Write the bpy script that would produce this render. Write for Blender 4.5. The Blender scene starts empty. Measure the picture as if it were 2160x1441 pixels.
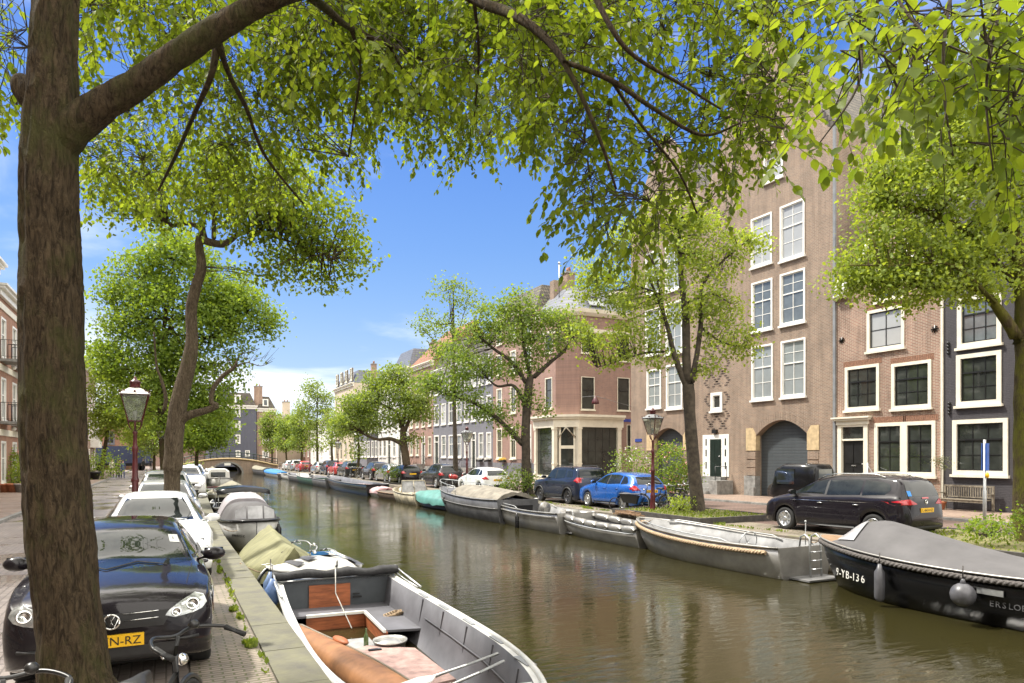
import bpy, bmesh, math, random
from mathutils import Vector, Matrix, noise as mnoise
from mathutils.bvhtree import BVHTree
R=math.radians; PI=math.pi
random.seed(7)
S=bpy.context.scene
# ---------------------------------------------------------------- camera, sky, sun, exposure
FP=1480.0; TH=math.atan(730/FP); CT=math.cos(TH); ST=math.sin(TH); EYE=2.15; HZ=962.0
cam=bpy.data.cameras.new('camera'); co=bpy.data.objects.new('camera',cam); S.collection.objects.link(co)
co.location=(0,0,EYE); co.rotation_euler=(R(90),0,-TH)
cam.sensor_width=36; cam.lens=36*FP/2160; cam.shift_y=(HZ-720.5)/2160; cam.clip_start=.05; cam.clip_end=5000
S.camera=co
SUN_EL=57; SUN_AZ=-46          # degrees; azimuth measured from +Y towards +X
wd=bpy.data.worlds.new('World'); S.world=wd; wd.use_nodes=True
nt=wd.node_tree; nt.nodes.clear()
out=nt.nodes.new('ShaderNodeOutputWorld'); bg=nt.nodes.new('ShaderNodeBackground')
sky=nt.nodes.new('ShaderNodeTexSky'); sky.sky_type='NISHITA'; sky.sun_disc=False
sky.sun_elevation=R(SUN_EL); sky.sun_rotation=R(SUN_AZ); sky.ozone_density=2.4; sky.dust_density=.6; sky.air_density=1.15
N_=nt.nodes.new; l=nt.links.new
def mth(op,a,b=None,c=None,clamp=False):
    q=N_('ShaderNodeMath'); q.operation=op; q.use_clamp=clamp
    for i,v in enumerate((a,b,c)):
        if v is None: continue
        if isinstance(v,(int,float)): q.inputs[i].default_value=v
        else: l(v,q.inputs[i])
    return q.outputs[0]
def rng_(v,a,b,c=0,d=1):
    q=N_('ShaderNodeMapRange'); q.interpolation_type='SMOOTHSTEP'; l(v,q.inputs[0])
    for i,k in enumerate((a,b,c,d)): q.inputs[i+1].default_value=k
    return q.outputs[0]
def mixc(f,a,b):
    q=N_('ShaderNodeMixRGB')
    for i,v in ((0,f),(1,a),(2,b)):
        if isinstance(v,(int,float)): q.inputs[i].default_value=v
        elif isinstance(v,tuple): q.inputs[i].default_value=(*v,1)
        else: l(v,q.inputs[i])
    return q.outputs[0]
tc=N_('ShaderNodeTexCoord'); sx=N_('ShaderNodeSeparateXYZ'); l(tc.outputs['Generated'],sx.inputs[0])
# blue of the air by height over the horizon, mixed with the physical sky
rp=N_('ShaderNodeValToRGB'); rp.color_ramp.interpolation='B_SPLINE'; E_=rp.color_ramp.elements
E_[0].position=0; E_[0].color=(.52,.68,.86,1); E_[1].position=1; E_[1].color=(.02,.12,.55,1)
for p_,c_ in ((.12,(.34,.55,.90,1)),(.28,(.14,.37,.90,1)),(.50,(.045,.19,.80,1))): q=E_.new(p_); q.color=c_
l(mth('MAXIMUM',sx.outputs[2],0),rp.inputs[0])
sc=N_('ShaderNodeVectorMath'); sc.operation='SCALE'; l(rp.outputs[0],sc.inputs[0]); sc.inputs['Scale'].default_value=4.3
base=mixc(.80,sky.outputs[0],sc.outputs[0])
mp=N_('ShaderNodeMapping'); mp.inputs['Scale'].default_value=(1.5,1.0,4.5); mp.inputs['Rotation'].default_value=(0,R(14),0); mp.inputs['Location'].default_value=(.35,.1,0); l(tc.outputs['Generated'],mp.inputs[0])
nz=N_('ShaderNodeTexNoise'); nz.inputs['Scale'].default_value=1.7; nz.inputs['Detail'].default_value=8; nz.inputs['Roughness'].default_value=.55; nz.inputs['Distortion'].default_value=.5; l(mp.outputs[0],nz.inputs['Vector'])
wisp=mth('MULTIPLY',rng_(nz.outputs[0],.50,.74),.60)
low=mth('MULTIPLY',rng_(sx.outputs[2],.24,.07),rng_(nz.outputs[0],.42,.56,.05,.95))
# bright cloud banks added overhead and behind the camera as fill light
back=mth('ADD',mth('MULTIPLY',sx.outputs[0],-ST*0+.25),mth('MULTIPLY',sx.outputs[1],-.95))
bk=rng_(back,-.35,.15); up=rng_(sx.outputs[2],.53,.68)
nz2=N_('ShaderNodeTexNoise'); nz2.inputs['Scale'].default_value=2.6; nz2.inputs['Detail'].default_value=7; nz2.inputs['Roughness'].default_value=.6; l(tc.outputs['Generated'],nz2.inputs['Vector'])
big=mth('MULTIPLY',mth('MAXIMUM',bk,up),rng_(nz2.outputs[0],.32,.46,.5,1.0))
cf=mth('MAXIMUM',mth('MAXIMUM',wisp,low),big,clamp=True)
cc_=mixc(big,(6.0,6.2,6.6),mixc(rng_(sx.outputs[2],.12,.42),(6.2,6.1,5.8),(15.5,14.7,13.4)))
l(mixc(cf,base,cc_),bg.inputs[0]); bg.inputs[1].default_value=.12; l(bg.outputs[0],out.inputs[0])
sl=bpy.data.lights.new('sun','SUN'); sl.energy=3.7; sl.angle=R(4.0); sl.color=(1,.95,.86)
so=bpy.data.objects.new('sun',sl); S.collection.objects.link(so)
_a=R(SUN_AZ); _e=R(SUN_EL); SD=Vector((math.sin(_a)*math.cos(_e),math.cos(_a)*math.cos(_e),math.sin(_e)))
so.rotation_euler=SD.to_track_quat('Z','Y').to_euler(); so.location=(0,0,60)
S.view_settings.view_transform='Standard'; S.view_settings.look='None'; S.view_settings.exposure=.95; S.view_settings.gamma=1
S.cycles.max_bounces=6; S.cycles.diffuse_bounces=3; S.cycles.glossy_bounces=3; S.cycles.transmission_bounces=4; S.cycles.transparent_max_bounces=6
S.cycles.use_denoising=True; S.cycles.caustics_reflective=False; S.cycles.caustics_refractive=False
# ---------------------------------------------------------------- measuring the photograph: pixel -> metres
def W(px,py,D):
    t=(px-1080)/FP; return Vector((D*(t*CT+ST), D*(CT-t*ST), EYE-(py-HZ)*D/FP))
def G(px,py,z=0.0):
    return W(px,py,FP*(EYE-z)/(py-HZ))
def onX(px,X,py=HZ):
    t=(px-1080)/FP; D=X/(t*CT+ST); return D*(CT-t*ST), EYE-(py-HZ)*D/FP
def onY(px,Y,py=HZ):
    t=(px-1080)/FP; D=Y/(CT-t*ST); return D*(t*CT+ST), EYE-(py-HZ)*D/FP
def proj(v):
    D=v.x*ST+v.y*CT; L=v.x*CT-v.y*ST
    if D<=.05: return -9999,-9999,D
    return 1080+FP*L/D, HZ-FP*(v.z-EYE)/D, D
# ---------------------------------------------------------------- objects
C=S.collection
MW={}
def tag(o,label=None,cat=None,group=None,kind=None):
    if label: o['label']=label
    if cat: o['category']=cat
    if group: o['group']=group
    if kind: o['kind']=kind
    return o
def thing(name,label,cat,loc=(0,0,0),rz=0,group=None):
    o=bpy.data.objects.new(name,None); C.objects.link(o); o.empty_display_size=.2
    o.location=loc; o.rotation_euler=(0,0,rz)
    MW[o.name]=Matrix.Translation(Vector(loc))@Matrix.Rotation(rz,4,'Z')
    return tag(o,label,cat,group)
def copy_tree(o,parent=None):
    c=o.copy(); C.objects.link(c); c.parent=parent
    for ch in list(o.children): copy_tree(ch,c)
    return c
def place(o,loc,rz,label=None,group=None):
    o.location=loc; o.rotation_euler=(0,0,rz)
    return tag(o,label,None,group)
def basis(d):
    d=Vector(d).normalized(); a=Vector((0,0,1)) if abs(d.z)<.95 else Vector((1,0,0))
    x=d.cross(a).normalized(); return x,x.cross(d).normalized(),d
class MB:
    def __init__(s,smooth=False): s.v=[];s.f=[];s.m=[];s.sm=[];s.smooth=smooth;s.k=0
    def add(s,vs,fs,m=None,sm=None):
        b=len(s.v); s.v.extend(Vector(q) for q in vs)
        for f in fs: s.f.append([b+i for i in f]); s.m.append(s.k if m is None else m); s.sm.append(s.smooth if sm is None else sm)
        return s
    def box(s,a,b,m=None,M=None):
        x0,y0,z0=a;x1,y1,z1=b
        vs=[(x0,y0,z0),(x1,y0,z0),(x1,y1,z0),(x0,y1,z0),(x0,y0,z1),(x1,y0,z1),(x1,y1,z1),(x0,y1,z1)]
        if M: vs=[M@Vector(q) for q in vs]
        return s.add(vs,[(0,3,2,1),(4,5,6,7),(0,1,5,4),(1,2,6,5),(2,3,7,6),(3,0,4,7)],m,False)
    def cbox(s,c,d,m=None,M=None):
        return s.box([c[i]-d[i]/2 for i in range(3)],[c[i]+d[i]/2 for i in range(3)],m,M)
    def poly(s,pts,m=None): return s.add(pts,[list(range(len(pts)))],m,False)
    def prism(s,pts,off,m=None):
        n=len(pts); off=Vector(off); a=[Vector(p) for p in pts]; b=[p+off for p in a]
        return s.add(a+b,[list(range(n))[::-1],list(range(n,2*n))]+[(i,(i+1)%n,n+(i+1)%n,n+i) for i in range(n)],m,False)
    def loft(s,rings,closed=True,caps=True,m=None,sm=True):
        n=len(rings[0]); vs=[q for r in rings for q in r]; fs=[]
        for i in range(len(rings)-1):
            for j in range(n if closed else n-1):
                k=(j+1)%n; fs.append((i*n+j,i*n+k,(i+1)*n+k,(i+1)*n+j))
        if caps and closed: fs.append(list(range(n))[::-1]); fs.append([(len(rings)-1)*n+j for j in range(n)])
        return s.add(vs,fs,m,sm)
    def tube(s,pts,r,n=6,m=None,caps=True,close=False):
        pts=[Vector(p) for p in pts]; N=len(pts)
        rs=r if isinstance(r,(list,tuple)) else [r]*N
        rings=[]; px=None
        for i in range(N):
            if close: d=pts[(i+1)%N]-pts[i-1]
            else: d=pts[min(i+1,N-1)]-pts[max(i-1,0)]
            if d.length<1e-7: d=Vector((0,0,1))
            d.normalize()
            if px is None: x,y,_=basis(d)
            else:
                x=px-d*px.dot(d)
                if x.length<1e-5: x,y,_=basis(d)
                x.normalize(); y=d.cross(x)
            px=x
            rings.append([pts[i]+(x*math.cos(2*PI*j/n)+y*math.sin(2*PI*j/n))*rs[i] for j in range(n)])
        if close: rings.append(rings[0]); caps=False
        return s.loft(rings,True,caps,m,n>4)
    def lathe(s,prof,n=16,M=None,m=None,sm=True):
        rings=[]
        for r,z in prof:
            ring=[Vector((r*math.cos(2*PI*j/n),r*math.sin(2*PI*j/n),z)) for j in range(n)]
            rings.append([M@q for q in ring] if M else ring)
        return s.loft(rings,True,True,m,sm)
    def blob(s,c,r,n=10,m=None,M=None):
        c=Vector(c); rr=Vector(r) if not isinstance(r,(int,float)) else Vector((r,r,r))
        rings=[]
        for i in range(n//2+1):
            a=-PI/2+PI*i/(n//2); ca=max(math.cos(a),.02)
            q=[c+Vector((rr.x*ca*math.cos(2*PI*j/n),rr.y*ca*math.sin(2*PI*j/n),rr.z*math.sin(a))) for j in range(n)]
            rings.append([M@p for p in q] if M else q)
        return s.loft(rings,True,True,m,True)
    def xf(s,M): s.v=[M@q for q in s.v]; return s
    def build(s,name,mats,parent=None,world=False,bevel=0,jit=0):
        me=bpy.data.meshes.new(name); vs=s.v
        if world and parent is not None:
            Mi=MW[parent.name].inverted(); vs=[Mi@q for q in vs]
        me.from_pydata([tuple(q) for q in vs],[],s.f)
        if not isinstance(mats,(list,tuple)): mats=[mats]
        for q in mats: me.materials.append(q)
        me.polygons.foreach_set('material_index',s.m); me.polygons.foreach_set('use_smooth',s.sm)
        me.update()
        o=bpy.data.objects.new(name,me); C.objects.link(o)
        if parent is not None: o.parent=parent; MW[o.name]=MW.get(parent.name,Matrix.Identity(4))
        if bevel:
            md=o.modifiers.new('bevel','BEVEL'); md.width=bevel; md.segments=2; md.limit_method='ANGLE'; md.angle_limit=R(50)
        return o
def struct(name,mb,mat,kind='structure'):
    return tag(mb.build(name,mat),kind=kind)
def recalc(o):
    bm=bmesh.new(); bm.from_mesh(o.data); bmesh.ops.recalc_face_normals(bm,faces=bm.faces); bm.to_mesh(o.data); bm.free()
def text(s,size,name,mat,parent,M,ext=.002,align='CENTER',sx=1):
    cu=bpy.data.curves.new(name,'FONT'); cu.body=s; cu.size=size; cu.extrude=ext; cu.align_x=align; cu.align_y='CENTER'; cu.resolution_u=2
    t=bpy.data.objects.new(name,cu); C.objects.link(t)
    bpy.context.view_layer.update()
    dg=bpy.context.evaluated_depsgraph_get(); me=bpy.data.meshes.new_from_object(t.evaluated_get(dg))
    bpy.data.objects.remove(t); me.materials.clear(); me.materials.append(mat)
    me.transform(M@Matrix.Diagonal((sx,1,1,1))); o=bpy.data.objects.new(name,me); C.objects.link(o)
    if parent is not None: o.parent=parent
    return o
def fit_text(s,width,height,name,mat,parent,M):
    """one mesh of lettering scaled to an exact width and height"""
    o=text(s,1,name,mat,parent,Matrix.Identity(4),.002); me=o.data; xs=[v.co.x for v in me.vertices]; ys=[v.co.y for v in me.vertices]
    cx=(max(xs)+min(xs))/2; cy=(max(ys)+min(ys))/2
    me.transform(M@Matrix.Diagonal((width/(max(xs)-min(xs)),height/(max(ys)-min(ys)),1,1))@Matrix.Translation((-cx,-cy,0))); return o
# ---------------------------------------------------------------- materials
def nodes(name):
    m=bpy.data.materials.new(name); m.use_nodes=True; n=m.node_tree; return m,n,n.nodes['Principled BSDF']
def pm(name,col,rough=.6,metal=0,var=.18,scale=3,bump=.0,bscale=None,coat=0,spec=.5,stretch=(1,1,1),col2=None):
    m,n,p=nodes(name); L=n.links.new
    t=n.nodes.new('ShaderNodeTexCoord'); mp=n.nodes.new('ShaderNodeMapping'); mp.inputs['Scale'].default_value=stretch
    z=n.nodes.new('ShaderNodeTexNoise'); z.inputs['Scale'].default_value=scale; z.inputs['Detail'].default_value=6; z.inputs['Roughness'].default_value=.6
    L(t.outputs['Object'],mp.inputs[0]); L(mp.outputs[0],z.inputs['Vector'])
    c=n.nodes.new('ShaderNodeMixRGB'); a=tuple(max(0,q*(1-var*1.6)) for q in col); b=tuple(min(1,q*(1+var)) for q in col)
    if col2: b=col2
    rp=n.nodes.new('ShaderNodeMapRange'); rp.inputs[1].default_value=.32; rp.inputs[2].default_value=.68; L(z.outputs[0],rp.inputs[0])
    c.inputs[1].default_value=(*a,1); c.inputs[2].default_value=(*b,1); L(rp.outputs[0],c.inputs[0]); L(c.outputs[0],p.inputs['Base Color'])
    p.inputs['Roughness'].default_value=rough; p.inputs['Metallic'].default_value=metal; p.inputs['Specular IOR Level'].default_value=spec
    if coat: p.inputs['Coat Weight'].default_value=coat; p.inputs['Coat Roughness'].default_value=.03
    if bump:
        z2=n.nodes.new('ShaderNodeTexNoise'); z2.inputs['Scale'].default_value=bscale or scale*4; z2.inputs['Detail'].default_value=5
        L(mp.outputs[0],z2.inputs['Vector']); bp=n.nodes.new('ShaderNodeBump'); bp.inputs['Strength'].default_value=bump; bp.inputs['Distance'].default_value=.03
        L(z2.outputs[0],bp.inputs['Height']); L(bp.outputs[0],p.inputs['Normal'])
    return m
def brick(name,c1,c2,mortar,bw=.22,bh=.065,ms=.009,rough=.85,flat=False,bump=.5,wet=0,rot=0,dirt=.25,moss=None):
    m,n,p=nodes(name); L=n.links.new
    t=n.nodes.new('ShaderNodeTexCoord'); s=n.nodes.new('ShaderNodeSeparateXYZ'); cb=n.nodes.new('ShaderNodeCombineXYZ')
    L(t.outputs['Object'],s.inputs[0])
    if flat:
        mp=n.nodes.new('ShaderNodeMapping'); mp.inputs['Rotation'].default_value=(0,0,rot); L(t.outputs['Object'],mp.inputs[0]); vec=mp.outputs[0]
    else:
        a=n.nodes.new('ShaderNodeMath'); a.operation='ADD'; L(s.outputs[0],a.inputs[0]); L(s.outputs[1],a.inputs[1]); L(a.outputs[0],cb.inputs[0]); L(s.outputs[2],cb.inputs[1]); vec=cb.outputs[0]
    b=n.nodes.new('ShaderNodeTexBrick'); b.inputs['Scale'].default_value=1; b.inputs['Brick Width'].default_value=bw; b.inputs['Row Height'].default_value=bh
    b.inputs['Mortar Size'].default_value=ms; b.inputs['Mortar Smooth'].default_value=.3; b.inputs['Bias'].default_value=-.1
    b.inputs['Color1'].default_value=(*c1,1); b.inputs['Color2'].default_value=(*c2,1); b.inputs['Mortar'].default_value=(*mortar,1)
    L(vec,b.inputs['Vector'])
    z=n.nodes.new('ShaderNodeTexNoise'); z.inputs['Scale'].default_value=.7; z.inputs['Detail'].default_value=8; z.inputs['Roughness'].default_value=.65; L(t.outputs['Object'],z.inputs['Vector'])
    mr=n.nodes.new('ShaderNodeMapRange'); mr.inputs[1].default_value=.3; mr.inputs[2].default_value=.7; mr.inputs[3].default_value=1-dirt; mr.inputs[4].default_value=1+dirt*.6; L(z.outputs[0],mr.inputs[0])
    mu=n.nodes.new('ShaderNodeVectorMath'); mu.operation='SCALE'; L(b.outputs[0],mu.inputs[0]); L(mr.outputs[0],mu.inputs['Scale'])
    if not flat:
        mq=n.nodes.new('ShaderNodeMapping'); mq.inputs['Scale'].default_value=(2.2,2.2,.22); L(t.outputs['Object'],mq.inputs[0]); zq=n.nodes.new('ShaderNodeTexNoise'); zq.inputs['Scale'].default_value=1.3; zq.inputs['Detail'].default_value=9; zq.inputs['Roughness'].default_value=.7; L(mq.outputs[0],zq.inputs['Vector'])
        rq=n.nodes.new('ShaderNodeMapRange'); rq.inputs[1].default_value=.34; rq.inputs[2].default_value=.58; rq.inputs[3].default_value=1-dirt*1.1; rq.inputs[4].default_value=1.04; L(zq.outputs[0],rq.inputs[0])
        mv=n.nodes.new('ShaderNodeVectorMath'); mv.operation='SCALE'; L(mu.outputs[0],mv.inputs[0]); L(rq.outputs[0],mv.inputs['Scale']); mu=mv
    last=mu.outputs[0]
    if moss:
        z3=n.nodes.new('ShaderNodeTexNoise'); z3.inputs['Scale'].default_value=2.3; z3.inputs['Detail'].default_value=9; z3.inputs['Roughness'].default_value=.7; L(t.outputs['Object'],z3.inputs['Vector'])
        r3=n.nodes.new('ShaderNodeMapRange'); r3.inputs[1].default_value=moss[3]; r3.inputs[2].default_value=moss[3]+.12; r3.inputs[4].default_value=.85; L(z3.outputs[0],r3.inputs[0])
        m3=n.nodes.new('ShaderNodeMixRGB'); m3.inputs[2].default_value=(*moss[:3],1); L(r3.outputs[0],m3.inputs[0]); L(last,m3.inputs[1]); last=m3.outputs[0]
    L(last,p.inputs['Base Color']); p.inputs['Roughness'].default_value=rough
    if wet:
        z2=n.nodes.new('ShaderNodeTexNoise'); z2.inputs['Scale'].default_value=.55; z2.inputs['Detail'].default_value=5; L(t.outputs['Object'],z2.inputs['Vector'])
        r2=n.nodes.new('ShaderNodeMapRange'); r2.inputs[1].default_value=.42; r2.inputs[2].default_value=.62; r2.inputs[3].default_value=rough; r2.inputs[4].default_value=wet; L(z2.outputs[0],r2.inputs[0]); L(r2.outputs[0],p.inputs['Roughness'])
    bp=n.nodes.new('ShaderNodeBump'); bp.inputs['Strength'].default_value=bump; bp.inputs['Distance'].default_value=.012; bp.invert=True
    L(b.outputs['Fac'],bp.inputs['Height']); L(bp.outputs[0],p.inputs['Normal'])
    return m
def leafmat(name,c1,c2,trans=.5):
    m,n,p=nodes(name); L=n.links.new
    g=n.nodes.new('ShaderNodeNewGeometry'); r=n.nodes.new('ShaderNodeMixRGB'); r.inputs[1].default_value=(*c1,1); r.inputs[2].default_value=(*c2,1)
    L(g.outputs['Random Per Island'],r.inputs[0]); L(r.outputs[0],p.inputs['Base Color']); p.inputs['Roughness'].default_value=.5; p.inputs['Specular IOR Level'].default_value=.25
    tr=n.nodes.new('ShaderNodeBsdfTranslucent'); v=n.nodes.new('ShaderNodeMixRGB'); v.blend_type='MULTIPLY'; v.inputs[0].default_value=1; v.inputs[2].default_value=(1.95,1.8,.6,1); L(r.outputs[0],v.inputs[1]); L(v.outputs[0],tr.inputs[0])
    ms=n.nodes.new('ShaderNodeMixShader'); ms.inputs[0].default_value=trans; o=n.nodes['Material Output']
    L(p.outputs[0],ms.inputs[1]); L(tr.outputs[0],ms.inputs[2]); L(ms.outputs[0],o.inputs[0])
    return m
def glassmat(name,col,rough=.03,spec=.8,var=.3,scale=1.2):
    m=pm(name,col,rough,0,var,scale,spec=spec); return m
WHITE=pm('white_paint',(.78,.77,.72),.45,var=.05,scale=2)
def barkmat(name,c1,c2,moss,mf,sc=1.0):
    m,n,p=nodes(name); L=n.links.new; t=n.nodes.new('ShaderNodeTexCoord')
    def nz(s_,st,det=6,ro=.6,di=0):
        mp=n.nodes.new('ShaderNodeMapping'); mp.inputs['Scale'].default_value=st; L(t.outputs['Object'],mp.inputs[0]); z=n.nodes.new('ShaderNodeTexNoise'); z.inputs['Scale'].default_value=s_; z.inputs['Detail'].default_value=det; z.inputs['Roughness'].default_value=ro; z.inputs['Distortion'].default_value=di; L(mp.outputs[0],z.inputs['Vector']); return z.outputs[0]
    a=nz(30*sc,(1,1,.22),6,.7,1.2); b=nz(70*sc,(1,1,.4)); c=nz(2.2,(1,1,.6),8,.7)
    def rg(v,x,y,u=0,w=1):
        q=n.nodes.new('ShaderNodeMapRange'); L(v,q.inputs[0]); 
        for i,k in enumerate((x,y,u,w)): q.inputs[i+1].default_value=k
        return q.outputs[0]
    def mx(f,x,y):
        q=n.nodes.new('ShaderNodeMixRGB'); L(f,q.inputs[0])
        for i,v in ((1,x),(2,y)):
            if isinstance(v,tuple): q.inputs[i].default_value=(*v,1)
            else: L(v,q.inputs[i])
        return q.outputs[0]
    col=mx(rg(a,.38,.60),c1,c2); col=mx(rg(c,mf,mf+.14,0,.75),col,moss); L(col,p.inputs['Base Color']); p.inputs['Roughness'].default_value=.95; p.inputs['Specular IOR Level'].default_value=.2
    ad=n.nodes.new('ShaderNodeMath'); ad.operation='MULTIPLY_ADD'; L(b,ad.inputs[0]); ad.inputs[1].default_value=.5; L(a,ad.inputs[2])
    bp=n.nodes.new('ShaderNodeBump'); bp.inputs['Strength'].default_value=1; bp.inputs['Distance'].default_value=.06; L(ad.outputs[0],bp.inputs['Height']); L(bp.outputs[0],p.inputs['Normal']); return m
CREAM=pm('cream_paint',(.72,.68,.56),.5,var=.07,scale=2)
BLACKP=pm('black_paint',(.014,.014,.014),.35,var=.2)
GREENDARK=pm('dark_green_paint',(.012,.022,.018),.28,var=.2)
PANE=glassmat('window_pane',(.035,.04,.035)); PANEC=glassmat('curtained_pane',(.36,.37,.37),.10,.7,.04,1.5)
PANEB=glassmat('blind_pane',(.24,.265,.27),.10,.7,.08,1.5); PANEG=glassmat('pale_pane',(.13,.15,.16),.05,.9,.25,.9)
STONE=pm('bluestone',(.24,.235,.22),.85,var=.25,scale=4,bump=.3); SAND=pm('sandstone',(.50,.38,.22),.9,var=.15,scale=5,bump=.2)
LEAD=pm('lead_grey',(.20,.21,.22),.6,var=.15); CHROME=pm('chrome',(.75,.75,.74),.12,1,.05)
STEEL=pm('galvanised_steel',(.45,.46,.46),.45,.7,.15,8); RUBBER=pm('rubber',(.018,.018,.018),.8,var=.2,scale=12)
WINE=pm('wine_red_enamel',(.085,.013,.016),.35,var=.25,scale=8); YELLOW=pm('plate_yellow',(.80,.47,.015),.4,var=.05); INK=pm('plate_ink',(.01,.01,.01),.5,var=.05)
# ---------------------------------------------------------------- setting: ground, quays, water, streets
WZ=-.72
LQ=[(1.37,-300),(1.37,-12),(1.37,0),(1.37,20),(1.56,28),(1.98,42),(2.66,70),(4.05,127),(4.3,160)]
RQ=[(14.8,-300),(14.8,-12),(14.8,0),(14.8,20),(14.8,28),(14.8,42),(14.9,70),(15.4,127),(15.6,160)]
def lerpl(P,y):
    for (a,b),(c,d) in zip(P,P[1:]):
        if b<=y<=d: return a+(c-a)*(y-b)/(d-b)
    return P[-1][0] if y>P[-1][1] else P[0][0]
lq=lambda y:lerpl(LQ,y)
rq=lambda y:lerpl(RQ,y)
M_ground=brick('street_clinker',(.32,.275,.245),(.25,.21,.185),(.17,.145,.125),.21,.105,.010,.5,True,.6,.10,PI/2,.3)
M_rstreet=brick('red_street_clinker',(.165,.105,.085),(.12,.078,.064),(.085,.068,.055),.21,.105,.010,.75,True,.5,.35,PI/2,.3)
M_side=brick('pavement_clinker',(.30,.215,.165),(.22,.155,.12),(.16,.13,.10),.21,.105,.008,.8,True,.4,.45,0,.25)
M_strip=brick('mossy_clinker',(.29,.235,.195),(.20,.165,.14),(.12,.12,.06),.20,.07,.012,.75,True,.8,.4,0,.35,(.075,.105,.02,.64))
M_cope=pm('quay_coping',(.235,.225,.19),.85,var=.35,scale=3.5,bump=.35,col2=(.16,.155,.10))
M_quay=brick('quay_brick',(.13,.10,.075),(.085,.07,.055),(.10,.10,.07),.22,.065,.01,.9,False,.6,0,0,.4,(.06,.075,.02,.54))
M_mosscope=brick('mossy_coping',(.21,.18,.145),(.17,.145,.12),(.11,.11,.06),1.1,.5,.012,.9,True,.4,0,0,.3,(.10,.105,.03,.52))
m,n,p=nodes('canal_water'); L=n.links.new
p.inputs['Base Color'].default_value=(.025,.022,.0075,1); p.inputs['Roughness'].default_value=.02; p.inputs['IOR'].default_value=1.33; p.inputs['Specular IOR Level'].default_value=.95
t=n.nodes.new('ShaderNodeTexCoord'); mp=n.nodes.new('ShaderNodeMapping'); mp.inputs['Rotation'].default_value=(0,0,TH); mp.inputs['Scale'].default_value=(.6,2.1,1)
z1=n.nodes.new('ShaderNodeTexNoise'); z1.inputs['Scale'].default_value=3.0; z1.inputs['Detail'].default_value=5; z1.inputs['Roughness'].default_value=.5; z1.inputs['Distortion'].default_value=.5
z2=n.nodes.new('ShaderNodeTexNoise'); z2.inputs['Scale'].default_value=.35; z2.inputs['Detail'].default_value=2
L(t.outputs['Object'],mp.inputs[0]); L(mp.outputs[0],z1.inputs['Vector']); L(t.outputs['Object'],z2.inputs['Vector'])
r2=n.nodes.new('ShaderNodeMapRange'); r2.inputs[1].default_value=.35; r2.inputs[2].default_value=.7; r2.inputs[3].default_value=.35; r2.inputs[4].default_value=1.2; L(z2.outputs[0],r2.inputs[0])
mm=n.nodes.new('ShaderNodeMath'); mm.operation='MULTIPLY'; L(z1.outputs[0],mm.inputs[0]); L(r2.outputs[0],mm.inputs[1])
bp=n.nodes.new('ShaderNodeBump'); bp.inputs['Strength'].default_value=.36; bp.inputs['Distance'].default_value=.034; L(mm.outputs[0],bp.inputs['Height']); L(bp.outputs[0],p.inputs['Normal'])
M_water=m
mb=MB()
for (a,b),(c,d) in zip(LQ,LQ[1:]): mb.poly([(-1500,b,0),(a,b,0),(c,d,0),(-1500,d,0)])
for (a,b),(c,d) in zip(RQ,RQ[1:]): mb.poly([(a,b,0),(1500,b,0),(1500,d,0),(c,d,0)])
mb.poly([(-1500,-1500,0),(1500,-1500,0),(1500,-300,0),(-1500,-300,0)]); mb.poly([(-1500,160,0),(1500,160,0),(1500,2500,0),(-1500,2500,0)])
struct('ground',mb,M_ground)
mb=MB(); mb.poly([(0,-60,WZ),(16.5,-60,WZ),(17,161,WZ),(3,161,WZ)]); struct('water',mb,M_water)
def strip(name,P,o0,o1,z,th,mat,y0=-12,y1=160,step=1.0,jz=0):
    mb=MB(); ys=[y0]
    while ys[-1]<y1: ys.append(min(y1,ys[-1]+step))
    for a,b in zip(ys,ys[1:]):
        xa,xb=lerpl(P,a),lerpl(P,b)
        mb.prism([(xa+o0,a,z-th),(xa+o1,a,z-th),(xb+o1,b-(.008 if jz else 0),z-th),(xb+o0,b-(.008 if jz else 0),z-th)],(0,0,th+(random.uniform(-jz,jz) if jz else 0)))
    return struct(name,mb,mat)
strip('quay_coping',LQ,-.42,.02,.035,.30,M_cope,step=1.25,jz=.004)
strip('quay_wall',LQ,-.25,0,-.26,1.2,M_quay,step=12)
strip('pavement_strip',LQ,-1.15,-.43,.012,.05,M_strip,step=12)
strip('quay_coping',RQ,-.03,.40,.03,.28,M_mosscope,step=1.15,jz=.005)
strip('quay_wall',RQ,0,.25,-.25,1.2,M_quay,step=12)
strip('pavement_strip',RQ,.41,2.2,.006,.05,M_strip,step=12)
strip('road',RQ,2.2,8.6,.004,.05,M_rstreet,step=12)
strip('kerb',RQ,8.6,8.78,.09,.2,STONE,step=1.0)
strip('pavement',RQ,8.78,12.8,.10,.2,M_side,step=12)
LK=[(-4.7,-300),(-4.7,0),(-4.7,50),(-4.6,160)]
strip('kerb',LK,-.16,0,.10,.2,STONE,step=1.0)
strip('pavement',LK,-3.6,-.16,.105,.2,M_side,step=12)
# canal end wall past the bridge
mb=MB(); mb.box((3,160,-2),(17,160.4,0)); struct('quay_wall',mb,M_quay)
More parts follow.
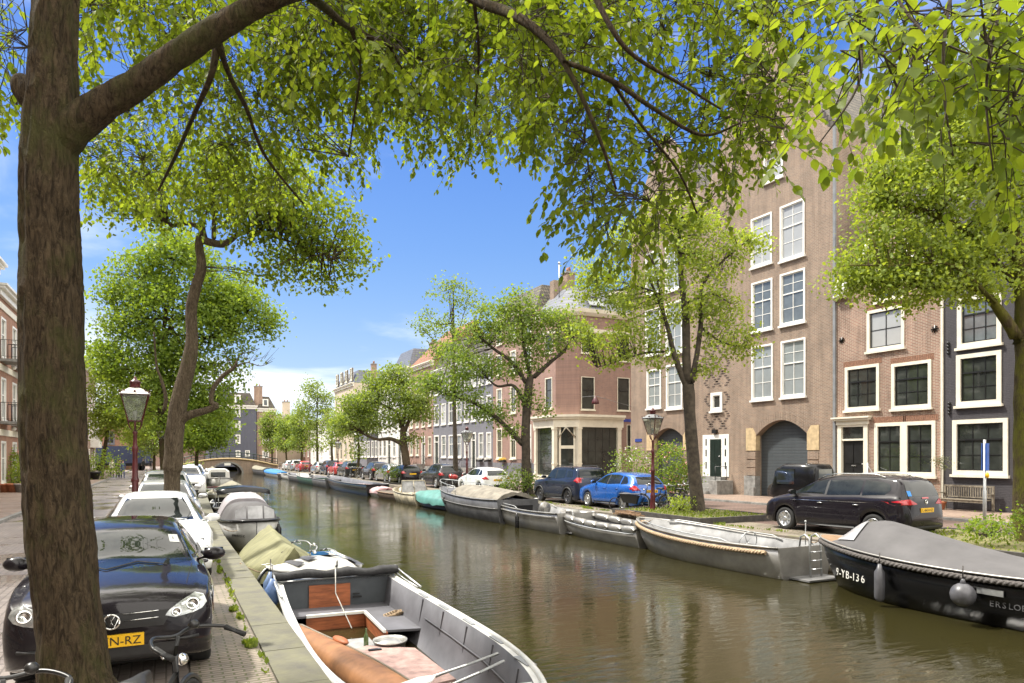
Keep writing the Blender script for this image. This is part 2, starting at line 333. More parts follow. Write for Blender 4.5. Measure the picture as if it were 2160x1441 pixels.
# ---------------------------------------------------------------- buildings
B_BROWN=brick('brown_brick',(.275,.178,.122),(.195,.128,.092),(.33,.29,.23),.21,.062,.012,dirt=.22)
B_RED=brick('weathered_red_brick',(.30,.160,.112),(.21,.112,.082),(.42,.36,.28),.21,.062,.013,dirt=.3)
B_ROSE=brick('rose_brick',(.33,.185,.14),(.26,.145,.115),(.30,.25,.22),.21,.062,.010,dirt=.12)
B_ORANGE=brick('orange_brick',(.38,.17,.09),(.30,.13,.075),(.30,.25,.2),.21,.062,.010,dirt=.15)
B_CHAR=brick('charcoal_painted_brick',(.052,.047,.052),(.042,.038,.043),(.034,.031,.034),.21,.062,.009,.6,dirt=.15)
B_SLATE=brick('slate_blue_painted_brick',(.085,.09,.12),(.08,.084,.112),(.07,.075,.10),.21,.062,.006,.6,dirt=.08)
P_GREY=pm('grey_render',(.17,.17,.19),.7,var=.12,scale=1.5); P_WHITE=pm('white_render',(.66,.65,.62),.7,var=.08,scale=1); P_BEIGE=pm('beige_render',(.52,.44,.34),.8,var=.1,scale=1)
SLATE=brick('slate_tiles',(.14,.15,.18),(.115,.125,.15),(.05,.055,.065),.42,.30,.02,.5,False,.5,dirt=.12)
TILE=brick('dark_pantiles',(.16,.135,.095),(.07,.062,.05),(.035,.03,.025),.24,.30,.05,.7,False,1,dirt=.3)
TILER=brick('orange_pantiles',(.36,.15,.08),(.26,.10,.055),(.10,.05,.03),.24,.30,.04,.8,False,1,dirt=.35)
ROLL=brick('roller_door',(.062,.072,.078),(.058,.068,.074),(.028,.032,.036),40,.16,.012,.5,False,.8,dirt=.1)
class Fr:
    """facade frame: a wall in a vertical plane; u runs along it, n points out of it"""
    def __init__(s,axis,c): s.a=axis; s.c=c          # axis 'R': x=c faces -X, 'L': x=c faces +X, 'F': y=c faces -Y
    def p(s,u,z,n=0):
        if s.a=='R': return Vector((s.c-n,u,z))
        if s.a=='L': return Vector((s.c+n,u,z))
        return Vector((u,s.c-n,z))
    def box(s,mb,u0,u1,z0,z1,n0,n1,m=None):
        a=s.p(u0,z0,n0);b=s.p(u1,z1,n1)
        return mb.box([min(a[i],b[i]) for i in range(3)],[max(a[i],b[i]) for i in range(3)],m)
    def px(s,x,y):
        return onY(x,s.c,y) if s.a=='F' else onX(x,s.c,y)
    def rect(s,x0,x1,y0,y1):
        """pixel box measured at its middle column -> u0,u1,z0,z1"""
        ua=s.px(x0,0)[0]; ub=s.px(x1,0)[0]; u=s.px((x0+x1)/2,y0)[1]; z=s.px((x0+x1)/2,y1)[1]
        return min(ua,ub),max(ua,ub),z,u
def wall(F,mb,u0,u1,z0,z1,ops,depth=.22,m=None):
    us=sorted({u0,u1,*[o[0] for o in ops],*[o[1] for o in ops]}); zs=sorted({z0,z1,*[o[2] for o in ops],*[o[3] for o in ops]})
    us=[u for u in us if u0<=u<=u1]; zs=[z for z in zs if z0<=z<=z1]
    for a,b in zip(us,us[1:]):
        for c,d in zip(zs,zs[1:]):
            cu,cz=(a+b)/2,(c+d)/2
            if any(o[0]<cu<o[1] and o[2]<cz<o[3] for o in ops): continue
            mb.poly([F.p(a,c),F.p(b,c),F.p(b,d),F.p(a,d)],m)
    for o in ops:
        a,b,c,d=o[:4]; q=[(a,c),(b,c),(b,d),(a,d)]
        for i in range(4):
            r,s_=q[i],q[(i+1)%4]; mb.poly([F.p(*r),F.p(*s_),F.p(*s_,-depth),F.p(*r,-depth)],m)
def window(F,par,o,cols=2,rows=2,fw=.09,fm=None,sm=None,pane=None,sill=True,mid=.55,proud=.03,bar=.028,name='window',arch=0,lint=None):
    """o: u0,u1,z0,z1. frame (outer) and glazing bars in one mesh, pane and sill as its pieces"""
    u0,u1,z0,z1=o[:4]; fm=fm or WHITE; sm=sm or fm; pane=pane or PANE
    mb=MB(); n0,n1=-.14,proud
    F.box(mb,u0,u0+fw,z0,z1,n0,n1,0); F.box(mb,u1-fw,u1,z0,z1,n0,n1,0)
    F.box(mb,u0+fw,u1-fw,z1-fw,z1,n0,n1-.004,0); F.box(mb,u0+fw,u1-fw,z0,z0+fw,n0,n1-.004,0)
    a,b,c,d=u0+fw,u1-fw,z0+fw,z1-fw; s=.045; g=n1-.07
    F.box(mb,a,a+s,c,d,n0,g,1); F.box(mb,b-s,b,c,d,n0,g,1); F.box(mb,a+s,b-s,d-s,d,n0,g-.003,1); F.box(mb,a+s,b-s,c,c+s,n0,g-.003,1)
    zm=c+(d-c)*mid
    if mid: F.box(mb,a+s,b-s,zm-.03,zm+.03,n0,g+.012,1)
    for i in range(1,cols):
        x=a+(b-a)*i/cols; F.box(mb,x-bar/2,x+bar/2,c+s,d-s,n0,g-.008,1)
    zz=[c+(d-c)*i/rows for i in range(1,rows)] if not mid else None
    if mid:
        lo=max(1,round(rows*mid)); up=max(1,rows-lo); zz=[c+(zm-c)*i/lo for i in range(1,lo)]+[zm+(d-zm)*i/up for i in range(1,up)]
    for z in zz: F.box(mb,a+s,b-s,z-bar/2,z+bar/2,n0,g-.014,1)
    w=mb.build(name,[fm,sm],par,True)
    pb=MB(); F.box(pb,a,b,c,d,n0-.02,g-.03); pb.build('pane',pane,w,True)
    if sill:
        sb=MB(); F.box(sb,u0-.06,u1+.06,z0-.10,z0-.002,-.05,proud+.07); sb.build('sill',fm if sill is True else sill,w,True)
    return w
def house(name,label,F,u0,u1,z1,mat,ops=(),depth=10,group=None,z0=0,roof=None,roofm=None,gable=None,cat='building'):
    mid=F.p((u0+u1)/2,0); e=thing(name,label,cat,mid,0,group)
    mb=MB(); wall(F,mb,u0,u1,z0,z1,ops)
    for u in (u0,u1): mb.poly([F.p(u,z0),F.p(u,z1),F.p(u,z1,-depth),F.p(u,z0,-depth)])
    mb.poly([F.p(u0,z0,-depth),F.p(u1,z0,-depth),F.p(u1,z1,-depth),F.p(u0,z1,-depth)])
    mb.poly([F.p(u0,z0,-.5),F.p(u1,z0,-.5),F.p(u1,z1,-.5),F.p(u0,z1,-.5)])
    if gable: mb.prism([F.p(a,b,0) for a,b in gable],F.p(0,0,-.35)-F.p(0,0,0))
    mb.build('wall',mat,e,True)
    rb=MB()
    if roof=='flat' or not roof: rb.prism([F.p(u0,z1,.0),F.p(u1,z1,.0),F.p(u1,z1,-depth),F.p(u0,z1,-depth)],(0,0,.12)); rm=LEAD
    elif roof[0]=='ridge':   # ridge runs into the block
        h=roof[1]; k=(u0+u1)/2; rb.prism([F.p(u0,z1+.01,-.36),F.p(u1,z1+.01,-.36),F.p(k,z1+h,-.36)],F.p(0,0,-depth)-F.p(0,0,0)); rm=roofm or TILE
    elif roof[0]=='mansard':
        h=roof[1]; i=roof[2]
        A=[F.p(u0,z1+.02,.0),F.p(u1,z1+.02,.0),F.p(u1,z1+.02,-depth),F.p(u0,z1+.02,-depth)]; Bq=[F.p(u0+i,z1+h,-i),F.p(u1-i,z1+h,-i),F.p(u1-i,z1+h,-depth+i),F.p(u0+i,z1+h,-depth+i)]
        rb.loft([A,Bq],True,True,None,False); rm=roofm or SLATE
    elif roof[0]=='along':
        h=roof[1]; rb.prism([F.p(u0,z1+.02,.1),F.p(u0,z1+.02,-depth),F.p(u0,z1+h,-depth/2)],F.p(u1-u0,0)-F.p(0,0)); rm=roofm or TILER
    rb.build('roof',rm,e,True)
    return e
def cornice(F,par,u0,u1,z,mat,h=.5,out=.35,name='cornice'):
    mb=MB(); F.box(mb,u0-.05,u1+.05,z-h,z-h*.45,-.02,out*.35); F.box(mb,u0-.15,u1+.15,z-h*.45,z-h*.2,-.02,out*.75); F.box(mb,u0-.2,u1+.2,z-h*.2,z,-.02,out)
    return mb.build(name,mat,par,True)
def chimney(F,par,u,z,n=-3,w=.8,h=2,mat=None):
    mb=MB(); F.box(mb,u-w/2,u+w/2,z-.8,z+h,n-w/2,n+w/2,0); F.box(mb,u-w/2-.08,u+w/2+.08,z+h,z+h+.15,n-w/2-.08,n+w/2+.08,1)
    for k in (-.2,.2): mb.lathe([(.11,0),(.13,.05),(.1,.45)],8,Matrix.Translation(F.p(u+k*w,z+h+.13,n)),2)
    return mb.build('chimney',[mat or B_RED,STONE,TILER],par,True)
def door(F,par,u0,u1,z0,z1,mat,fm=None,transom=.45,fw=.14,name='door',hd=True):
    fm=fm or WHITE; mb=MB()
    F.box(mb,u0,u0+fw,z0,z1,-.16,.05); F.box(mb,u1-fw,u1,z0,z1,-.16,.05); F.box(mb,u0+fw,u1-fw,z1-fw,z1,-.16,.046)
    zt=z1-fw-transom
    if transom: F.box(mb,u0+fw,u1-fw,zt-.06,zt+.02,-.16,.02)
    w=mb.build('door_frame',fm,par,True)
    db=MB(); a,b=u0+fw,u1-fw; F.box(db,a,b,z0,zt-.06,-.18,-.10)
    for q0,q1 in ((.08,.42),(.5,.92)):
        zz0=z0+(zt-z0)*q0; zz1=z0+(zt-z0)*q1-.05
        for s0,s1 in ((.1,.46),(.54,.9)): F.box(db,a+(b-a)*s0,a+(b-a)*s1,zz0,zz1,-.099,-.075)
    d=db.build(name,mat,par,True)
    if hd:
        kb=MB(); kb.blob(F.p(a+.12,z0+1.05,-.05),.035,8); F.box(kb,(a+b)/2-.12,(a+b)/2+.12,z0+.95,z0+1.0,-.074,-.06); kb.build('door_handle',CHROME,d,True)
    if transom:
        pb=MB(); F.box(pb,a,b,zt+.02,z1-fw,-.15,-.08); pb.build('transom_pane',PANE,par,True)
def auto_windows(F,par,u0,u1,floors,n,ww,ops,**k):
    sp=(u1-u0)/n
    for z0,z1 in floors:
        for i in range(n):
            c=u0+sp*(i+.5); ops.append((c-ww/2,c+ww/2,z0,z1,k))
def put_windows(F,e,ops,**kw):
    for o in ops:
        k=dict(kw); 
        if len(o)>4 and isinstance(o[4],dict): k.update(o[4])
        if k.pop('skip',0): continue
        window(F,e,o,**k)
XR=27.3
FRr=Fr('R',XR)
def rp(*a): return FRr.rect(*a)
def uof(x): return onX(x,XR)[0]
def zof(x,y): return onX(x,XR,y)[1]
def railing(mb,pts,h=.9,r=.014,step=.14,mid=True,top=.022):
    """posts and bars along a polyline of base points"""
    pts=[Vector(q) for q in pts]; up=Vector((0,0,h))
    mb.tube([q+up for q in pts],top,6)
    if mid: mb.tube([q+up*.12 for q in pts],r,5)
    for a,b in zip(pts,pts[1:]):
        n=max(1,int((b-a).length/step))
        for i in range(n+1):
            q=a.lerp(b,i/n); mb.tube([q,q+up],r if 0<i<n else top,5)

# --- the big brown warehouse: two gabled halves
def pixops(lst,F=FRr,**k):
    r=[]
    for o in lst:
        kk=dict(k); 
        if len(o)>4: kk.update(o[4])
        r.append((*F.rect(*o[:4]),kk))
    return r
uA,uB,uC=uof(1763),uof(1479),uof(1331)
GPANE=dict(pane=PANEG)
ops=pixops([(1585,1629,455,560),(1646,1698,427,545),(1586,1630,592,697),(1646,1699,572,683),(1586,1631,728,843),(1648,1700,716,837),
            (1612,1652,298,380,dict(rows=3,mid=.6))],cols=2,rows=4,mid=.6,fw=.09,proud=.05)
for i,o in enumerate(ops): o[4]['pane']=[PANEC,PANEC,PANEG,PANEG,PANEB,PANEB,PANEC][i]
ops+=pixops([(1500,1524,828,867)],cols=1,rows=1,mid=0,fw=.16,proud=.05)
garg=FRr.rect(1594,1704,886,1047); ga=(garg[0],garg[1],.1,garg[3]); ops.append((*ga,dict(skip=1)))
dr=FRr.rect(1483,1538,917,1005); dra=(dr[0],dr[1],dr[2],dr[3]); ops.append((*dra,dict(skip=1)))
zs=zof(1760,268); zp=zof(1620,62)
um=(uA+uB)/2; wdt=uB-uA
gab=[(uA,zs-.01),(uB,zs-.01),(uB-.6,zs+.2),(uB-1.3,zs+1.2),(uB-1.9,zs+3.2),(um+1.2,zp-1.4),(um+1.2,zp-.5),(um,zp),(um-1.2,zp-.5),(um-1.2,zp-1.4),(uA+1.9,zs+3.2),(uA+1.3,zs+1.2),(uA+.6,zs+.2)]
e=house('brick_warehouse','tall brown brick warehouse half with white sash windows and wide arched roller door','x' and FRr,uA,uB,zs,B_BROWN,ops,16,None,0,('ridge',zp-zs-.9),TILE,gab)
put_windows(FRr,e,ops)
def garage(F,e,o,rise=.75,door_mat=None):
    a,b,c,d=o; mb=MB(); F.box(mb,a,b,c,d,-.45,-.40); mb.build('roller_door',door_mat or ROLL,e,True)
    n=14; mb=MB()
    for i in range(n):   # spandrel pieces above the segmental arch
        s0=a+(b-a)*i/n; s1=a+(b-a)*(i+1)/n; h=lambda s:d-rise*((2*(s-a)/(b-a)-1)**2)
        mb.prism([F.p(s0,h(s0),-.003),F.p(s1,h(s1),-.003),F.p(s1,d+.01,-.003),F.p(s0,d+.01,-.003)],F.p(0,0,-.40)-F.p(0,0,0))
    for s in (a,b): F.box(mb,min(s,s),s+.001,c,d,-.4,-.2)
    mb.build('arch_spandrel',B_BROWN,e,True)
    mb=MB()
    for i in range(22):  # ring of upright bricks
        s0=(a-.05)+(b-a+.1)*i/22; s1=s0+(b-a+.1)/22-.012; h=lambda s:d-rise*((2*(s-a)/(b-a)-1)**2)
        mb.prism([F.p(s0,h(s0)+.0,.0),F.p(s1,h(s1),.0),F.p(s1,h(s1)+.42,.0),F.p(s0,h(s0)+.42,.0)],F.p(0,0,.012)-F.p(0,0,0))
    mb.build('brick_arch',B_BROWN,e,True)
    for s,k in ((a,-1),(b,1)):
        mb=MB(); mb.prism([F.p(s-k*.03,d-rise-.75,.03),F.p(s+k*.65,d-rise-.75,.03),F.p(s+k*.65,d-rise+.42,.03),F.p(s+k*.2,d-rise+.42,.03),F.p(s-k*.03,d-rise+.1,.03)],F.p(0,0,-.3)-F.p(0,0,0)); mb.build('impost_stone',SAND,e,True)
    for s,k in ((a,-1),(b,1)):
        mb=MB()
        for q in range(6):
            z=1.15+q*.42
            if z>d-rise-.85: break
            lo,hi=sorted((s,s+k*.62)); F.box(mb,lo,hi,z,z+.37,-.002,.025)
        mb.build('quoins',B_BROWN,e,True)
    for s,k in ((a,-1),(b,1)):
        mb=MB(); lo,hi=sorted((s-k*.02,s+k*.75)); F.box(mb,lo,hi,.1,1.12,-.3,.07)
        lo,hi=sorted((s-k*.1,s+k*.2)); F.box(mb,lo,hi,.1,.55,.07,.25)
        mb.build('plinth',STONE,e,True)
garage(FRr,e,ga)
def wdoor(F,e,o):
    a,b,c,d=o; mb=MB(); F.box(mb,a,b,c,d,-.12,.03); mb.build('door_surround',WHITE,e,True)
    w=b-a; da,db_=a+w*.28,a+w*.70
    mb=MB(); F.box(mb,da,db_,c,d-.25,.031,.05)
    for i in range(2):
        for q0,q1 in ((.06,.36),(.42,.94)):
            zz0,zz1=c+(d-c-.25)*q0,c+(d-c-.25)*q1; F.box(mb,da+(db_-da)*(.08+.47*i),da+(db_-da)*(.45+.47*i),zz0,zz1,.051,.062)
    dd=mb.build('door',GREENDARK,e,True); kb=MB(); kb.blob(F.p(da+.1,c+1.1,.08),.04,8); kb.build('door_handle',CHROME,dd,True)
    mb=MB()
    for s in (.12,.86):
        for z in (.18,.48,.74): F.box(mb,a+w*s-.05,a+w*s+.05,c+(d-c)*z,c+(d-c)*z+.38,.031,.036)
    mb.build('side_light',PANE,e,True)
    mb=MB(); F.box(mb,(a+b)/2-.16,(a+b)/2+.16,d+.08,d+.28,0,.16); mb.build('wall_lamp',BLACKP,e,True)
wdoor(FRr,e,dra)
# diamond pattern of dark headers beside the small window
mb=MB(); ud=uof(1512); wd_=.95; z0d=zof(1512,915); 
for k in range(170):
    z=z0d+k*.13
    if z>zs-.6: break
    ph=((z-z0d)/1.9)%1; off=abs(ph*2-1)
    for s in (-1,1):
        for q in (off,1-off):
            u=ud+s*wd_*q
            if q>1: continue
            if any(o[0]-.15<u<o[1]+.15 and o[2]-.2<z<o[3]+.2 for o in ops): continue
            FRr.box(mb,u-.10,u+.10,z,z+.06,-.01,.014)
mb.build('diamond_brickwork',pm('dark_header_brick',(.085,.062,.05),.8,var=.3,scale=20),e,True)
# front steps
mb=MB(); ds=(dra[0]+dra[1])/2; zt=dra[2]
for k in range(5): FRr.box(mb,ds-.75,ds+.75,.1,zt-.02-k*(zt-.1)/5,.03+k*.28,.31+k*.28 if k<4 else 1.4)
for s in (-1,1): FRr.box(mb,ds+s*1.05-.3,ds+s*1.05+.3,.1,zt*.82 if s<0 else zt*.95,.03,1.15)
mb.build('steps',STONE,e,True)
mb=MB(); 
for s in (-1,1):
    q=[FRr.p(ds+s*1.05,zt*.82,.2),FRr.p(ds+s*1.05,zt*.82,1.0)]; railing(mb,q,.75,.012,.35,True)
mb.build('railing',BLACKP,e,True)
mb=MB(); FRr.box(mb,uA-.03,uA+.09,.2,zs,0,.09); mb.build('downpipe',LEAD,e,True)
# left half
ops=pixops([(1365,1395,779,861),(1406,1440,768,862),(1362,1394,652,748),(1405,1440,636,745),(1362,1394,530,620),(1404,1440,512,612)],cols=2,rows=4,mid=.6,fw=.11,proud=.05,pane=PANEB)
g2=FRr.rect(1378,1442,903,1040); g2=(g2[0],g2[1],.1,g2[3]); ops.append((*g2,dict(skip=1)))
um2=(uB+uC)/2+.0; zs2=zof(1335,470); zq=zs2+4.5
gab=[(uB+.002,zs2-.01),(uC,zs2-.01),(uC-.8,zs2+.3),(uC-1.4,zs2+1.8),(um2+.8,zq-.8),(um2,zq),(um2-.8,zq-.8),(uB+1.4,zs2+1.8),(uB+.8,zs2+.3)]
e=house('brick_warehouse','narrower left half of the brown brick warehouse with arched roller door behind flowering shrubs',FRr,uB+.004,uC,zs2,B_BROWN,ops,16,None,0,('ridge',3.6),TILE,gab)
put_windows(FRr,e,ops); garage(FRr,e,g2,.6)
mb=MB(); FRr.box(mb,uof(1347)-.35,uof(1347)+.35,zof(1340,932),zof(1340,926),0,.03); mb.build('street_sign',pm('sign_blue',(.03,.06,.28),.4),e,True)
# --- weathered red brick house
u0,u1=uof(1989),uA-.004
ops=pixops([(1783,1855,771,864,dict(cols=3,rows=3,mid=.66)),(1881,1965,763,861,dict(cols=3,rows=3,mid=.66)),(1829,1908,649,737,dict(cols=2,rows=2,mid=0,pane=PANEC)),
            (1846,1906,560,632,dict(cols=2,rows=3,mid=0))],fm=CREAM,sm=BLACKP,fw=.13,proud=.04)
bw=FRr.rect(1845,1974,890,1003)
um_=(bw[0]+bw[1])/2
ops+=[(bw[0],um_,bw[2],bw[3],dict(cols=2,rows=3,mid=.66,fm=CREAM,sm=BLACKP,fw=.15,proud=.04)),(um_,bw[1],bw[2],bw[3],dict(cols=2,rows=3,mid=.66,fm=CREAM,sm=BLACKP,fw=.15,proud=.04,pane=PANE))]
dr=FRr.rect(1767,1832,890,1003); dro=(dr[0],dr[1],.75,dr[3]); ops.append((*dro,dict(skip=1)))
zr=zof(1880,612)
k=(u0+u1)/2
gab=[(u0,zr-.01),(u1,zr-.01),(u1-.1,zr+.5),(u1-1.0,zr+.8),(u1-1.5,zr+2.0),(k+.9,zr+3.8),(k+.9,zr+5.2),(k,zr+6.0),(k-.9,zr+5.2),(k-.9,zr+3.8),(u0+1.5,zr+2.0),(u0+1.0,zr+.8),(u0+.1,zr+.5)]
e=house('brick_canal_house','weathered red brick canal house with cream frames and black sashes, beside the charcoal house',FRr,u0,u1,zr,B_RED,ops,11,None,0,('ridge',5),TILE,gab)
put_windows(FRr,e,ops)
door(FRr,e,dro[0]+.02,dro[1]-.02,.75,dro[3]-.02,BLACKP,CREAM,.55,.2)
cornice(FRr,e,dro[0]+.02,dro[1]-.02,dro[3]+.22,CREAM,.35,.25,'door_hood')
for s,uu in ((1,u1-.5),(-1,u0+.5)):
    mb=MB()
    mb.tube([FRr.p(uu+s*.45,zr+.15,.12),FRr.p(uu,zr+.2,.12),FRr.p(uu-s*.1,zr+.65,.12),FRr.p(uu+s*.25,zr+.85,.12),FRr.p(uu+s*.35,zr+.5,.12),FRr.p(uu+s*.12,zr+.42,.12)],[.16,.2,.17,.15,.12,.06],8)
    mb.tube([FRr.p(uu-s*.2,zr+.8,.1),FRr.p(uu-s*.9,zr+1.3,.1),FRr.p(uu-s*1.2,zr+2.4,.1)],[.17,.15,.1],7); mb.build('gable_scroll',WHITE,e,True)
for x,y in ((1776,718),(1972,694)):
    mb=MB()
    c=FRr.p(*FRr.px(x,y),.02)
    for a in range(4): 
        d=Vector((0,math.cos(a*PI/4),math.sin(a*PI/4)))*.15; mb.tube([c-d,c+d],.025,5)
    mb.build('wall_anchor',BLACKP,e,True)
LINT=pm('lintel_brick',(.26,.135,.085),.85,var=.35,scale=25)
for o in ops[:6]:
    mb=MB()
    n_=int((o[1]-o[0]+.2)/.075)
    for i in range(n_): q=o[0]-.1+i*.075; FRr.box(mb,q,q+.06,o[3]+.005,o[3]+.24,-.01,.012)
    mb.build('brick_lintel',LINT,e,True)
mb=MB(); uc=(dro[0]+dro[1])/2
for k_ in range(4): FRr.box(mb,uc-.8,uc+.8,.1,.74-k_*.16,.06+k_*.3,.36+k_*.3)
mb.build('steps',STONE,e,True)
mb=MB()
for dz in (0,.5): mb.tube([FRr.p(uc-.85,1.75-dz,.15),FRr.p(uc-2.3,.9-dz*.7,1.3)],.022,6)
mb.tube([FRr.p(uc-.85,.7,.15),FRr.p(uc-.85,1.85,.15)],.025,6); mb.tube([FRr.p(uc-2.3,.1,1.3),FRr.p(uc-2.3,.95,1.3)],.025,6)
mb.build('handrail',STEEL,e,True)
mb=MB(); mb.tube([FRr.p(uc+1.5,.1,1.4),FRr.p(uc+1.5,1.65,1.4)],.06,8); mb.blob(FRr.p(uc+1.5,1.72,1.4),.09,8); mb.tube([FRr.p(uc+1.5,1.5,1.4),FRr.p(uc-.2,1.45,1.4)],.018,6)
mb.build('iron_post',BLACKP,e,True)
mb=MB(); FRr.box(mb,u0-.03,u0+.05,.2,zr,0,.07); mb.build('downpipe',CREAM,e,True)
# --- charcoal house
v0,v1=uof(2330),u0-.004
CW=dict(cols=3,rows=3,mid=.66,fm=CREAM,sm=BLACKP,fw=.16,proud=.05)
ops=pixops([(2020,2113,621,729),(2018,2113,744,854),(2010,2127,884,1002),(2160,2240,610,720),(2160,2240,735,850),(2160,2250,880,1002)],**CW)
for o,pn in zip(ops,[PANEG,PANE,PANE]): o[4]['pane']=pn
zc=zof(2050,560)
e=house('charcoal_house','charcoal painted brick house with cream framed windows behind the wooden bench',FRr,v0,v1,zc,B_CHAR,ops,11,None,0,('ridge',5),TILE,[(v0,zc),(v1,zc),((v0+v1)/2+1.2,zc+3.6),((v0+v1)/2-1.2,zc+3.6)])
put_windows(FRr,e,ops)
for x,y in ((2001,745),(2003,872)):
    mb=MB(); c=FRr.px(x,y)
    for k_ in range(4): mb.blob(FRr.p(c[0],c[1]+k_*.13,.04),.06,6)
    mb.build('wall_anchor',BLACKP,e,True)
# --- corner building with the white shop front; its end wall closes the side street
uc0=uof(1190); YC=uc0                       # end wall plane
FC=Fr('F',YC)
XC0=XR+1.3                                   # chamfered corner starts here
e=thing('corner_building','rose brick corner building with white pillared shop front and slate roof','building',(XR+4,YC+4,0))
z2=zof(1190,655); xe=onY(1345,YC)[0]; 
endops=[(*FC.rect(1226,1254,795,864),dict(cols=1,rows=2,mid=.6,fw=.05)),(*FC.rect(1302,1328,797,866),dict(cols=1,rows=2,mid=.6,fw=.05)),
        (*FC.rect(1226,1254,690,745),dict(cols=1,rows=2,mid=.6,fw=.05)),(*FC.rect(1302,1328,700,762),dict(cols=1,rows=2,mid=.6,fw=.05)),
        (*FC.rect(1322,1331,896,953),dict(cols=1,rows=2,mid=.0,fw=.04,sill=False))]
u8=uof(1131); zsh=FC.px(1215,893)[1]
mb=MB(); wall(FC,mb,XC0,xe,.0,z2,endops)
frops=[(*FRr.rect(1150,1165,797,862),dict(cols=1,rows=2,mid=.6,fw=.08)),(*FRr.rect(1150,1166,700,745),dict(cols=1,rows=2,mid=.6,fw=.08))]
wall(FRr,mb,YC+1.3,u8,0.0,z2,frops)
mb.poly([Vector((XC0,YC,zsh)),Vector((XR,YC+1.3,zsh)),Vector((XR,YC+1.3,z2)),Vector((XC0,YC,z2))])
mb.poly([(xe,YC,0),(xe,YC+9,0),(xe,YC+9,z2),(xe,YC,z2)]); mb.poly([(XR,u8,0),(xe,u8,0),(xe,u8,z2),(XR,u8,z2)])
mb.build('wall',B_ROSE,e,True)
put_windows(FC,e,endops,fm=CREAM,sm=BLACKP,pane=PANE); put_windows(FRr,e,frops,fm=CREAM,sm=BLACKP,pane=PANE)
def ring(ins,z,ins2=None):
    q=ins
    return [Vector((XC0+q*.4,YC+q,z)),Vector((xe,YC+q,z)),Vector((xe,u8-q*.2,z)),Vector((XR+q,u8-q*.2,z)),Vector((XR+q,YC+1.3+q*.4,z))]
mb=MB(); mb.loft([ring(-.1,z2+.3),ring(1.5,z2+2.3)],True,True,None,False); mb.build('roof',SLATE,e,True)
mb=MB(); mb.loft([ring(0,z2-.25),ring(-.12,z2-.22),ring(-.3,z2),ring(-.35,z2+.28),ring(-.1,z2+.3)],True,False,None,False)
mb.loft([ring(0,z2-1.55),ring(-.12,z2-1.5),ring(-.14,z2-1.25),ring(0,z2-1.2)],True,False,None,False); mb.build('cornice',CREAM,e,True)
mb=MB(); xk=onY(1262,YC)[0]
def slope(x,t,o=0): return Vector((x,YC-.1+1.6*t-o,z2+.3+2.0*t+o*.6))
mb.add([slope(xk-.75,.15,.08),slope(xk+.75,.15,.08),slope(xk+.75,.55,.08),slope(xk-.75,.55,.08)],[(0,1,2,3)]); mb.build('skylight',PANEB,e,True)
mb=MB(); mb.tube([slope(xk-.75,.15,.1),slope(xk+.75,.15,.1),slope(xk+.75,.55,.1),slope(xk-.75,.55,.1)],.05,4,close=True); mb.build('skylight_frame',LEAD,e,True)
mb=MB(); mb.box((xe-1.9,YC+.3,z2),(xe-.3,YC+2.6,z2+2.2)); mb.build('dormer',CREAM,e,True)
mb=MB(); mb.box((xe-1.6,YC+.27,z2+.4),(xe-.6,YC+.3,z2+1.9)); mb.build('dormer_window',PANE,e,True)
mb=MB(); mb.box((XR+1,u8-1.2,z2),(XR+2.6,u8-.5,z2+3.2)); mb.build('chimney',B_BROWN,e,True)
mb=MB(); mb.tube([(XR+.9,u8-2.2,z2+1),(XR+.9,u8-2.2,z2+4.2)],.06,6); mb.blob((XR+.9,u8-2.2,z2+4.3),.12,6); mb.build('flue_pipe',STEEL,e,True)
# shop front
x9=onY(1303,YC)[0]; zb=.5
mb=MB()
def col(x,y,w=.32):
    mb=MB()
    mb.box((x-w/2,y-w/2,.1),(x+w/2,y+w/2,zsh-.02)); mb.box((x-w/2-.05,y-w/2-.05,.1),(x+w/2+.05,y+w/2+.05,.75)); mb.box((x-w/2-.04,y-w/2-.04,zsh-.45),(x+w/2+.04,y+w/2+.04,zsh-.3))
    mb.box((x-w/2-.03,y-w/2-.03,1.5),(x+w/2+.03,y+w/2+.03,1.62)); mb.build('shop_pillar',CREAM,e,True)
for x in (XC0-.05,x9): col(x,YC-.12)
col(XR-.12,YC+1.25); col(XR-.12,u8-.25,.26)
mb=MB(); mb.box((XC0+.1,YC-.2,.12),(x9-.1,YC-.04,.62)); mb.build('shop_plinth',CREAM,e,True); mb=MB(); mb.box((XR-.2,YC+1.35,.12),(XR-.04,u8-.3,.62)); mb.build('shop_plinth',CREAM,e,True)
mb=MB(); 
def band(o,z0,z1):
    P=[(XR-o,u8,0),(XR-o,YC+1.3-o*.4,0),(XC0-o*.4,YC-o,0),(x9+.35,YC-o,0)]; Q=[(XR+.2,u8,0),(XR+.2,YC+1.4,0),(XC0+.1,YC+.2,0),(x9+.35,YC+.2,0)]
    for i in range(3):
        mb.prism([(*P[i][:2],z0),(*P[i+1][:2],z0),(*Q[i+1][:2],z0),(*Q[i][:2],z0)],(0,0,z1-z0))
band(.30,zsh-.28,zsh+.35); band(.48,zsh+.35,zsh+.5); band(.62,zsh+.5,zsh+.68); mb.build('shop_cornice',CREAM,e,True)
mb=MB(); mb.box((XC0+.15,YC-.06,.62),(x9-.16,YC-.03,zsh-.28)); mb.build('shop_window',PANE,e,True); mb=MB(); mb.box((XR-.06,YC+1.42,.62),(XR-.03,u8-.36,zsh-.28)); mb.build('shop_window',PANE,e,True)
mb=MB()
for i in range(1,5): x=XC0+.15+(x9-XC0-.3)*i/5; mb.box((x-.012,YC-.075,.62),(x+.012,YC-.061,zsh-.28))
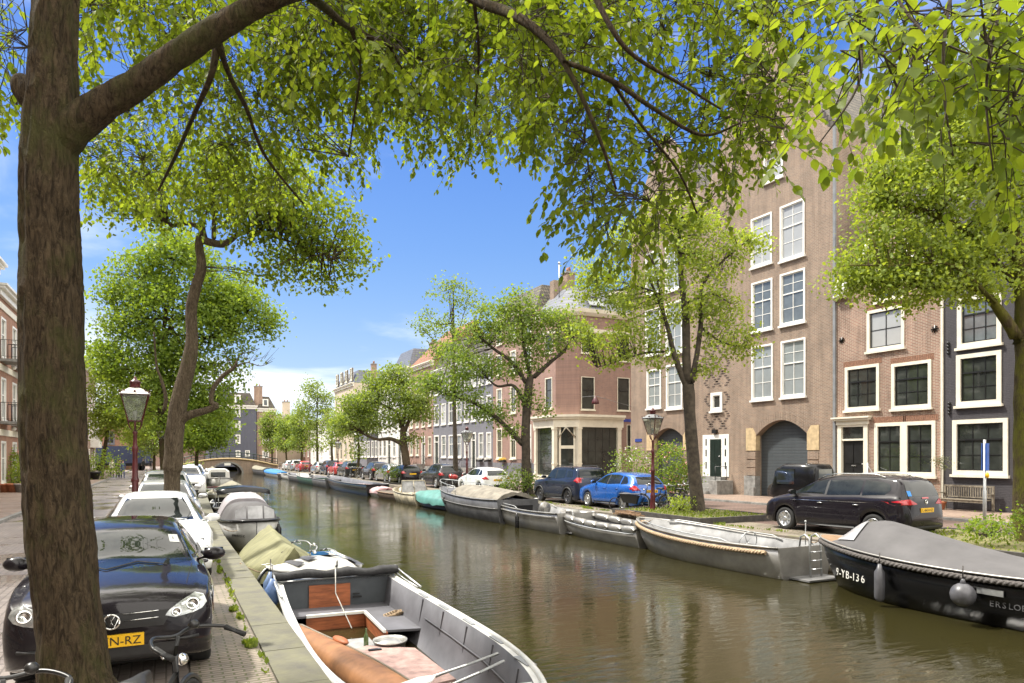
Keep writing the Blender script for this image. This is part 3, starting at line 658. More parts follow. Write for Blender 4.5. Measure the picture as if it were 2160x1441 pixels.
for i in range(1,4): z=.62+(zsh-.9)*i/4; mb.box((XC0+.15,YC-.074,z-.012),(x9-.16,YC-.0615,z+.012)); mb.box((XR-.074,YC+1.42,z-.012),(XR-.0615,u8-.36,z+.012))
mb.build('glazing_bar',BLACKP,e,True)
A=Vector((XC0-.1,YC+.25,0)); Bv=Vector((XR+.2,YC+1.15,0)); dv=(Bv-A); nv=Vector((-dv.y,dv.x,0)).normalized()
if nv.x>0: nv=-nv
def cq(t0,t1,z0,z1,n): return [A+dv*t0+nv*n+Vector((0,0,z0)),A+dv*t1+nv*n+Vector((0,0,z0)),A+dv*t1+nv*n+Vector((0,0,z1)),A+dv*t0+nv*n+Vector((0,0,z1))]
mb=MB(); mb.prism(cq(.12,.88,.45,2.75,.0),nv*.03); mb.prism(cq(.12,.88,2.95,zsh-.3,.0),nv*.03); mb.build('shop_door',PANE,e,True)
mb=MB()
for a,b,c,d in ((0,.13,.1,zsh),(.87,1,.1,zsh),(.13,.87,2.72,2.97),(.13,.87,.1,.5)): mb.prism(cq(a,b,c,d,.0),nv*.06)
c0=Vector((XR+.35,YC+.2,0)) ; apex=(A+Bv)/2+nv*.55+Vector((0,0,zsh-.3))
mb.tube([apex,A+nv*.1+Vector((0,0,zsh-1.1))],.06,6); mb.tube([apex,Bv+nv*.1+Vector((0,0,zsh-1.1))],.06,6); mb.build('shop_door_frame',CREAM,e,True)
mb=MB(); FC.box(mb,*(lambda r:(r[0],r[1],r[2],r[3]))(FC.rect(1313,1330,884,890)),0,.03); mb.build('street_sign',pm('sign_enamel_blue',(.03,.05,.3),.4),e,True)
# --- row of houses running away to the left of the corner building
def rowhouse(name,label,xa,xb,ytop,mat,floors,n,ww,fm=WHITE,sm=None,pane=None,roof=None,roofm=None,corn=True,stoop=False,plinth=None,gab=None,chim=True,doorpos=None):
    a,b=sorted((uof(xa),uof(xb))); a+=.004; z1=zof((xa+xb)/2,ytop)
    ops=[]; sp=(b-a)/n; rr=random.Random(name+label)
    for fi,(z0,z3) in enumerate(floors):
        for i in range(n):
            c=a+sp*(i+.5)
            if fi==0 and doorpos is not None and i==doorpos: ops.append((c-ww*.55,c+ww*.55,z0-1.0,z3+.1,dict(skip=1,door=1))); continue
            ops.append((c-ww/2,c+ww/2,z0,z3,dict(pane=pane or rr.choice([PANE,PANE,PANEG,PANEC]))))
    e=house(name,label,FRr,a,b,z1,mat,ops,10,'houses along the far bank',0,roof,roofm,gab(a,b,z1) if gab else None)
    o2=[(*o[:4],{k_:v for k_,v in o[4].items() if k_!='door'}) for o in ops]
    put_windows(FRr,e,o2,fm=fm,sm=sm or fm,fw=.12,cols=2,rows=2,mid=.6,proud=.04)
    for o in ops:
        if o[4].get('door'): door(FRr,e,o[0]+.01,o[1]-.01,o[2],o[3]-.01,GREENDARK,WHITE,.6,.16,hd=False)
    if corn: cornice(FRr,e,a,b,z1+.05,fm,.55,.4)
    if plinth:
        mb=MB(); FRr.box(mb,a,b,0,1.55,0,.05); mb.build('plinth',plinth,e,True)
    if chim: chimney(FRr,e,a+.7,z1+1.2,-3.5,.8,2.0)
    if doorpos is not None:
        c=a+sp*(doorpos+.5); zt=floors[0][0]-1.0
        mb=MB()
        for k_ in range(5): FRr.box(mb,c+.6+k_*.28,c+.88+k_*.28 if k_<4 else c+2.0,.1,zt-k_*zt/5,.07,1.1)
        FRr.box(mb,c-.75,c+.6,.1,zt,.07,1.1); mb.build('stoop',STONE,e,True)
        mb=MB(); railing(mb,[FRr.p(c-.75,zt,1.05),FRr.p(c+.6,zt,1.05)],.95,.014,.16); railing(mb,[FRr.p(c-.75,zt,1.05),FRr.p(c-.75,zt,.1)],.95,.014,.16); mb.tube([FRr.p(c+.6,zt+.95,1.05),FRr.p(c+2.0,1.0,1.05)],.025,6); mb.tube([FRr.p(c+2.0,.1,1.05),FRr.p(c+2.0,1.05,1.05)],.025,6)
        mb.build('stoop_railing',BLACKP,e,True)
    return e,a,b,z1
def neck(a,b,z):
    k_=(a+b)/2; w_=(b-a)/2
    return [(a,z-.01),(b,z-.01),(b-.2,z+.6),(k_+w_*.45,z+1.6),(k_+w_*.4,z+3.2),(k_,z+4.0),(k_-w_*.4,z+3.2),(k_-w_*.45,z+1.6),(a+.2,z+.6)]
F4=[(2.0,4.4),(5.6,7.9),(9.0,11.0),(12.0,13.6)]
rowhouse('row_house','rose brick house joining the corner building, flower box with yellow flowers and iron stoop rail',1131,1040,665,B_ROSE,[(1.9,4.7),(5.9,8.3),(9.4,11.4),(12.3,13.8)],3,1.15,CREAM,doorpos=0,plinth=P_GREY,roof=('mansard',2.2,1.2),roofm=TILE)
rowhouse('row_house','dark grey house with white flower boxes under two tall windows',1040,977,760,P_GREY,F4[:3],4,1.1,WHITE,roof=('mansard',2.6,1.0),roofm=TILE,doorpos=2,pane=None)
rowhouse('row_house','grey house with broad white window surrounds and a black iron landing',977,914,775,P_GREY,F4[:3],4,1.35,WHITE,roof=('mansard',3,1.2),roofm=TILE,doorpos=3)
rowhouse('row_house','red brick house behind the thick leaning tree, with paler door surround',914,862,770,B_ROSE,[(2.2,4.4),(5.6,7.8),(9.0,11.0)],4,1.1,CREAM,roof=('along',5.0),roofm=TILER,doorpos=1)
rowhouse('row_house','white rendered canal house with white stone door steps',862,826,780,P_WHITE,F4[:3],3,1.3,WHITE,roof=('mansard',2.5,1),doorpos=1)
rowhouse('row_house','pale house with tall white ground floor windows',826,798,800,P_WHITE,F4[:3],3,1.4,WHITE,doorpos=0)
rowhouse('row_house','narrow dark brown brick house among the far trees',798,774,822,B_CHAR,F4[:3],3,1.3,WHITE,roof=('mansard',2,1))
rowhouse('row_house','grey brown house with rows of narrow windows',774,746,832,P_GREY,F4[:3],5,1.1,WHITE)
rowhouse('corner_turret_house','beige stone house with ornate attic turret above the far trees',746,706,815,P_BEIGE,[(1.5,4.5),(6,8.6),(10,12.4),(14.6,16.6)],4,1.5,CREAM,roof=('mansard',2.2,1.0))
rowhouse('row_house','plain white house wall behind the far bank trees',706,655,888,P_WHITE,[(2,4.2),(5.6,7.6)],3,1.3,WHITE)
rowhouse('row_house','low brick house furthest along the far bank',655,622,900,B_ROSE,[(2,4.2),(5.6,7.6)],4,1.4,WHITE)
# --- far end beyond the bridge
def endhouse(name,label,Y,xa,xb,ytop,mat,wins,roof=None,roofm=None,ch=None,fm=WHITE,pane=None):
    F=Fr('F',Y); a,z1=F.px(xa,ytop); b=F.px(xb,ytop)[0]
    ops=[(*F.rect(*w[:4]),w[4] if len(w)>4 else {}) for w in wins]
    e=house(name,label,F,a,b,z1,mat,ops,12,None,0,roof,roofm)
    put_windows(F,e,ops,fm=fm,sm=fm,cols=2,rows=4,fw=.16,mid=.5,bar=.06,pane=pane)
    cornice(F,e,a,b,z1+.1,fm,.7,.5)
    if ch: chimney(F,e,F.px(ch[0],0)[0],z1+.5,-1.2,1.5,ch[1],mat)
    return e,F,a,b,z1
e,F,a,b,z1=endhouse('slate_blue_house','tall slate blue corner house with mansard roof beyond the bridge',150,440,541,854,B_SLATE,[(496.5,507,860,878,dict(pane=PANEG)),(496.5,507,888,906,dict(pane=PANEC)),(497,507,917,935),(497,507,950,963),(517,527,950,963)],('mansard',2.7,1.1),TILE,(475,3.2))
r=F.rect(495,508,833,851); mb=MB(); F.box(mb,r[0],r[1],r[2],r[3],-2,.1); mb.build('dormer',WHITE,e,True); mb=MB(); F.box(mb,r[0]+.3,r[1]-.3,r[2]+.3,r[3]-.25,.1,.14); mb.build('dormer_window',PANEG,e,True)
r=F.rect(458,466,836,846); mb=MB(); F.box(mb,r[0],r[1],r[2],r[3],-2,.1); mb.build('roof_window',PANEC,e,True)
e,F,a,b,z1=endhouse('red_brick_house','small red brick house with dormer right of the slate blue house',150.5,542,582,862,B_RED,[(553.5,567,922,936,dict(pane=PANEC)),(553.5,567,951,965)],('mansard',2.6,1.2),TILE,(546,4.0))
r=F.rect(554,566,842,857); mb=MB(); F.box(mb,r[0],r[1],r[2],r[3],-2,.1); mb.build('dormer',WHITE,e,True); mb=MB(); F.box(mb,r[0]+.25,r[1]-.25,r[2]+.2,r[3]-.2,.1,.14); mb.build('dormer_window',PANEG,e,True)
endhouse('distant_house','pale far house glimpsed between trees right of the red brick house',162,584,640,876,P_BEIGE,[(600,606,900,912),(618,624,900,912)],None,None,(605,2.5))
# --- left bank
FL=Fr('L',-8.3)
def lrow(name,label,Ya,Yb,z1,mat,floors,n,ww,fm=WHITE,sm=None,pane=None,roof=None,roofm=None,bal=False,corn=True,band=None):
    ops=[]; sp=(Yb-Ya)/n; rr=random.Random(label)
    for fi,(z0,z3) in enumerate(floors):
        for i in range(n): c=Ya+sp*(i+.5); ops.append((c-ww/2,c+ww/2,z0,z3,dict(pane=pane or rr.choice([PANE,PANEG,PANE]))))
    e=house(name,label,FL,Ya,Yb,z1,mat,ops,10,'houses along the near bank',0,roof,roofm)
    put_windows(FL,e,ops,fm=fm,sm=sm or fm,fw=.12,cols=2,rows=2,mid=.6,proud=.03)
    if corn: cornice(FL,e,Ya,Yb,z1+.05,fm,.6,.5)
    if band:
        mb=MB()
        for z in band: FL.box(mb,Ya,Yb,z,z+.35,0,.06)
        mb.build('stone_band',CREAM,e,True)
    if bal:
        for fi,(z0,z3) in enumerate(floors[1:3]):
            for i in range(0,n):
                c=Ya+sp*(i+.5); mb=MB(); FL.box(mb,c-1.0,c+1.0,z0-.25,z0-.1,.0,.95); s=mb.build('balcony',STONE,e,True)
                mb=MB(); railing(mb,[FL.p(c-.98,z0-.1,.05),FL.p(c-.98,z0-.1,.9),FL.p(c+.98,z0-.1,.9),FL.p(c+.98,z0-.1,.05)],1.05,.014,.15); mb.build('railing',BLACKP,s,True)
                mb=MB(); mb.blob(FL.p(c,z0-.5,.5),.13,8); mb.build('balcony_lamp',WHITE,s,True)
    return e
lf=[(.6,3.0),(4.2,6.6),(7.7,10.0)]
lrow('near_bank_house','dark brick house just outside the left edge of the view',20,35.8,12.8,B_CHAR,lf,5,1.2,roof=('along',3))
lrow('near_bank_house','brown brick house level with the foreground tree',5,19.8,12.2,B_BROWN,lf,5,1.2,roof=('along',3))
lrow('near_bank_house','red brick house behind the photographer',-14,4.8,12.6,B_RED,lf,6,1.2,roof=('along',3))
lrow('near_bank_house','orange brick house furthest behind the photographer',-32,-14.2,12.0,B_ORANGE,lf,6,1.2,roof=('along',3))
lrow('near_bank_house','dark brown brick house at the left edge with deep cream cornice',36,46.8,12.6,B_CHAR,lf,5,1.2,roof=('along',3))
lrow('near_bank_house','orange brick house with black iron balconies left of the big trunk',47,60,11.6,B_ORANGE,lf,4,1.3,bal=True,band=(3.3,6.95,10.4),roof=('along',4.0),roofm=TILE)
lrow('near_bank_house','plain brick house hidden mostly by the big trunk',60.2,74,11.8,B_RED,lf,5,1.2)
lrow('near_bank_house','brick house with pale window bands behind the big trunk',74.2,89.8,12.6,B_ORANGE,lf,5,1.2,band=(3.3,))
e=lrow('near_bank_house','brick house with white bay window and small white balcony beside the street lamp',90,107,12.6,B_RED,lf,5,1.4,roof=('along',3))
mb=MB(); FL.box(mb,100,104.5,3.2,6.8,0,.9,0); FL.box(mb,100.3,104.2,4.2,6.5,.3,.93,1); FL.box(mb,99.9,104.6,6.8,7.0,0,1.0,0); mb.build('bay_window',[WHITE,PANEG],e,True)
mb=MB(); railing(mb,[FL.p(100,7.0,.05),FL.p(100,7.0,.95),FL.p(104.5,7.0,.95),FL.p(104.5,7.0,.05)],1.1,.03,.25,True,.05); mb.build('balcony_railing',WHITE,e,True)
endhouse('street_end_house','orange brick house with tall green framed window behind the parked truck',121,150,300,885,B_ORANGE,[(221,242,910,937,dict(rows=2,cols=2)),(222,242,943,950,dict(rows=1,mid=0))],None,None,None,P_GREY)
endhouse('street_end_house','pale brick house closing the far end of the near street',165,296,440,855,B_ROSE,[(311,318,930,942),(330,338,930,942),(311,318,905,918),(330,338,905,918)],None,None,None,WHITE)
# --- the bridge
yb=127.5; xl,xr_=3.2,16.0
e=thing('arch_bridge','low brown brick arch bridge with green iron railing across the canal','bridge',(9.6,yb,0))
xa,xb_=onY(449,yb)[0],onY(510,yb)[0]; xm=(xa+xb_)/2; hw=(xb_-xa)/2; zc_=.95
deck=lambda x:.55+1.15*max(0,1-((x-9.4)/7.6)**2)
mb=MB(); n=44
for i in range(n):
    x0=xl-1.5+(xr_-xl+3)*i/n; x1=xl-1.5+(xr_-xl+3)*(i+1)/n
    def low(x):
        q=(x-xm)/hw
        return -1.2 if abs(q)>=1 else WZ+(zc_-WZ)*math.sqrt(1-q*q)
    a0,a1=low(x0+1e-4),low(x1-1e-4)
    mb.prism([(x0,yb,a0),(x1,yb,a1),(x1,yb,deck(x1)),(x0,yb,deck(x0))],(0,7,0))
mb.build('bridge_body',B_BROWN,e,True)
mb=MB(); 
for i in range(20):
    a=PI*i/20; b_=PI*(i+1)/20; f=lambda a,k:(xm+hw*k*math.cos(a),yb-.08,WZ+(zc_-WZ)*math.sin(a)*(k+.02))
    mb.prism([f(a,1),f(b_,1),f(b_,1.14),f(a,1.14)],(0,.1,0))
mb.build('stone_arch',STONE,e,True)
mb=MB(); pts=[(x,yb-.1,deck(x)) for x in [xl-1.4+(xr_-xl+2.8)*i/16 for i in range(17)]]
mb.tube([(p_[0],p_[1],p_[2]) for p_ in pts],.16,4); mb.build('coping',SAND,e,True)
GR=pm('railing_green',(.03,.055,.045),.5)
mb=MB(); railing(mb,[(p_[0],p_[1]+.1,p_[2]+.1) for p_ in pts],1.0,.05,1.1,True,.08); mb.tube([(p_[0],p_[1]+.1,p_[2]+.6) for p_ in pts],.06,5); mb.build('railing',GR,e,True)
mb=MB(); mb.box((xm-.5,yb-.2,.55),(xm+.5,yb-.12,.95)); mb.build('sign_board',WHITE,e,True)
# ---------------------------------------------------------------- cars
def paint(name,col,metal=.0,rough=.28):
    m,n,p=nodes(name); p.inputs['Base Color'].default_value=(*col,1); p.inputs['Metallic'].default_value=metal; p.inputs['Roughness'].default_value=rough
    p.inputs['Coat Weight'].default_value=1; p.inputs['Specular IOR Level'].default_value=.1 if max(col)<.06 else .5; p.inputs['Coat Roughness'].default_value=.05; p.inputs['Coat IOR'].default_value=1.36 if max(col)<.06 else 1.5
    L=n.links.new; t=n.nodes.new('ShaderNodeTexCoord'); z=n.nodes.new('ShaderNodeTexNoise'); z.inputs['Scale'].default_value=2.5; z.inputs['Detail'].default_value=8
    r=n.nodes.new('ShaderNodeMapRange'); r.inputs[1].default_value=.35; r.inputs[2].default_value=.7; r.inputs[3].default_value=rough*.8; r.inputs[4].default_value=rough*1.5
    L(t.outputs['Object'],z.inputs['Vector']); L(z.outputs[0],r.inputs[0]); L(r.outputs[0],p.inputs['Roughness'])
    return m
CARGLASS=pm('car_glass',(.014,.018,.018),.02,0,.4,2,spec=.42); PLASTIC=pm('black_plastic',(.016,.016,.017),.55,var=.2,scale=9)
REDL=pm('red_lamp_lens',(.42,.012,.02),.12,0,.2,20,spec=.9); LENS=pm('headlamp_lens',(.48,.50,.50),.08,.55,.35,14,spec=1); ALLOY=pm('alloy',(.55,.56,.57),.28,.85,.1)
DARKALLOY=pm('dark_alloy',(.10,.10,.11),.35,.8,.1); UNDER=pm('wheel_well_black',(.008,.008,.008),.9,var=.1)
def crv(P):
    """smooth interpolation through (x,v) points given from front (+x) to rear"""
    P=sorted(P)
    def f(x):
        if x<=P[0][0]: return P[0][1]
        if x>=P[-1][0]: return P[-1][1]
        for i in range(len(P)-1):
            if P[i][0]<=x<=P[i+1][0]:
                x0,v0=P[i];x1,v1=P[i+1]; t=(x-x0)/(x1-x0)
                def sl(j):
                    if j<=0 or j>=len(P)-1: 
                        k=min(max(j,0),len(P)-2); return (P[k+1][1]-P[k][1])/(P[k+1][0]-P[k][0])
                    a=(P[j][1]-P[j-1][1])/(P[j][0]-P[j-1][0]); b=(P[j+1][1]-P[j][1])/(P[j+1][0]-P[j][0])
                    return 0 if a*b<=0 else 2*a*b/(a+b)
                m0,m1=sl(i)*(x1-x0),sl(i+1)*(x1-x0)
                return (2*t**3-3*t*t+1)*v0+(t**3-2*t*t+t)*m0+(-2*t**3+3*t*t)*v1+(t**3-t*t)*m1
    return f
CARS={
 'hatch':dict(L=4.2,Wd=1.76,fa=1.27,ra=-1.31,wr=.315,top=[(2.10,.60),(2.06,.74),(1.9,.83),(1.5,.93),(1.02,1.02),(.85,1.08),(.15,1.42),(-.3,1.475),(-.9,1.465),(-1.45,1.40),(-1.6,1.34),(-1.95,1.02),(-2.02,.86),(-2.08,.62)],
   belt=[(2.1,.58),(1.9,.76),(1.3,.90),(.85,.965),(0,.97),(-1.2,1.0),(-1.7,1.0),(-2.0,.84),(-2.08,.6)],rw=.58,
   side=[[(.80,1.02),(.30,1.30),(.02,1.385),(-.13,1.40),(-.13,1.015)],[(-.20,1.015),(-.20,1.40),(-.75,1.40),(-1.03,1.37),(-1.03,1.02)],[(-1.10,1.03),(-1.10,1.36),(-1.33,1.32),(-1.52,1.12),(-1.5,1.05)]],
   ws=(1.05,1.40,.70,.56),rwn=(1.04,1.33,.60,.50),cowl=.9,seams=(.78,-.17,-1.02)),
 'mpv':dict(L=4.53,Wd=1.83,fa=1.40,ra=-1.39,wr=.325,top=[(2.26,.60),(2.22,.76),(2.05,.88),(1.75,.98),(1.35,1.07),(1.15,1.15),(.30,1.54),(-.2,1.62),(-1.2,1.63),(-1.85,1.57),(-1.98,1.5),(-2.17,1.12),(-2.24,.9),(-2.26,.6)],
   belt=[(2.26,.58),(2.0,.82),(1.5,.95),(1.1,1.0),(0,1.03),(-1.6,1.09),(-2.1,1.06),(-2.22,.8),(-2.26,.6)],rw=.62,
   side=[[(1.22,1.06),(.98,1.20),(.55,1.40),(.22,1.49),(.10,1.50),(.10,1.08)],[(.03,1.08),(.03,1.505),(-.85,1.53),(-.98,1.525),(-.98,1.11)],[(-1.04,1.115),(-1.04,1.52),(-1.55,1.49),(-1.72,1.42),(-1.80,1.30),(-1.66,1.15)]],
   ws=(1.10,1.54,.74,.60),rwn=(1.13,1.50,.68,.56),cowl=1.2,seams=(1.1,.06,-1.02)),
 'jeep':dict(L=4.23,Wd=1.80,fa=1.30,ra=-1.27,wr=.345,top=[(2.1,.62),(2.07,.86),(1.95,.98),(1.6,1.04),(1.05,1.10),(.9,1.15),(.42,1.55),(.2,1.63),(-.6,1.66),(-1.5,1.64),(-1.75,1.6),(-1.95,1.22),(-2.03,1.08),(-2.1,.62)],
   belt=[(2.1,.6),(2.0,.9),(1.5,1.02),(.9,1.06),(-1.4,1.10),(-1.85,1.12),(-2.03,1.0),(-2.1,.6)],rw=.68,
   side=[[(.86,1.12),(.40,1.50),(.28,1.53),(-.10,1.545),(-.10,1.12)],[(-.16,1.12),(-.16,1.545),(-.92,1.55),(-.92,1.13)],[(-1.05,1.2),(-1.02,1.5),(-1.45,1.50),(-1.58,1.2)]],
   ws=(1.14,1.57,.72,.64),rwn=(1.2,1.55,.66,.60),cowl=.95,seams=(.8,-.13,-.98)),
 'suv':dict(L=4.5,Wd=1.86,fa=1.38,ra=-1.33,wr=.35,top=[(2.25,.62),(2.2,.82),(2.0,.95),(1.6,1.03),(1.1,1.12),(.9,1.17),(.15,1.56),(-.3,1.63),(-1.1,1.61),(-1.7,1.52),(-1.85,1.45),(-2.1,1.12),(-2.2,.95),(-2.25,.62)],
   belt=[(2.25,.6),(2.0,.88),(1.5,.99),(.9,1.06),(-1.0,1.10),(-1.8,1.15),(-2.15,.98),(-2.25,.6)],rw=.62,
   side=[[(.88,1.12),(.3,1.44),(.05,1.51),(-.12,1.52),(-.12,1.13)],[(-.19,1.13),(-.19,1.52),(-.8,1.52),(-1.02,1.49),(-1.02,1.16)],[(-1.1,1.18),(-1.1,1.47),(-1.4,1.42),(-1.62,1.27),(-1.55,1.22)]],
   ws=(1.16,1.54,.74,.60),rwn=(1.16,1.45,.66,.54),cowl=1.0,seams=(.85,-.15,-1.02)),
 'saloon':dict(L=4.65,Wd=1.85,fa=1.42,ra=-1.43,wr=.33,top=[(2.32,.55),(2.28,.66),(2.1,.74),(1.7,.86),(1.2,.96),(1.0,1.01),(.15,1.37),(-.35,1.44),(-.9,1.40),(-1.5,1.22),(-1.9,1.08),(-2.2,1.04),(-2.27,.9),(-2.32,.55)],
   belt=[(2.32,.52),(2.1,.68),(1.5,.84),(1.0,.90),(-.5,.94),(-1.6,1.0),(-2.15,1.0),(-2.28,.8),(-2.32,.55)],rw=.56,
   side=[[(1.0,.95),(.4,1.24),(.1,1.33),(-.15,1.36),(-.15,.98)],[(-.22,.98),(-.22,1.36),(-.7,1.335),(-1.1,1.24),(-1.4,1.1),(-1.35,1.04)]],
   ws=(1.0,1.36,.74,.54),rwn=(1.08,1.34,.62,.5),cowl=1.05,seams=(.9,-.18,-1.15)),
}
def _low(c,k=.84,z0=.75):
    f=lambda z: z if z<z0 else z0+(z-z0)*k
    d=dict(c); d['top']=[(x,f(z)) for x,z in [(2.10,.60),(2.07,.76),(1.9,.87),(1.5,.96),(1.02,1.03),(.85,1.08)]+c['top'][6:]]; d['belt']=[(x,f(z)) for x,z in [(2.1,.58),(1.95,.80),(1.6,.90),(1.3,.94)]+c['belt'][3:]]
    d['side']=[[(x,f(z)) for x,z in g] for g in c['side']]; d['ws']=(f(c['ws'][0]),f(c['ws'][1]),*c['ws'][2:]); d['rwn']=(f(c['rwn'][0]),f(c['rwn'][1]),*c['rwn'][2:]); return d
CARS['lowhatch']=_low(CARS['hatch'])
def body_mesh(c):
    hl=c['L']/2; hw=c['Wd']/2; top=crv(c['top']); belt=crv(c['belt']); zr=max(z for x,z in c['top']); rw=c['rw']
    xs=[]; N=96
    for i in range(N+1): 
        t=i/N; xs.append(hl*math.sin(PI*(t-.5)) *.35 + (2*t-1)*hl*.65)
    xs=sorted(set(round(x,4) for x in xs)); wr=c['wr']; ar=wr+.055
    rings=[]
    for x in xs:
        s=abs(x)/hl; w=hw*(1-.05*s**4-.23*max(0,(s-.86)/.14)**2.6)
        zl=.20+.10*max(0,(s-.82)/.18)**1.5
        for ax in (c['fa'],c['ra']):
            d=abs(x-ax)
            if d<ar: zl=max(zl,wr+math.sqrt(ar*ar-d*d)*.98)
        zb=belt(x); zt=top(x); zb=min(zb,zt-.012); zb=max(zb,zl+.02)
        h=max(0,min(1,(zt-zb)/(zr-belt(0))))
        flare=0
        for ax in (c['fa'],c['ra']): flare=max(flare,max(0,1-abs(x-ax)/(ar+.15))**.5*.02)
        wt=(w-.10)*(1-h)+rw*h*(w/hw) if h>.0 else w-.10
        wt=min(wt,w-.07)
        crown=.05*(1-h)+.045*h+ (.02 if h<.2 else 0)
        g=max(.0,zt-zb)
        half=[(w-.09,zl),(w-.015+flare*.5,zl+.025),(w+flare,zl+(zb-zl)*.30),(w+.006+flare*.6,zl+(zb-zl)*.55),(w-.004,zl+(zb-zl)*.76),(w-.02,zl+(zb-zl)*.9),(w-.045,zb)]
        zrail=zt-min(g*.45,.075)
        for q in (.04,.3,.6,.86): half.append((w-.055+(wt-(w-.055))*q**1.1,zb+(zrail-zb)*q))
        half+= [(wt,zrail),(wt-.025,zt-min(g*.2,.035)),(wt-.075,zt-min(g*.08,.012)),(wt*.66,zt+crown*.35-.0),(wt*.33,zt+crown*.6),(0,zt+crown*.68)]
        ring=[Vector((x,y,z)) for y,z in half]+[Vector((x,-y,z)) for y,z in half[-2::-1]]
        rings.append(ring)
    mb=MB(True); mb.loft(rings,closed=True,caps=True)
    return mb,rings
def scan(poly,n=8,m=10):
    zs=[p[1] for p in poly]; z0,z1=min(zs),max(zs); rows=[]
    for i in range(n+1):
        z=z0+(z1-z0)*(i/n); z=min(max(z,z0+1e-4),z1-1e-4); hit=[]
        for (a,b),(c,d) in zip(poly,poly[1:]+poly[:1]):
            if (b<=z<d) or (d<=z<b): hit.append(a+(c-a)*(z-b)/(d-b))
        if len(hit)<2: continue
        a,b=min(hit),max(hit); rows.append([(a+(b-a)*j/m,z) for j in range(m+1)])
    return rows
def patch(bvh,poly,view,off=.006,n=8,m=10,mb=None,mi=0):
    mb=mb or MB(True); rows=scan(poly,n,m); vs=[];fs=[]
    for r in rows:
        for a,z in r:
            if view=='F': o,d=Vector((6,a,z)),Vector((-1,0,0))
            elif view=='B': o,d=Vector((-6,a,z)),Vector((1,0,0))
            elif view=='L': o,d=Vector((a,6,z)),Vector((0,-1,0))
            elif view=='R': o,d=Vector((a,-6,z)),Vector((0,1,0))
            else: o,d=Vector((a,z,6)),Vector((0,0,-1))
            h=bvh.ray_cast(o,d)[0]
            if h is None: h=vs[-1] if vs else o+d*5
            vs.append(h-d*off)
    k=len(rows[0])
    for i in range(len(rows)-1):
        for j in range(k-1): fs.append((i*k+j,i*k+j+1,(i+1)*k+j+1,(i+1)*k+j))
    mb.add(vs,fs,mi,True); return mb
def wheel_mesh(r,spokes=5,twist=0,mat_rim=None,w=.2,par=None,pos=(0,0,0),side=1,double=False):
    M=Matrix.Translation(Vector(pos))@Matrix.Rotation(-side*PI/2,4,'X')
    t=MB(True); t.lathe([(r*.62,-w/2),(r*.92,-w/2),(r*.985,-w/2+.02),(r,-w/2+.05),(r,w/2-.05),(r*.985,w/2-.02),(r*.92,w/2),(r*.66,w/2),(r*.63,w/2-.02),(r*.62,-w/2)],28,M)
    ty=t.build('tyre',RUBBER,par)
    q=MB(True); q.lathe([(r*.61,-w/2),(r*.64,w/2+.003),(r*.66,w/2+.004),(r*.61,w/2-.012),(r*.58,w/2-.08),(0.05,w/2-.10)],28,M)
    ri=MB(True)
    for i in range(spokes):
        a=2*PI*i/spokes
        for k in ((-.09,.09) if double else (0,)):
            a1=a+k; a2=a+k*1.8+twist; ww=.028 if not double else .017
            d1=Vector((math.cos(a1),math.sin(a1),0)); d2=Vector((math.cos(a2),math.sin(a2),0)); n1=Vector((-d1.y,d1.x,0)); n2=Vector((-d2.y,d2.x,0))
            p1=d1*r*.10;p2=d2*r*.62; z1=w/2-.02; z2=w/2-.004
            vs=[p1-n1*ww*1.3+Vector((0,0,z1)),p1+n1*ww*1.3+Vector((0,0,z1)),p2+n2*ww+Vector((0,0,z2)),p2-n2*ww+Vector((0,0,z2))]
            ri.add([M@v for v in vs]+[M@(v-Vector((0,0,.03))) for v in vs],[(0,1,2,3),(4,7,6,5),(0,4,5,1),(1,5,6,2),(2,6,7,3),(3,7,4,0)],None,False)
    ri.lathe([(r*.2,w/2-.05),(r*.2,w/2-.012),(r*.14,w/2),(.01,w/2+.003)],14,M)
    rim=MB(True); rim.lathe([(r*.60,w/2-.07),(r*.615,w/2+.002),(r*.665,w/2+.005),(r*.655,w/2-.02)],28,M)
    rim.v+=ri.v and []; b=len(rim.v); rim.v+=ri.v; rim.f+=[[i+b for i in f] for f in ri.f]; rim.m+=ri.m; rim.sm+=ri.sm
    ro=rim.build('rim',mat_rim or ALLOY,ty); q.build('brake_disc',UNDER,ty)
    return ty
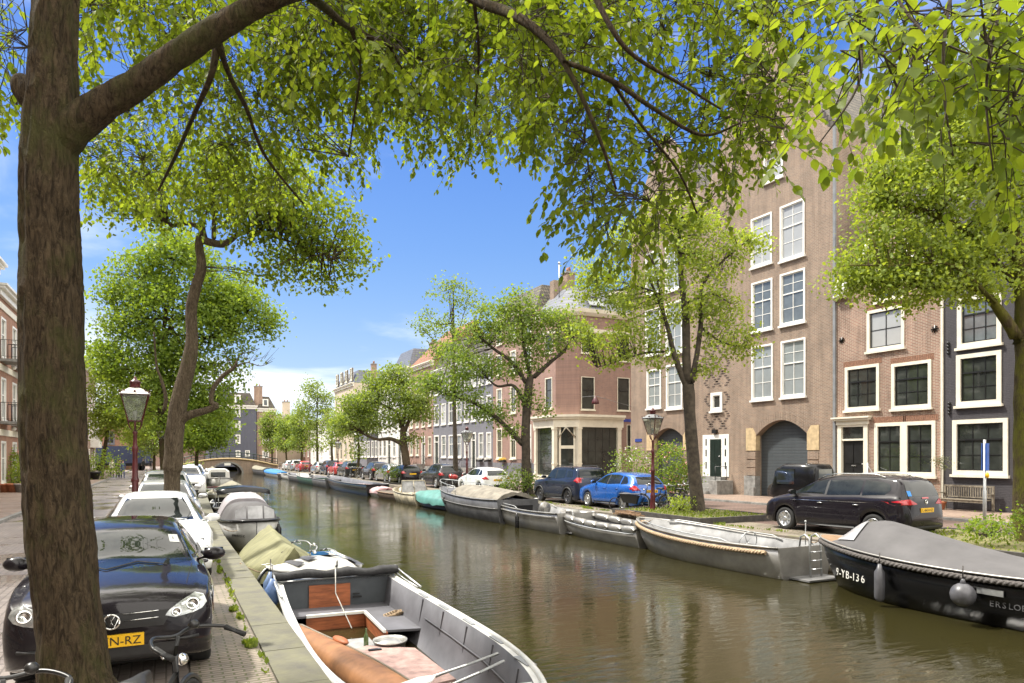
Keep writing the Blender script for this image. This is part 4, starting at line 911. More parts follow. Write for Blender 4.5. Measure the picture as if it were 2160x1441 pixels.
def car(label,kind,loc,rz,mat,cat='car',group='cars parked along the canal',name='parked_car',rim=None,spokes=5,twist=0,dbl=False,front=True,rear=True,plate='',rail=None,detail=True,seam=True,roofm=None,taillamp=None,cladding=False,hl_poly=None,darkrear=None,strip_=None):
    c=CARS[kind]; e=thing(name,label,cat,loc,rz,group); hl=c['L']/2; hw=c['Wd']/2
    mb,rings=body_mesh(c); bvh=BVHTree.FromPolygons(mb.v,[f if len(f)<=4 else f for f in mb.f])
    mb.build('body',mat,e)
    u=MB(); u.box((-hl+.25,-hw+.16,.2),(hl-.25,hw-.16,.75)); u.build('underbody',UNDER,e)
    for sd,vw in ((1,'L'),(-1,'R')):
        for i,pg in enumerate(c['side']):
            g=patch(bvh,pg,vw,.004,10,12).build('side_window',CARGLASS,e)
        if detail:
            # black window surround drawn as a thin tube following glass outlines
            k=patch(bvh,[(c['side'][0][-1][0],c['side'][0][-1][1]),(c['side'][1][0][0],c['side'][1][0][1]),(c['side'][1][1][0],c['side'][1][1][1]),(c['side'][0][-2][0],c['side'][0][-2][1])],vw,.0045,6,2); k.build('door_pillar',PLASTIC,e)
            if seam:
                for xs in c['seams']:
                    patch(bvh,[(xs-.004,.30),(xs+.004,.30),(xs+.004,c['side'][0][0][1]-.05),(xs-.004,c['side'][0][0][1]-.05)],vw,.0025,14,1).build('door_seam',UNDER,e)
                for xs in (c['seams'][1]+.14,c['seams'][2]+.12):
                    h=bvh.ray_cast(Vector((xs,sd*4,.86)),Vector((0,-sd,0)))[0]
                    if h: m2=MB(True); m2.tube([h+Vector((-.09,sd*.004,0)),h+Vector((-.05,sd*.035,.005)),h+Vector((.05,sd*.035,.005)),h+Vector((.09,sd*.004,0))],.014,6); m2.build('door_handle',CHROME if strip_ else mat,e)
            patch(bvh,[(c['ra']+.36,.24),(c['fa']-.36,.24),(c['fa']-.36,.30),(c['ra']+.36,.30)],vw,.006,2,12).build('sill_trim',PLASTIC,e)
            if strip_: patch(bvh,[(c['ra']-.1,.93),(c['fa']-.2,.90),(c['fa']-.2,.912),(c['ra']-.1,.942)],vw,.006,2,30).build('side_trim',CHROME,e)
        h=bvh.ray_cast(Vector((c['side'][0][0][0]-.10,sd*4,c['side'][0][0][1]+.0)),Vector((0,-sd,0)))[0]
        if h:
            m2=MB(True); m2.blob(h+Vector((-.02,sd*.17,.06)),(.075,.125,.075),12); m2.tube([h+Vector((-.02,-sd*.03,0)),h+Vector((-.02,sd*.10,.03))],.03,6)
            mi=m2.build('mirror',mat,e); m3=MB(); m3.add([h+Vector((-.096,sd*.07,.0)),h+Vector((-.096,sd*.27,.0)),h+Vector((-.096,sd*.27,.12)),h+Vector((-.096,sd*.07,.12))],[(0,1,2,3)]); m3.build('mirror_glass',CARGLASS,mi)
        for ax in (c['fa'],c['ra']): wheel_mesh(c['wr'],spokes,twist,rim,.2,e,(ax,sd*(hw-.12),c['wr']),sd,dbl)
        if cladding:
            for ax in (c['fa'],c['ra']):
                m2=MB(True); pts=[]
                for i in range(13):
                    a=PI*i/12; pts.append(Vector((ax+math.cos(a)*(c['wr']+.075),sd*(hw+.005),c['wr']+math.sin(a)*(c['wr']+.07)-.02)))
                m2.tube(pts,.04,6); m2.build('arch_trim',PLASTIC,e)
        if rail:
            m2=MB(True); t=crv(c['top']); xa,xb=c['side'][0][2][0]-.1,c['side'][-1][2][0]; y=sd*(c['rw']-.0)
            m2.tube([Vector((xa+(xb-xa)*i/8,y*(1 if 0<i<8 else 1),t(xa+(xb-xa)*i/8)+(.045 if 0<i<8 else -.01))) for i in range(9)],.018,6); m2.build('roof_rail',rail,e)
    z0,z1,w0,w1=c['ws']; ws=patch(bvh,[(-w0,z0),(w0,z0),(w1,z1),(-w1,z1)],'F',.006,12,14).build('windscreen',CARGLASS,e)
    z0,z1,w0,w1=c['rwn']; patch(bvh,[(-w0,z0),(w0,z0),(w1,z1),(-w1,z1)],'B',.006,8,12).build('rear_window',CARGLASS,e)
    bz=crv(c['belt'])(hl-.2); tz=crv(c['top'])(hl-.04)
    if front:
        patch(bvh,[(-.50,.26),(.50,.26),(.56,.42),(-.56,.42)],'F',.008,4,12).build('air_intake',PLASTIC,e)
        patch(bvh,[(-.42,tz-.19),(.42,tz-.19),(.5,tz-.05),(-.5,tz-.05)],'F',.008,4,12).build('grille',PLASTIC,e)
        for sd in (1,-1):
            pg=hl_poly or [(.50,tz-.20),(.72,tz-.17),(.80,tz-.02),(.74,tz+.05),(.52,tz-.04)]
            patch(bvh,[(sd*a,b) for a,b in pg],'F',.010,8,8).build('headlight',LENS,e)
    if rear:
        tl=taillamp or [(hw-.36,tz+.06),(hw-.05,tz+.05),(hw-.05,tz+.26),(hw-.16,tz+.27)]
        for sd in (1,-1):
            b_=patch(bvh,[(sd*a,b) for a,b in tl],'B',.010,8,8)
            xl=-hl+.10; patch(bvh,[(xl,tl[0][1]+.02),(xl+.30,tl[0][1]+.06),(xl+.12,tl[2][1]-.01),(xl,tl[2][1]-.01)],'L' if sd>0 else 'R',.008,6,6,b_)
            b_.build('tail_light',REDL,e)
        patch(bvh,[(-.62,.25),(.62,.25),(.66,.38),(-.66,.38)],'B',.008,3,12).build('rear_bumper_trim',PLASTIC,e)
        if darkrear: patch(bvh,darkrear,'B',.004,6,12).build('tailgate_trim',PLASTIC,e)
    if plate is not None:
        for vw in ((['F'] if front else [])+(['B'] if rear else [])):
            sg=1 if vw=='F' else -1; zc=.50 if vw=='F' else (.78 if kind!='suv' else .75)
            h=bvh.ray_cast(Vector((sg*6,.0,zc)),Vector((-sg,0,0)))[0]
            if h is None: continue
            m2=MB(); x=h.x+sg*.022; m2.box((min(x,x-sg*.02),-.26,zc-.055),(max(x,x-sg*.02),.26,zc+.055)); pl=m2.build('number_plate',YELLOW,e)
            if plate:
                Mx=Matrix.Translation((x+sg*.002,0,zc))@(Matrix(((0,0,1,0),(1,0,0,0),(0,1,0,0),(0,0,0,1))) if sg>0 else Matrix(((0,0,-1,0),(-1,0,0,0),(0,1,0,0),(0,0,0,1))))
                fit_text(plate,.44,.07,'plate_lettering',INK,pl,Mx)
            m3=MB(); 
    return e,bvh,c
# ---------------------------------------------------------------- boats (local x = bow, z=0 at the waterline)
ALU=pm('bare_aluminium',(.34,.33,.31),.38,.55,.18,1.8,bump=.05); ALUIN=pm('aluminium_inside',(.20,.20,.20),.6,.3,.25,2)
HBLACK=pm('black_gelcoat',(.009,.009,.010),.22,0,.2,2,spec=.35); HGREY=pm('grey_steel_hull',(.10,.10,.105),.5,0,.3,2.2); HWHITE=pm('white_hull',(.55,.55,.53),.35,0,.15,2)
HWOOD=pm('old_wood_hull',(.11,.075,.05),.6,0,.35,3,stretch=(1,6,6)); HCREAM=pm('cream_hull',(.46,.41,.30),.5,0,.4,3); HBLUE=pm('blue_hull',(.02,.14,.38),.4,0,.2); HGREEN=pm('green_hull',(.03,.08,.06),.5,0,.25); HRED=pm('red_hull',(.35,.03,.025),.4,0,.2)
ROPE=pm('rope',(.46,.34,.22),.9,0,.35,30,bump=.6,stretch=(1,1,1)); ROPED=pm('dark_rope',(.11,.10,.095),.9,0,.4,30,bump=.5)
TARPD=pm('charcoal_canvas',(.085,.082,.085),.75,0,.15,1.5,bump=.2,bscale=3); TARPK=pm('olive_tarpaulin',(.20,.195,.095),.7,0,.2,2,bump=.5,bscale=5,stretch=(4,1,1)); TARPT=pm('teal_tarpaulin',(.085,.235,.21),.5,0,.2,2,bump=.5,bscale=4)
TARPP=pm('pink_tarpaulin',(.50,.20,.22),.7,0,.35,1.5,bump=.4,bscale=4,col2=(.6,.5,.5)); TARPB=pm('sand_tarpaulin',(.21,.19,.155),.85,0,.25,2.5,bump=.5,bscale=5); TARPG=pm('brown_grey_tarpaulin',(.20,.185,.13),.75,0,.2,2,bump=.4,bscale=4); TARPBL=pm('blue_tarpaulin',(.02,.17,.45),.6,0,.25,2,bump=.5,bscale=5)
CLEARV=pm('clear_vinyl',(.40,.40,.42),.15,0,.25,3,spec=.8,bump=.3,bscale=5); GREYIN=pm('grey_deck_paint',(.115,.115,.13),.6,0,.2,2); PLY=pm('orange_plywood',(.36,.11,.04),.55,0,.3,3,stretch=(1,1,6)); DECKP=pm('faded_pink_board',(.36,.24,.215),.75,0,.25,6,bump=.2)
FEND=pm('fender_grey',(.09,.09,.10),.4,0,.2,5); TEAK=pm('teak',(.24,.15,.085),.6,0,.3,4,stretch=(1,8,1))
def hullf(L,B,H,tr=.82,p=2.2,rake=.25,bow=.32,sm=.45,q=1.6,stern=.06):
    def b(s):
        if s<sm: return B/2*(tr+(1-tr)*math.sin(s/sm*PI/2))
        t=(s-sm)/(1-sm); return B/2*max(.015,(1-t**p)**(1/q))
    def sh(s): return H*(1+bow*max(0,(s-.3)/.7)**2+stern*max(0,(.3-s)/.3)**2)
    def pt(s,f,z):      # f: fraction of half beam (signed)
        return Vector(((s-.5)*L+rake*max(0,s)**5*(z/H),f,z))
    return b,sh,pt
def build_hull(e,L,B,H,mat,matin,floor=.12,wall=.06,N=26,rail=None,railr=.03,inner=None,rs=(0,1),deck=0,deckm=None,**k):
    b,sh,pt=hullf(L,B,H,**k); rings=[]
    ss=[1-(1-i/N)**1.25 for i in range(N+1)]
    for s in ss:
        w=b(s); h=sh(s); kz=-.22*(1-s**3); wi=max(.004,w-wall); fl=min(floor,h-.05); thin=1-(s**6)*.5
        half=[(0,kz),(w*.62*thin,-.16*(1-s**4)),(w*.86*thin,.02),(w*.955,h*.5),(w,h),(wi,h+.002),(wi*.93,h*.5),(wi*.80*thin,fl),(0,fl-.004)]
        # outer one side up, over the gunwale, down inside, across the floor and out again
        ring=[pt(s,y,z) for y,z in half]+[pt(s,-y,z) for y,z in half[-2:0:-1]]
        rings.append(ring)
    mb=MB(True); mb.loft(rings,True,False,0)
    n=len(rings[0])
    for i,f in enumerate(mb.f):
        j=i%n
        if 4<=j<=n-5: mb.m[i]=1
        if j in (4,n-5): mb.m[i]=0; mb.sm[i]=False
    s=0; w=b(0); h=sh(0); half=[(0,-.22),(w*.62,-.16),(w*.86,.02),(w*.955,h*.5),(w,h)]
    out=[pt(0,y,z) for y,z in half]+[pt(0,-y,z) for y,z in half[:0:-1]]
    mb.prism(out,(-.04,0,0),0)
    h_=mb.build('hull',[mat,matin],e)
    gp=[pt(s,b(s)+.005,sh(s)) for s in ss]+[pt(s,-b(s)-.005,sh(s)) for s in ss[-2::-1]]
    if rail: m2=MB(True); m2.tube(gp,railr,8); m2.build('rub_rail',rail,e)
    if deck:
        m3=MB(True); dk=[s for s in ss if s>=1-deck]
        m3.loft([[pt(s,(b(s)-.01)*q_,sh(s)+.012+.04*(1-abs(q_))) for q_ in (-1,-.5,0,.5,1)] for s in dk],False,False); m3.build('foredeck',deckm or mat,e)
    return b,sh,pt
def surf_at(fn,ridge,s0,s1,s,q,over,top,prof='tent'):
    b,sh,pt=fn; a=abs(q); rz=ridge((s-s0)/(s1-s0)); z=rz*(1-max(a,top))**.85 if prof=='tent' else rz*(1-a**4)
    return pt(s,(b(s)+over)*q,sh(s)+z+.01)
def cover(e,fn,s0,s1,ridge,mat,name='tarpaulin',drop=.12,prof='tent',n=16,wr=.02,over=.03,seed=0,top=.0):
    b,sh,pt=fn; rr=random.Random(seed); rings=[]
    for i in range(n+1):
        s=s0+(s1-s0)*i/n; w=b(s)+over; h=sh(s); rz=ridge(i/n); row=[]
        M_=10
        for j in range(-M_,M_+1):
            q=j/M_; a=abs(q)
            if prof=='tent': z=rz*(1-a)**.85 if a>top else rz*(1-top)**.85
            elif prof=='dome': z=rz*(1-a**2.4)
            else: z=rz*(1-a**4)
            z+=mnoise.noise(Vector((s*9+seed,q*5,seed)))*wr*(1.2-a)
            row.append(pt(s,w*q,h+z+.01))
        row=[row[0]+Vector((0,-.01,-drop*(1+.4*mnoise.noise(Vector((s*14,seed,0))))))]+row+[row[-1]+Vector((0,.01,-drop*(1+.4*mnoise.noise(Vector((s*14,seed,9))))))]
        rings.append(row)
    mb=MB(True); mb.loft(rings,False,False)
    for r in (rings[0],rings[-1]):
        c=sum(r,Vector())/len(r); mb.add([c]+r,[(0,i+1,i+2) for i in range(len(r)-1)],None,True)
    return mb.build(name,mat,e)
def fender(label,at,r=.1,h=.5,ball=False,mat=None,rope_to=None):
    e=thing('boat_fender',label,'fender',at,0,'boat fenders'); mb=MB(True)
    if ball: mb.blob((0,0,0),r,16); mb.lathe([(r*.3,r*.8),(r*.16,r*1.25),(.02,r*1.35)],8)
    else: mb.lathe([(.02,-h/2-r*.3),(r*.7,-h/2),(r,-h/2+r*.6),(r,h/2-r*.8),(r*.6,h/2-.02),(.03,h/2+.08)],12)
    mb.build('buoy_body',mat or FEND,e); m=MB(); top=(0,0,h/2+.05) if not ball else (0,0,r*1.2)
    m.tube([top,rope_to or (0,.0,top[2]+.25)],.012,5); m.build('rope',ROPED,e); return e
def benches(e,fn,H,mat,xs=(.12,.55,.78),w=.32,z=.38):
    b,sh,pt=fn
    for s in xs:
        mb=MB(); y=b(s)*.86; c=pt(s,0,z); mb.box((c.x-w/2,-y,z-.03),(c.x+w/2,y,z)); mb.build('bench',mat,e)
def outboard(e,x,z,mat):
    mb=MB(True); mb.blob((x-.18,0,z+.28),(.20,.14,.20),12); mb.box((x-.26,-.07,z-.6),(x-.12,.07,z+.2)); mb.build('outboard_motor',mat,e)
def console(e,x,y,z,wheel=.24,mat=None):
    mb=MB(); mb.cbox((x,y,z+.25),(.22,.30,.5)); mb.build('steering_console',mat or ALU,e)
    M=Matrix.Translation((x-.16,y,z+.55))@Matrix.Rotation(R(75),4,'Y'); m=MB(True)
    m.tube([M@Vector((math.cos(a)*wheel,math.sin(a)*wheel,0)) for a in [2*PI*i/24 for i in range(24)]],.013,6,close=True)
    for i in range(5): a=2*PI*i/5; m.tube([M@Vector((0,0,.03)),M@Vector((math.cos(a)*wheel,math.sin(a)*wheel,0))],.008,5)
    m.build('steering_wheel',STEEL,e)
def railtube(e,pts,posts=(),r=.017,mat=None,name='hand_rail'):
    m=MB(True); m.tube(pts,r,7)
    for a,b in posts: m.tube([a,b],r*.8,6)
    m.build(name,mat or STEEL,e)
GRP='boats moored along the quays'
def boat(name,label,xc,y,rz,group=GRP): return thing(name,label,'boat',(xc,y,WZ),rz,group)
def span(pb,ps,B,X1=14.65):
    """bow and stern pixel columns of a boat at the far quay -> centre x, centre y, length"""
    xc=X1-B/2; yb=onX(pb,xc+.0)[0]; ys=onX(ps,xc-B*.35)[0]; return xc,(yb+ys)/2,yb-ys
UP=R(90); DN=R(-90)
# 1 black sloop, nearest on the far side
B=2.25; xc,yc,L_=span(1768,2330,B,14.55)
e=boat('sloop','long black sloop under a charcoal canvas hood, rope rub rail and white registration',xc,yc,UP)
fn=build_hull(e,L_,B,.88,HBLACK,GREYIN,rail=None,tr=.86,p=2.4,bow=.22,rake=.35)
b,sh,pt=fn; ss=[i/60 for i in range(61)]
gp=[pt(s,b(s)+.03,sh(s)-.09) for s in ss]+[pt(s,-b(s)-.03,sh(s)-.09) for s in ss[-2::-1]]
def rope_mesh(gp,r,name,mat,e,tw=22):
    m=MB(True); m.tube(gp,r*.82,8)
    d=[0]
    for a,b_ in zip(gp,gp[1:]): d.append(d[-1]+(b_-a).length)
    def at(t):
        for i in range(len(gp)-1):
            if d[i+1]>=t: k=(t-d[i])/max(1e-6,d[i+1]-d[i]); return gp[i].lerp(gp[i+1],k),(gp[i+1]-gp[i]).normalized()
        return gp[-1],(gp[-1]-gp[-2]).normalized()
    n=int(d[-1]/.035)
    for st in range(3):
        pts=[]
        for i in range(n+1):
            p_,dr_=at(d[-1]*i/n); x,y_,_=basis(dr_); a=d[-1]*i/n*tw+st*2*PI/3; pts.append(p_+(x*math.cos(a)+y_*math.sin(a))*r*.55)
        m.tube(pts,r*.52,5)
    return m.build(name,mat,e)
rope_mesh(gp,.052,'rope_rail',ROPED,e)
m=MB(True); m.tube([pt(s,b(s),sh(s)) for s in ss]+[pt(s,-b(s),sh(s)) for s in ss[-2::-1]],.02,6); m.build('rub_rail',ALU,e)
m=MB(True); dk=[s for s in ss if s>.80]; m.loft([[pt(s,(b(s)-.01)*q_,sh(s)+.012) for q_ in (-1,0,1)] for s in dk],False,False); m.build('foredeck',TEAK,e)
cv=cover(e,fn,.10,.90,lambda t:.62*min(1,t/.80)**1.15*(1 if t<.84 else 1-((t-.84)/.16)**1.5*.97)+.04,TARPD,'canvas_hood',.02,'tent',26,.012,-.04,3,.22)
# vinyl window on the slanting front of the hood
rdg=lambda t:.62*min(1,t/.80)**1.15*(1 if t<.84 else 1-((t-.84)/.16)**1.5*.97)+.04
for sg in (1,-1):
    m=MB(True); g_=[]
    for i in range(7):
        row=[]
        for j in range(7):
            s_=.792+.082*i/6; lo_=.22; hi_=.84 if i>2 else .84; q_=lo_+(hi_-lo_)*j/6; p_=surf_at(fn,rdg,.10,.90,s_,sg*q_,-.04,.22); row.append(p_+Vector((.012,sg*.012,.022)))
        g_.append(row)
    m.loft(g_,False,False); m.build('hood_window',CLEARV,e)
Mt=Matrix.Translation(pt(.84,b(.84)*.965+.0,.44))@Matrix.Rotation(R(180)-.0,4,'Z')@Matrix.Rotation(R(90),4,'X')
s_=.845; d_=(pt(.80,b(.80)*.955,0)-pt(.89,b(.89)*.955,0)).normalized(); nn=Vector((-d_.y,d_.x,0)); nn=nn if nn.y>0 else -nn
def sidetext(e,fn,txt,s,z,size,mat,side=1,name='registration',step=.64):
    """lettering that follows the curve of the hull, one letter after another; s is the left edge as read from outside"""
    b,sh,pt=fn
    def at(q):
        h=sh(q); w=b(q); f=.86+(.955-.86)*(z-.02)/(h*.5-.02) if z<h*.5 else .955+.045*(z-h*.5)/(h*.5)
        return pt(q,side*w*f,z)
    bmt=bmesh.new(); cur=s; dr=-1 if side>0 else 1
    def adv(q,dist):
        p0=at(q); 
        while dist>0 and .02<q<.999:
            q2=q+dr*.002; p1=at(min(.999,q2)); dist-=(p1-p0).length; p0=p1; q=q2
        return q
    for ch in txt:
        w=size*(step if ch not in '-i1' else step*.55); c2=adv(cur,w); 
        p0,p1=at(cur),at(min(.999,c2)); d=(p1-p0).normalized(); n_=d.cross(Vector((0,0,1))).normalized()
        o=text(ch,size,'letter',mat,None,Matrix.Identity(4),.003,'CENTER'); M=Matrix.Identity(4)
        for i in range(3): M[i][0]=d[i]; M[i][1]=(0,0,1)[i]; M[i][2]=n_[i]; M[i][3]=((p0+p1)/2+n_*.012)[i]
        o.data.transform(M); bmt.from_mesh(o.data); bpy.data.objects.remove(o); cur=c2
    me=bpy.data.meshes.new(name); bmt.to_mesh(me); bmt.free(); me.materials.append(mat); o=bpy.data.objects.new(name,me); C.objects.link(o); o.parent=e; return o
sidetext(e,fn,'9-YB-136',.905,.40,.235,WHITE)
sidetext(e,fn,'ERSLOEP',.285,.40,.14,pm('dull_grey_lettering',(.09,.09,.095),.6),name='boat_name')
m=MB(); m.cbox(pt(.275,b(.275)+.005,.60),(.42,.02,.10)); m.build('name_plate',STEEL,e)
wp=lambda fnp,s,z,f: None
def world(e,v): return MW[e.name]@Vector(v)
fender('slim grey fender hanging on the black sloop\'s side',world(e,pt(.64,b(.64)+.13,.42)),.095,.62)
fender('round grey ball fender hanging near the black sloop\'s stern',world(e,pt(.335,b(.335)+.2,.52)),.2,.4,True)
# 2 aluminium sloop with thick tan rope
B=2.05; xc,yc,L_=span(1366,1650,B,14.55)
e=boat('sloop','open bare aluminium sloop with thick tan rope fender and chrome steering wheel',xc,yc,UP)
fn=build_hull(e,L_,B,.70,ALU,ALUIN,rail=ALU,railr=.028,tr=.84,p=2.6,bow=.30,rake=.3,floor=.10)
b,sh,pt=fn; ss2=[.05+.95*i/50 for i in range(51)]
rope_mesh([pt(s,b(s)+.045,sh(s)-.13) for s in ss2]+[pt(s,-b(s)-.045,sh(s)-.13) for s in ss2[-2::-1]],.06,'rope_fender',ROPE,e)
for sd in (1,-1): railtube(e,[pt(.25+.05*i,sd*(b(.25+.05*i)-.10),sh(.25+.05*i)+(.075 if 0<i<13 else .0)) for i in range(14)])
benches(e,fn,.7,ALUIN,(.16,.86),.45,.42); console(e,pt(.30,0,0).x,.15,.1,.30)
m=MB(); m.box((-L_/2+.5,b(.2)-.50,.30),(0,b(.2)-.12,.34)); m.build('side_bench',ALUIN,e)
m=MB(); m.box((-L_/2-.62,-.55,.02),(-L_/2-.05,.55,.06)); m.build('swim_platform',ALUIN,e)
m=MB(True)
for y in (-.18,.18): m.tube([(-L_/2-.02,y,.74),(-L_/2-.05,y,.98),(-L_/2-.18,y,1.04),(-L_/2-.3,y,.95),(-L_/2-.34,y,.08)],.022,7)
for z in (.25,.45,.65): m.tube([(-L_/2-.34,-.18,z),(-L_/2-.34,.18,z)],.016,6)
m.build('boarding_ladder',STEEL,e); m=MB(True); m.tube([(-L_/2+.4,-.5,.7),(-L_/2+.4,-.5,1.25)],.012,6); m.blob((-L_/2+.4,-.5,1.27),.03,8); m.build('light_mast',STEEL,e)
m=MB(True); m.blob((L_*.30,.2,.35),(.2,.14,.1),10); m.tube([(L_*.30,.2,.4),(L_*.36,.1,.55),(L_*.2,-.1,.5)],.02,5); m.build('anchor',BLACKP,e)
# 3 rigid tender with padded tubes
B=1.65; xc,yc,L_=span(1198,1352,B)
e=boat('tender','low aluminium tender with segmented grey side tubes and notched stern',xc,yc,UP)
fn=build_hull(e,L_,B,.52,ALU,ALUIN,rail=None,tr=.94,p=3,bow=.35,rake=.2,floor=.1,sm=.5); b,sh,pt=fn
for sd in (1,-1):
    n=7
    for i in range(n):
        s0=i/n*.93; s1=(i+.985)/n*.93; q=[s0+(s1-s0)*k/6 for k in range(7)]
        m=MB(True); m.tube([pt(s,sd*(b(s)-.07),sh(s)+.02) for s in q],[.107,.116,.118,.118,.118,.116,.107],10)
        m.build('side_tube',ALU,e)
m=MB(True); m.tube([pt(.93,(b(.93)-.07),sh(.93)+.02),pt(.985,b(.985)*.6,sh(.985)+.02),pt(1,0,sh(1)+.02),pt(.985,-b(.985)*.6,sh(.985)+.02),pt(.93,-(b(.93)-.07),sh(.93)+.02)],.115,10); m.build('bow_tube',ALU,e)
m=MB(True); m.tube([pt(.02+i*.095,b(.02+i*.095)+.035,sh(.02+i*.095)-.11) for i in range(11)],.02,6); m.build('rub_rail',STEEL,e)
benches(e,fn,.5,ALUIN,(.42,),.9,.34)
# 4 grey sloop with fenders
B=1.95; xc,yc,L_=span(1052,1182,B)
e=boat('sloop','grey aluminium open sloop with grab rails, stern boarding step and dark hanging fender',xc,yc,UP)
fn=build_hull(e,L_,B,.72,ALU,ALUIN,rail=ALU,railr=.03,tr=.85,p=2.6,bow=.28,floor=.1); b,sh,pt=fn
for sd in (1,-1):
    railtube(e,[pt(.45+.05*i,sd*(b(.45+.05*i)-.08),sh(.45+.05*i)+(.10 if 0<i<10 else 0)) for i in range(11)])
    m=MB(True); m.tube([pt(.02+.09*i,sd*(b(.02+.09*i)+.03),sh(.02+.09*i)-.14) for i in range(11)],.03,6); m.build('rub_strake',ALU,e)
benches(e,fn,.7,ALUIN,(.2,.8),.5,.40); m=MB(True); m.lathe([(.24,0),(.24,.1),(.2,.12),(.01,.12)],16,Matrix.Translation((-L_*.18,.1,.8))@Matrix.Rotation(R(90),4,'Y')); m.cbox((-L_*.18,.1,.5),(.1,.2,.6)); m.build('steering_console',ALU,e)
m=MB(); m.box((-L_/2-.5,-.5,.05),(-L_/2-.05,.5,.09)); m.build('swim_platform',ALUIN,e)
railtube(e,[(-L_/2-.03,.3,.7),(-L_/2-.05,.3,.85),(-L_/2-.25,.3,.85),(-L_/2-.28,.3,.1)],name='boarding_rail')
fender('dark slim fender on the grey sloop beside the tender',world(e,pt(.40,b(.4)+.13,.2)),.08,.6,mat=HBLACK); fender('dark slim fender at the bow of the grey sloop',world(e,pt(.86,b(.86)+.12,.25)),.08,.5,mat=HBLACK)
# 5 grey cabin cruiser with sand tarp
B=2.2; xc,yc,L_=span(944,1058,B)
e=boat('steel_cruiser','grey steel cruiser with tall bow rail and sand coloured cockpit tarpaulin',xc,yc,UP)
fn=build_hull(e,L_,B,.95,HGREY,GREYIN,rail=ALU,railr=.03,tr=.9,p=2.4,bow=.25,rake=.5,floor=.2,deck=.42,deckm=HGREY); b,sh,pt=fn
cover(e,fn,.02,.66,lambda t:.30+.18*math.sin(t*2.6),TARPB,'tarpaulin',.05,'dome',14,.06,-.10,5)
for sd in (1,-1):
    railtube(e,[pt(.55,sd*(b(.55)-.06),sh(.55)),pt(.56,sd*(b(.56)-.06),sh(.55)+.42)]+[pt(s,sd*(b(s)-.06),sh(s)+.42) for s in (.65,.75,.85,.93,.98)]+[pt(1,0,sh(1)+.42)],[(pt(s,sd*(b(s)-.06),sh(s)),pt(s,sd*(b(s)-.06),sh(s)+.42)) for s in (.7,.85,.95)])
m=MB(True); m.lathe([(.16,-.02),(.19,0),(.16,.02)],16,Matrix.Translation(pt(.76,b(.76)*.96,.62))@Matrix.Rotation(R(90),4,'X')@Matrix.Diagonal((1.6,1,1,1))); m.build('porthole',HBLACK,e)
m=MB(True); m.tube([pt(s,b(s)*.98+.01,sh(s)*.62) for s in [i/12 for i in range(13)]],.02,6); m.build('rub_strake',ALU,e)
m=MB(); m.box((-L_/2-.06,-.7,.1),(-L_/2-.03,.7,.75)); m.build('transom_plate',HBLACK,e)
# generic open / covered boats
def simple(name,label,pb,ps,B,H,mat,matin,X1=14.65,cov=None,rail=None,side='R',bench=True,ob=None,hl_=None,**k):
    if side=='R': xc,yc,L_=span(pb,ps,B,X1); rz=UP
    else: xc,yc,L_=pb,ps,hl_; rz=DN
    e=boat(name,label,xc,yc,rz); fn=build_hull(e,L_,B,H,mat,matin,rail=rail,railr=.03,**{**dict(tr=.8,p=2.4,bow=.3,N=16),**k})
    if bench: benches(e,fn,H,TEAK if matin is not ALUIN else ALUIN,(.15,.45,.75),.28,H*.6)
    if cov: cover(e,fn,cov[0],cov[1],cov[2],cov[3],'tarpaulin',cov[4] if len(cov)>4 else .12,cov[5] if len(cov)>5 else 'dome',12,.05,.03,hash(label)%97)
    if ob: outboard(e,-L_/2-.02,H,ob)
    return e,fn,L_
simple('dinghy','rounded boat wrapped in a teal tarpaulin',890,944,1.9,.55,HBLACK,GREYIN,cov=(.0,.99,lambda t:.34*math.sin(PI*min(1,.12+t*.9))+.06,TARPT,.3,'dome'),bench=False)
e,fn,L_=simple('cabin_boat','small weathered cream boat with framed windscreen and orange rust stains',842,882,1.9,.62,HCREAM,HCREAM,rail=HCREAM,ob=None,tr=.95)
b,sh,pt=fn; m=MB(True); 
for a_,c_ in (((-.3),.0),): 
    P=[Vector((-L_*.05,-.85,.62)),Vector((L_*.0,-.72,1.35)),Vector((L_*.0,.72,1.35)),Vector((-L_*.05,.85,.62))]; m.tube(P,.03,6); m.tube([(P[1]+P[2])/2,(P[0]+P[3])/2],.025,6)
m.build('windscreen_frame',HCREAM,e); m=MB(); m.add([P[0]+Vector((.01,.02,.02)),P[1]+Vector((.01,.02,-.02)),P[2]+Vector((.01,-.02,-.02)),P[3]+Vector((.01,-.02,.02))],[(0,1,2,3)]); m.build('windscreen',CLEARV,e)
m=MB(); m.box((-L_/2-.12,-.75,.0),(-L_/2-.045,-.5,.62)); m.build('rudder',pm('rust_orange',(.42,.12,.03),.7,var=.3),e)
simple('rowing_boat','low open wooden rowing boat lying behind the cream boat',795,843,1.6,.42,HWOOD,TEAK,rail=TEAK)
simple('dinghy','small boat under a faded pink tarpaulin',752,800,1.7,.45,HWHITE,GREYIN,cov=(.0,.99,lambda t:.22*math.sin(PI*min(1,.15+t*.85))+.05,TARPP,.22,'dome'),bench=False)
simple('sloop','dark sloop with pale double rub rails and inner benches',695,775,2.1,.8,HBLACK,GREYIN,rail=ALU,bow=.35)
simple('dinghy','pale grey inflatable style dinghy between two dark boats',688,704,1.5,.5,HWHITE,HWHITE)
simple('barge_dinghy','dark grey flat open boat with square stern',660,692,1.9,.7,HGREY,HGREY,rail=ALU,tr=.97)
simple('sloop','dark green open boat with pale gunwale, inflatable dinghy lying in it',633,666,2.0,.7,HGREEN,HWHITE,rail=HWHITE)
simple('rowing_boat','grey boat with outboard lying under the far trees',612,640,1.8,.6,HGREY,GREYIN,rail=HWHITE,ob=BLACKP)
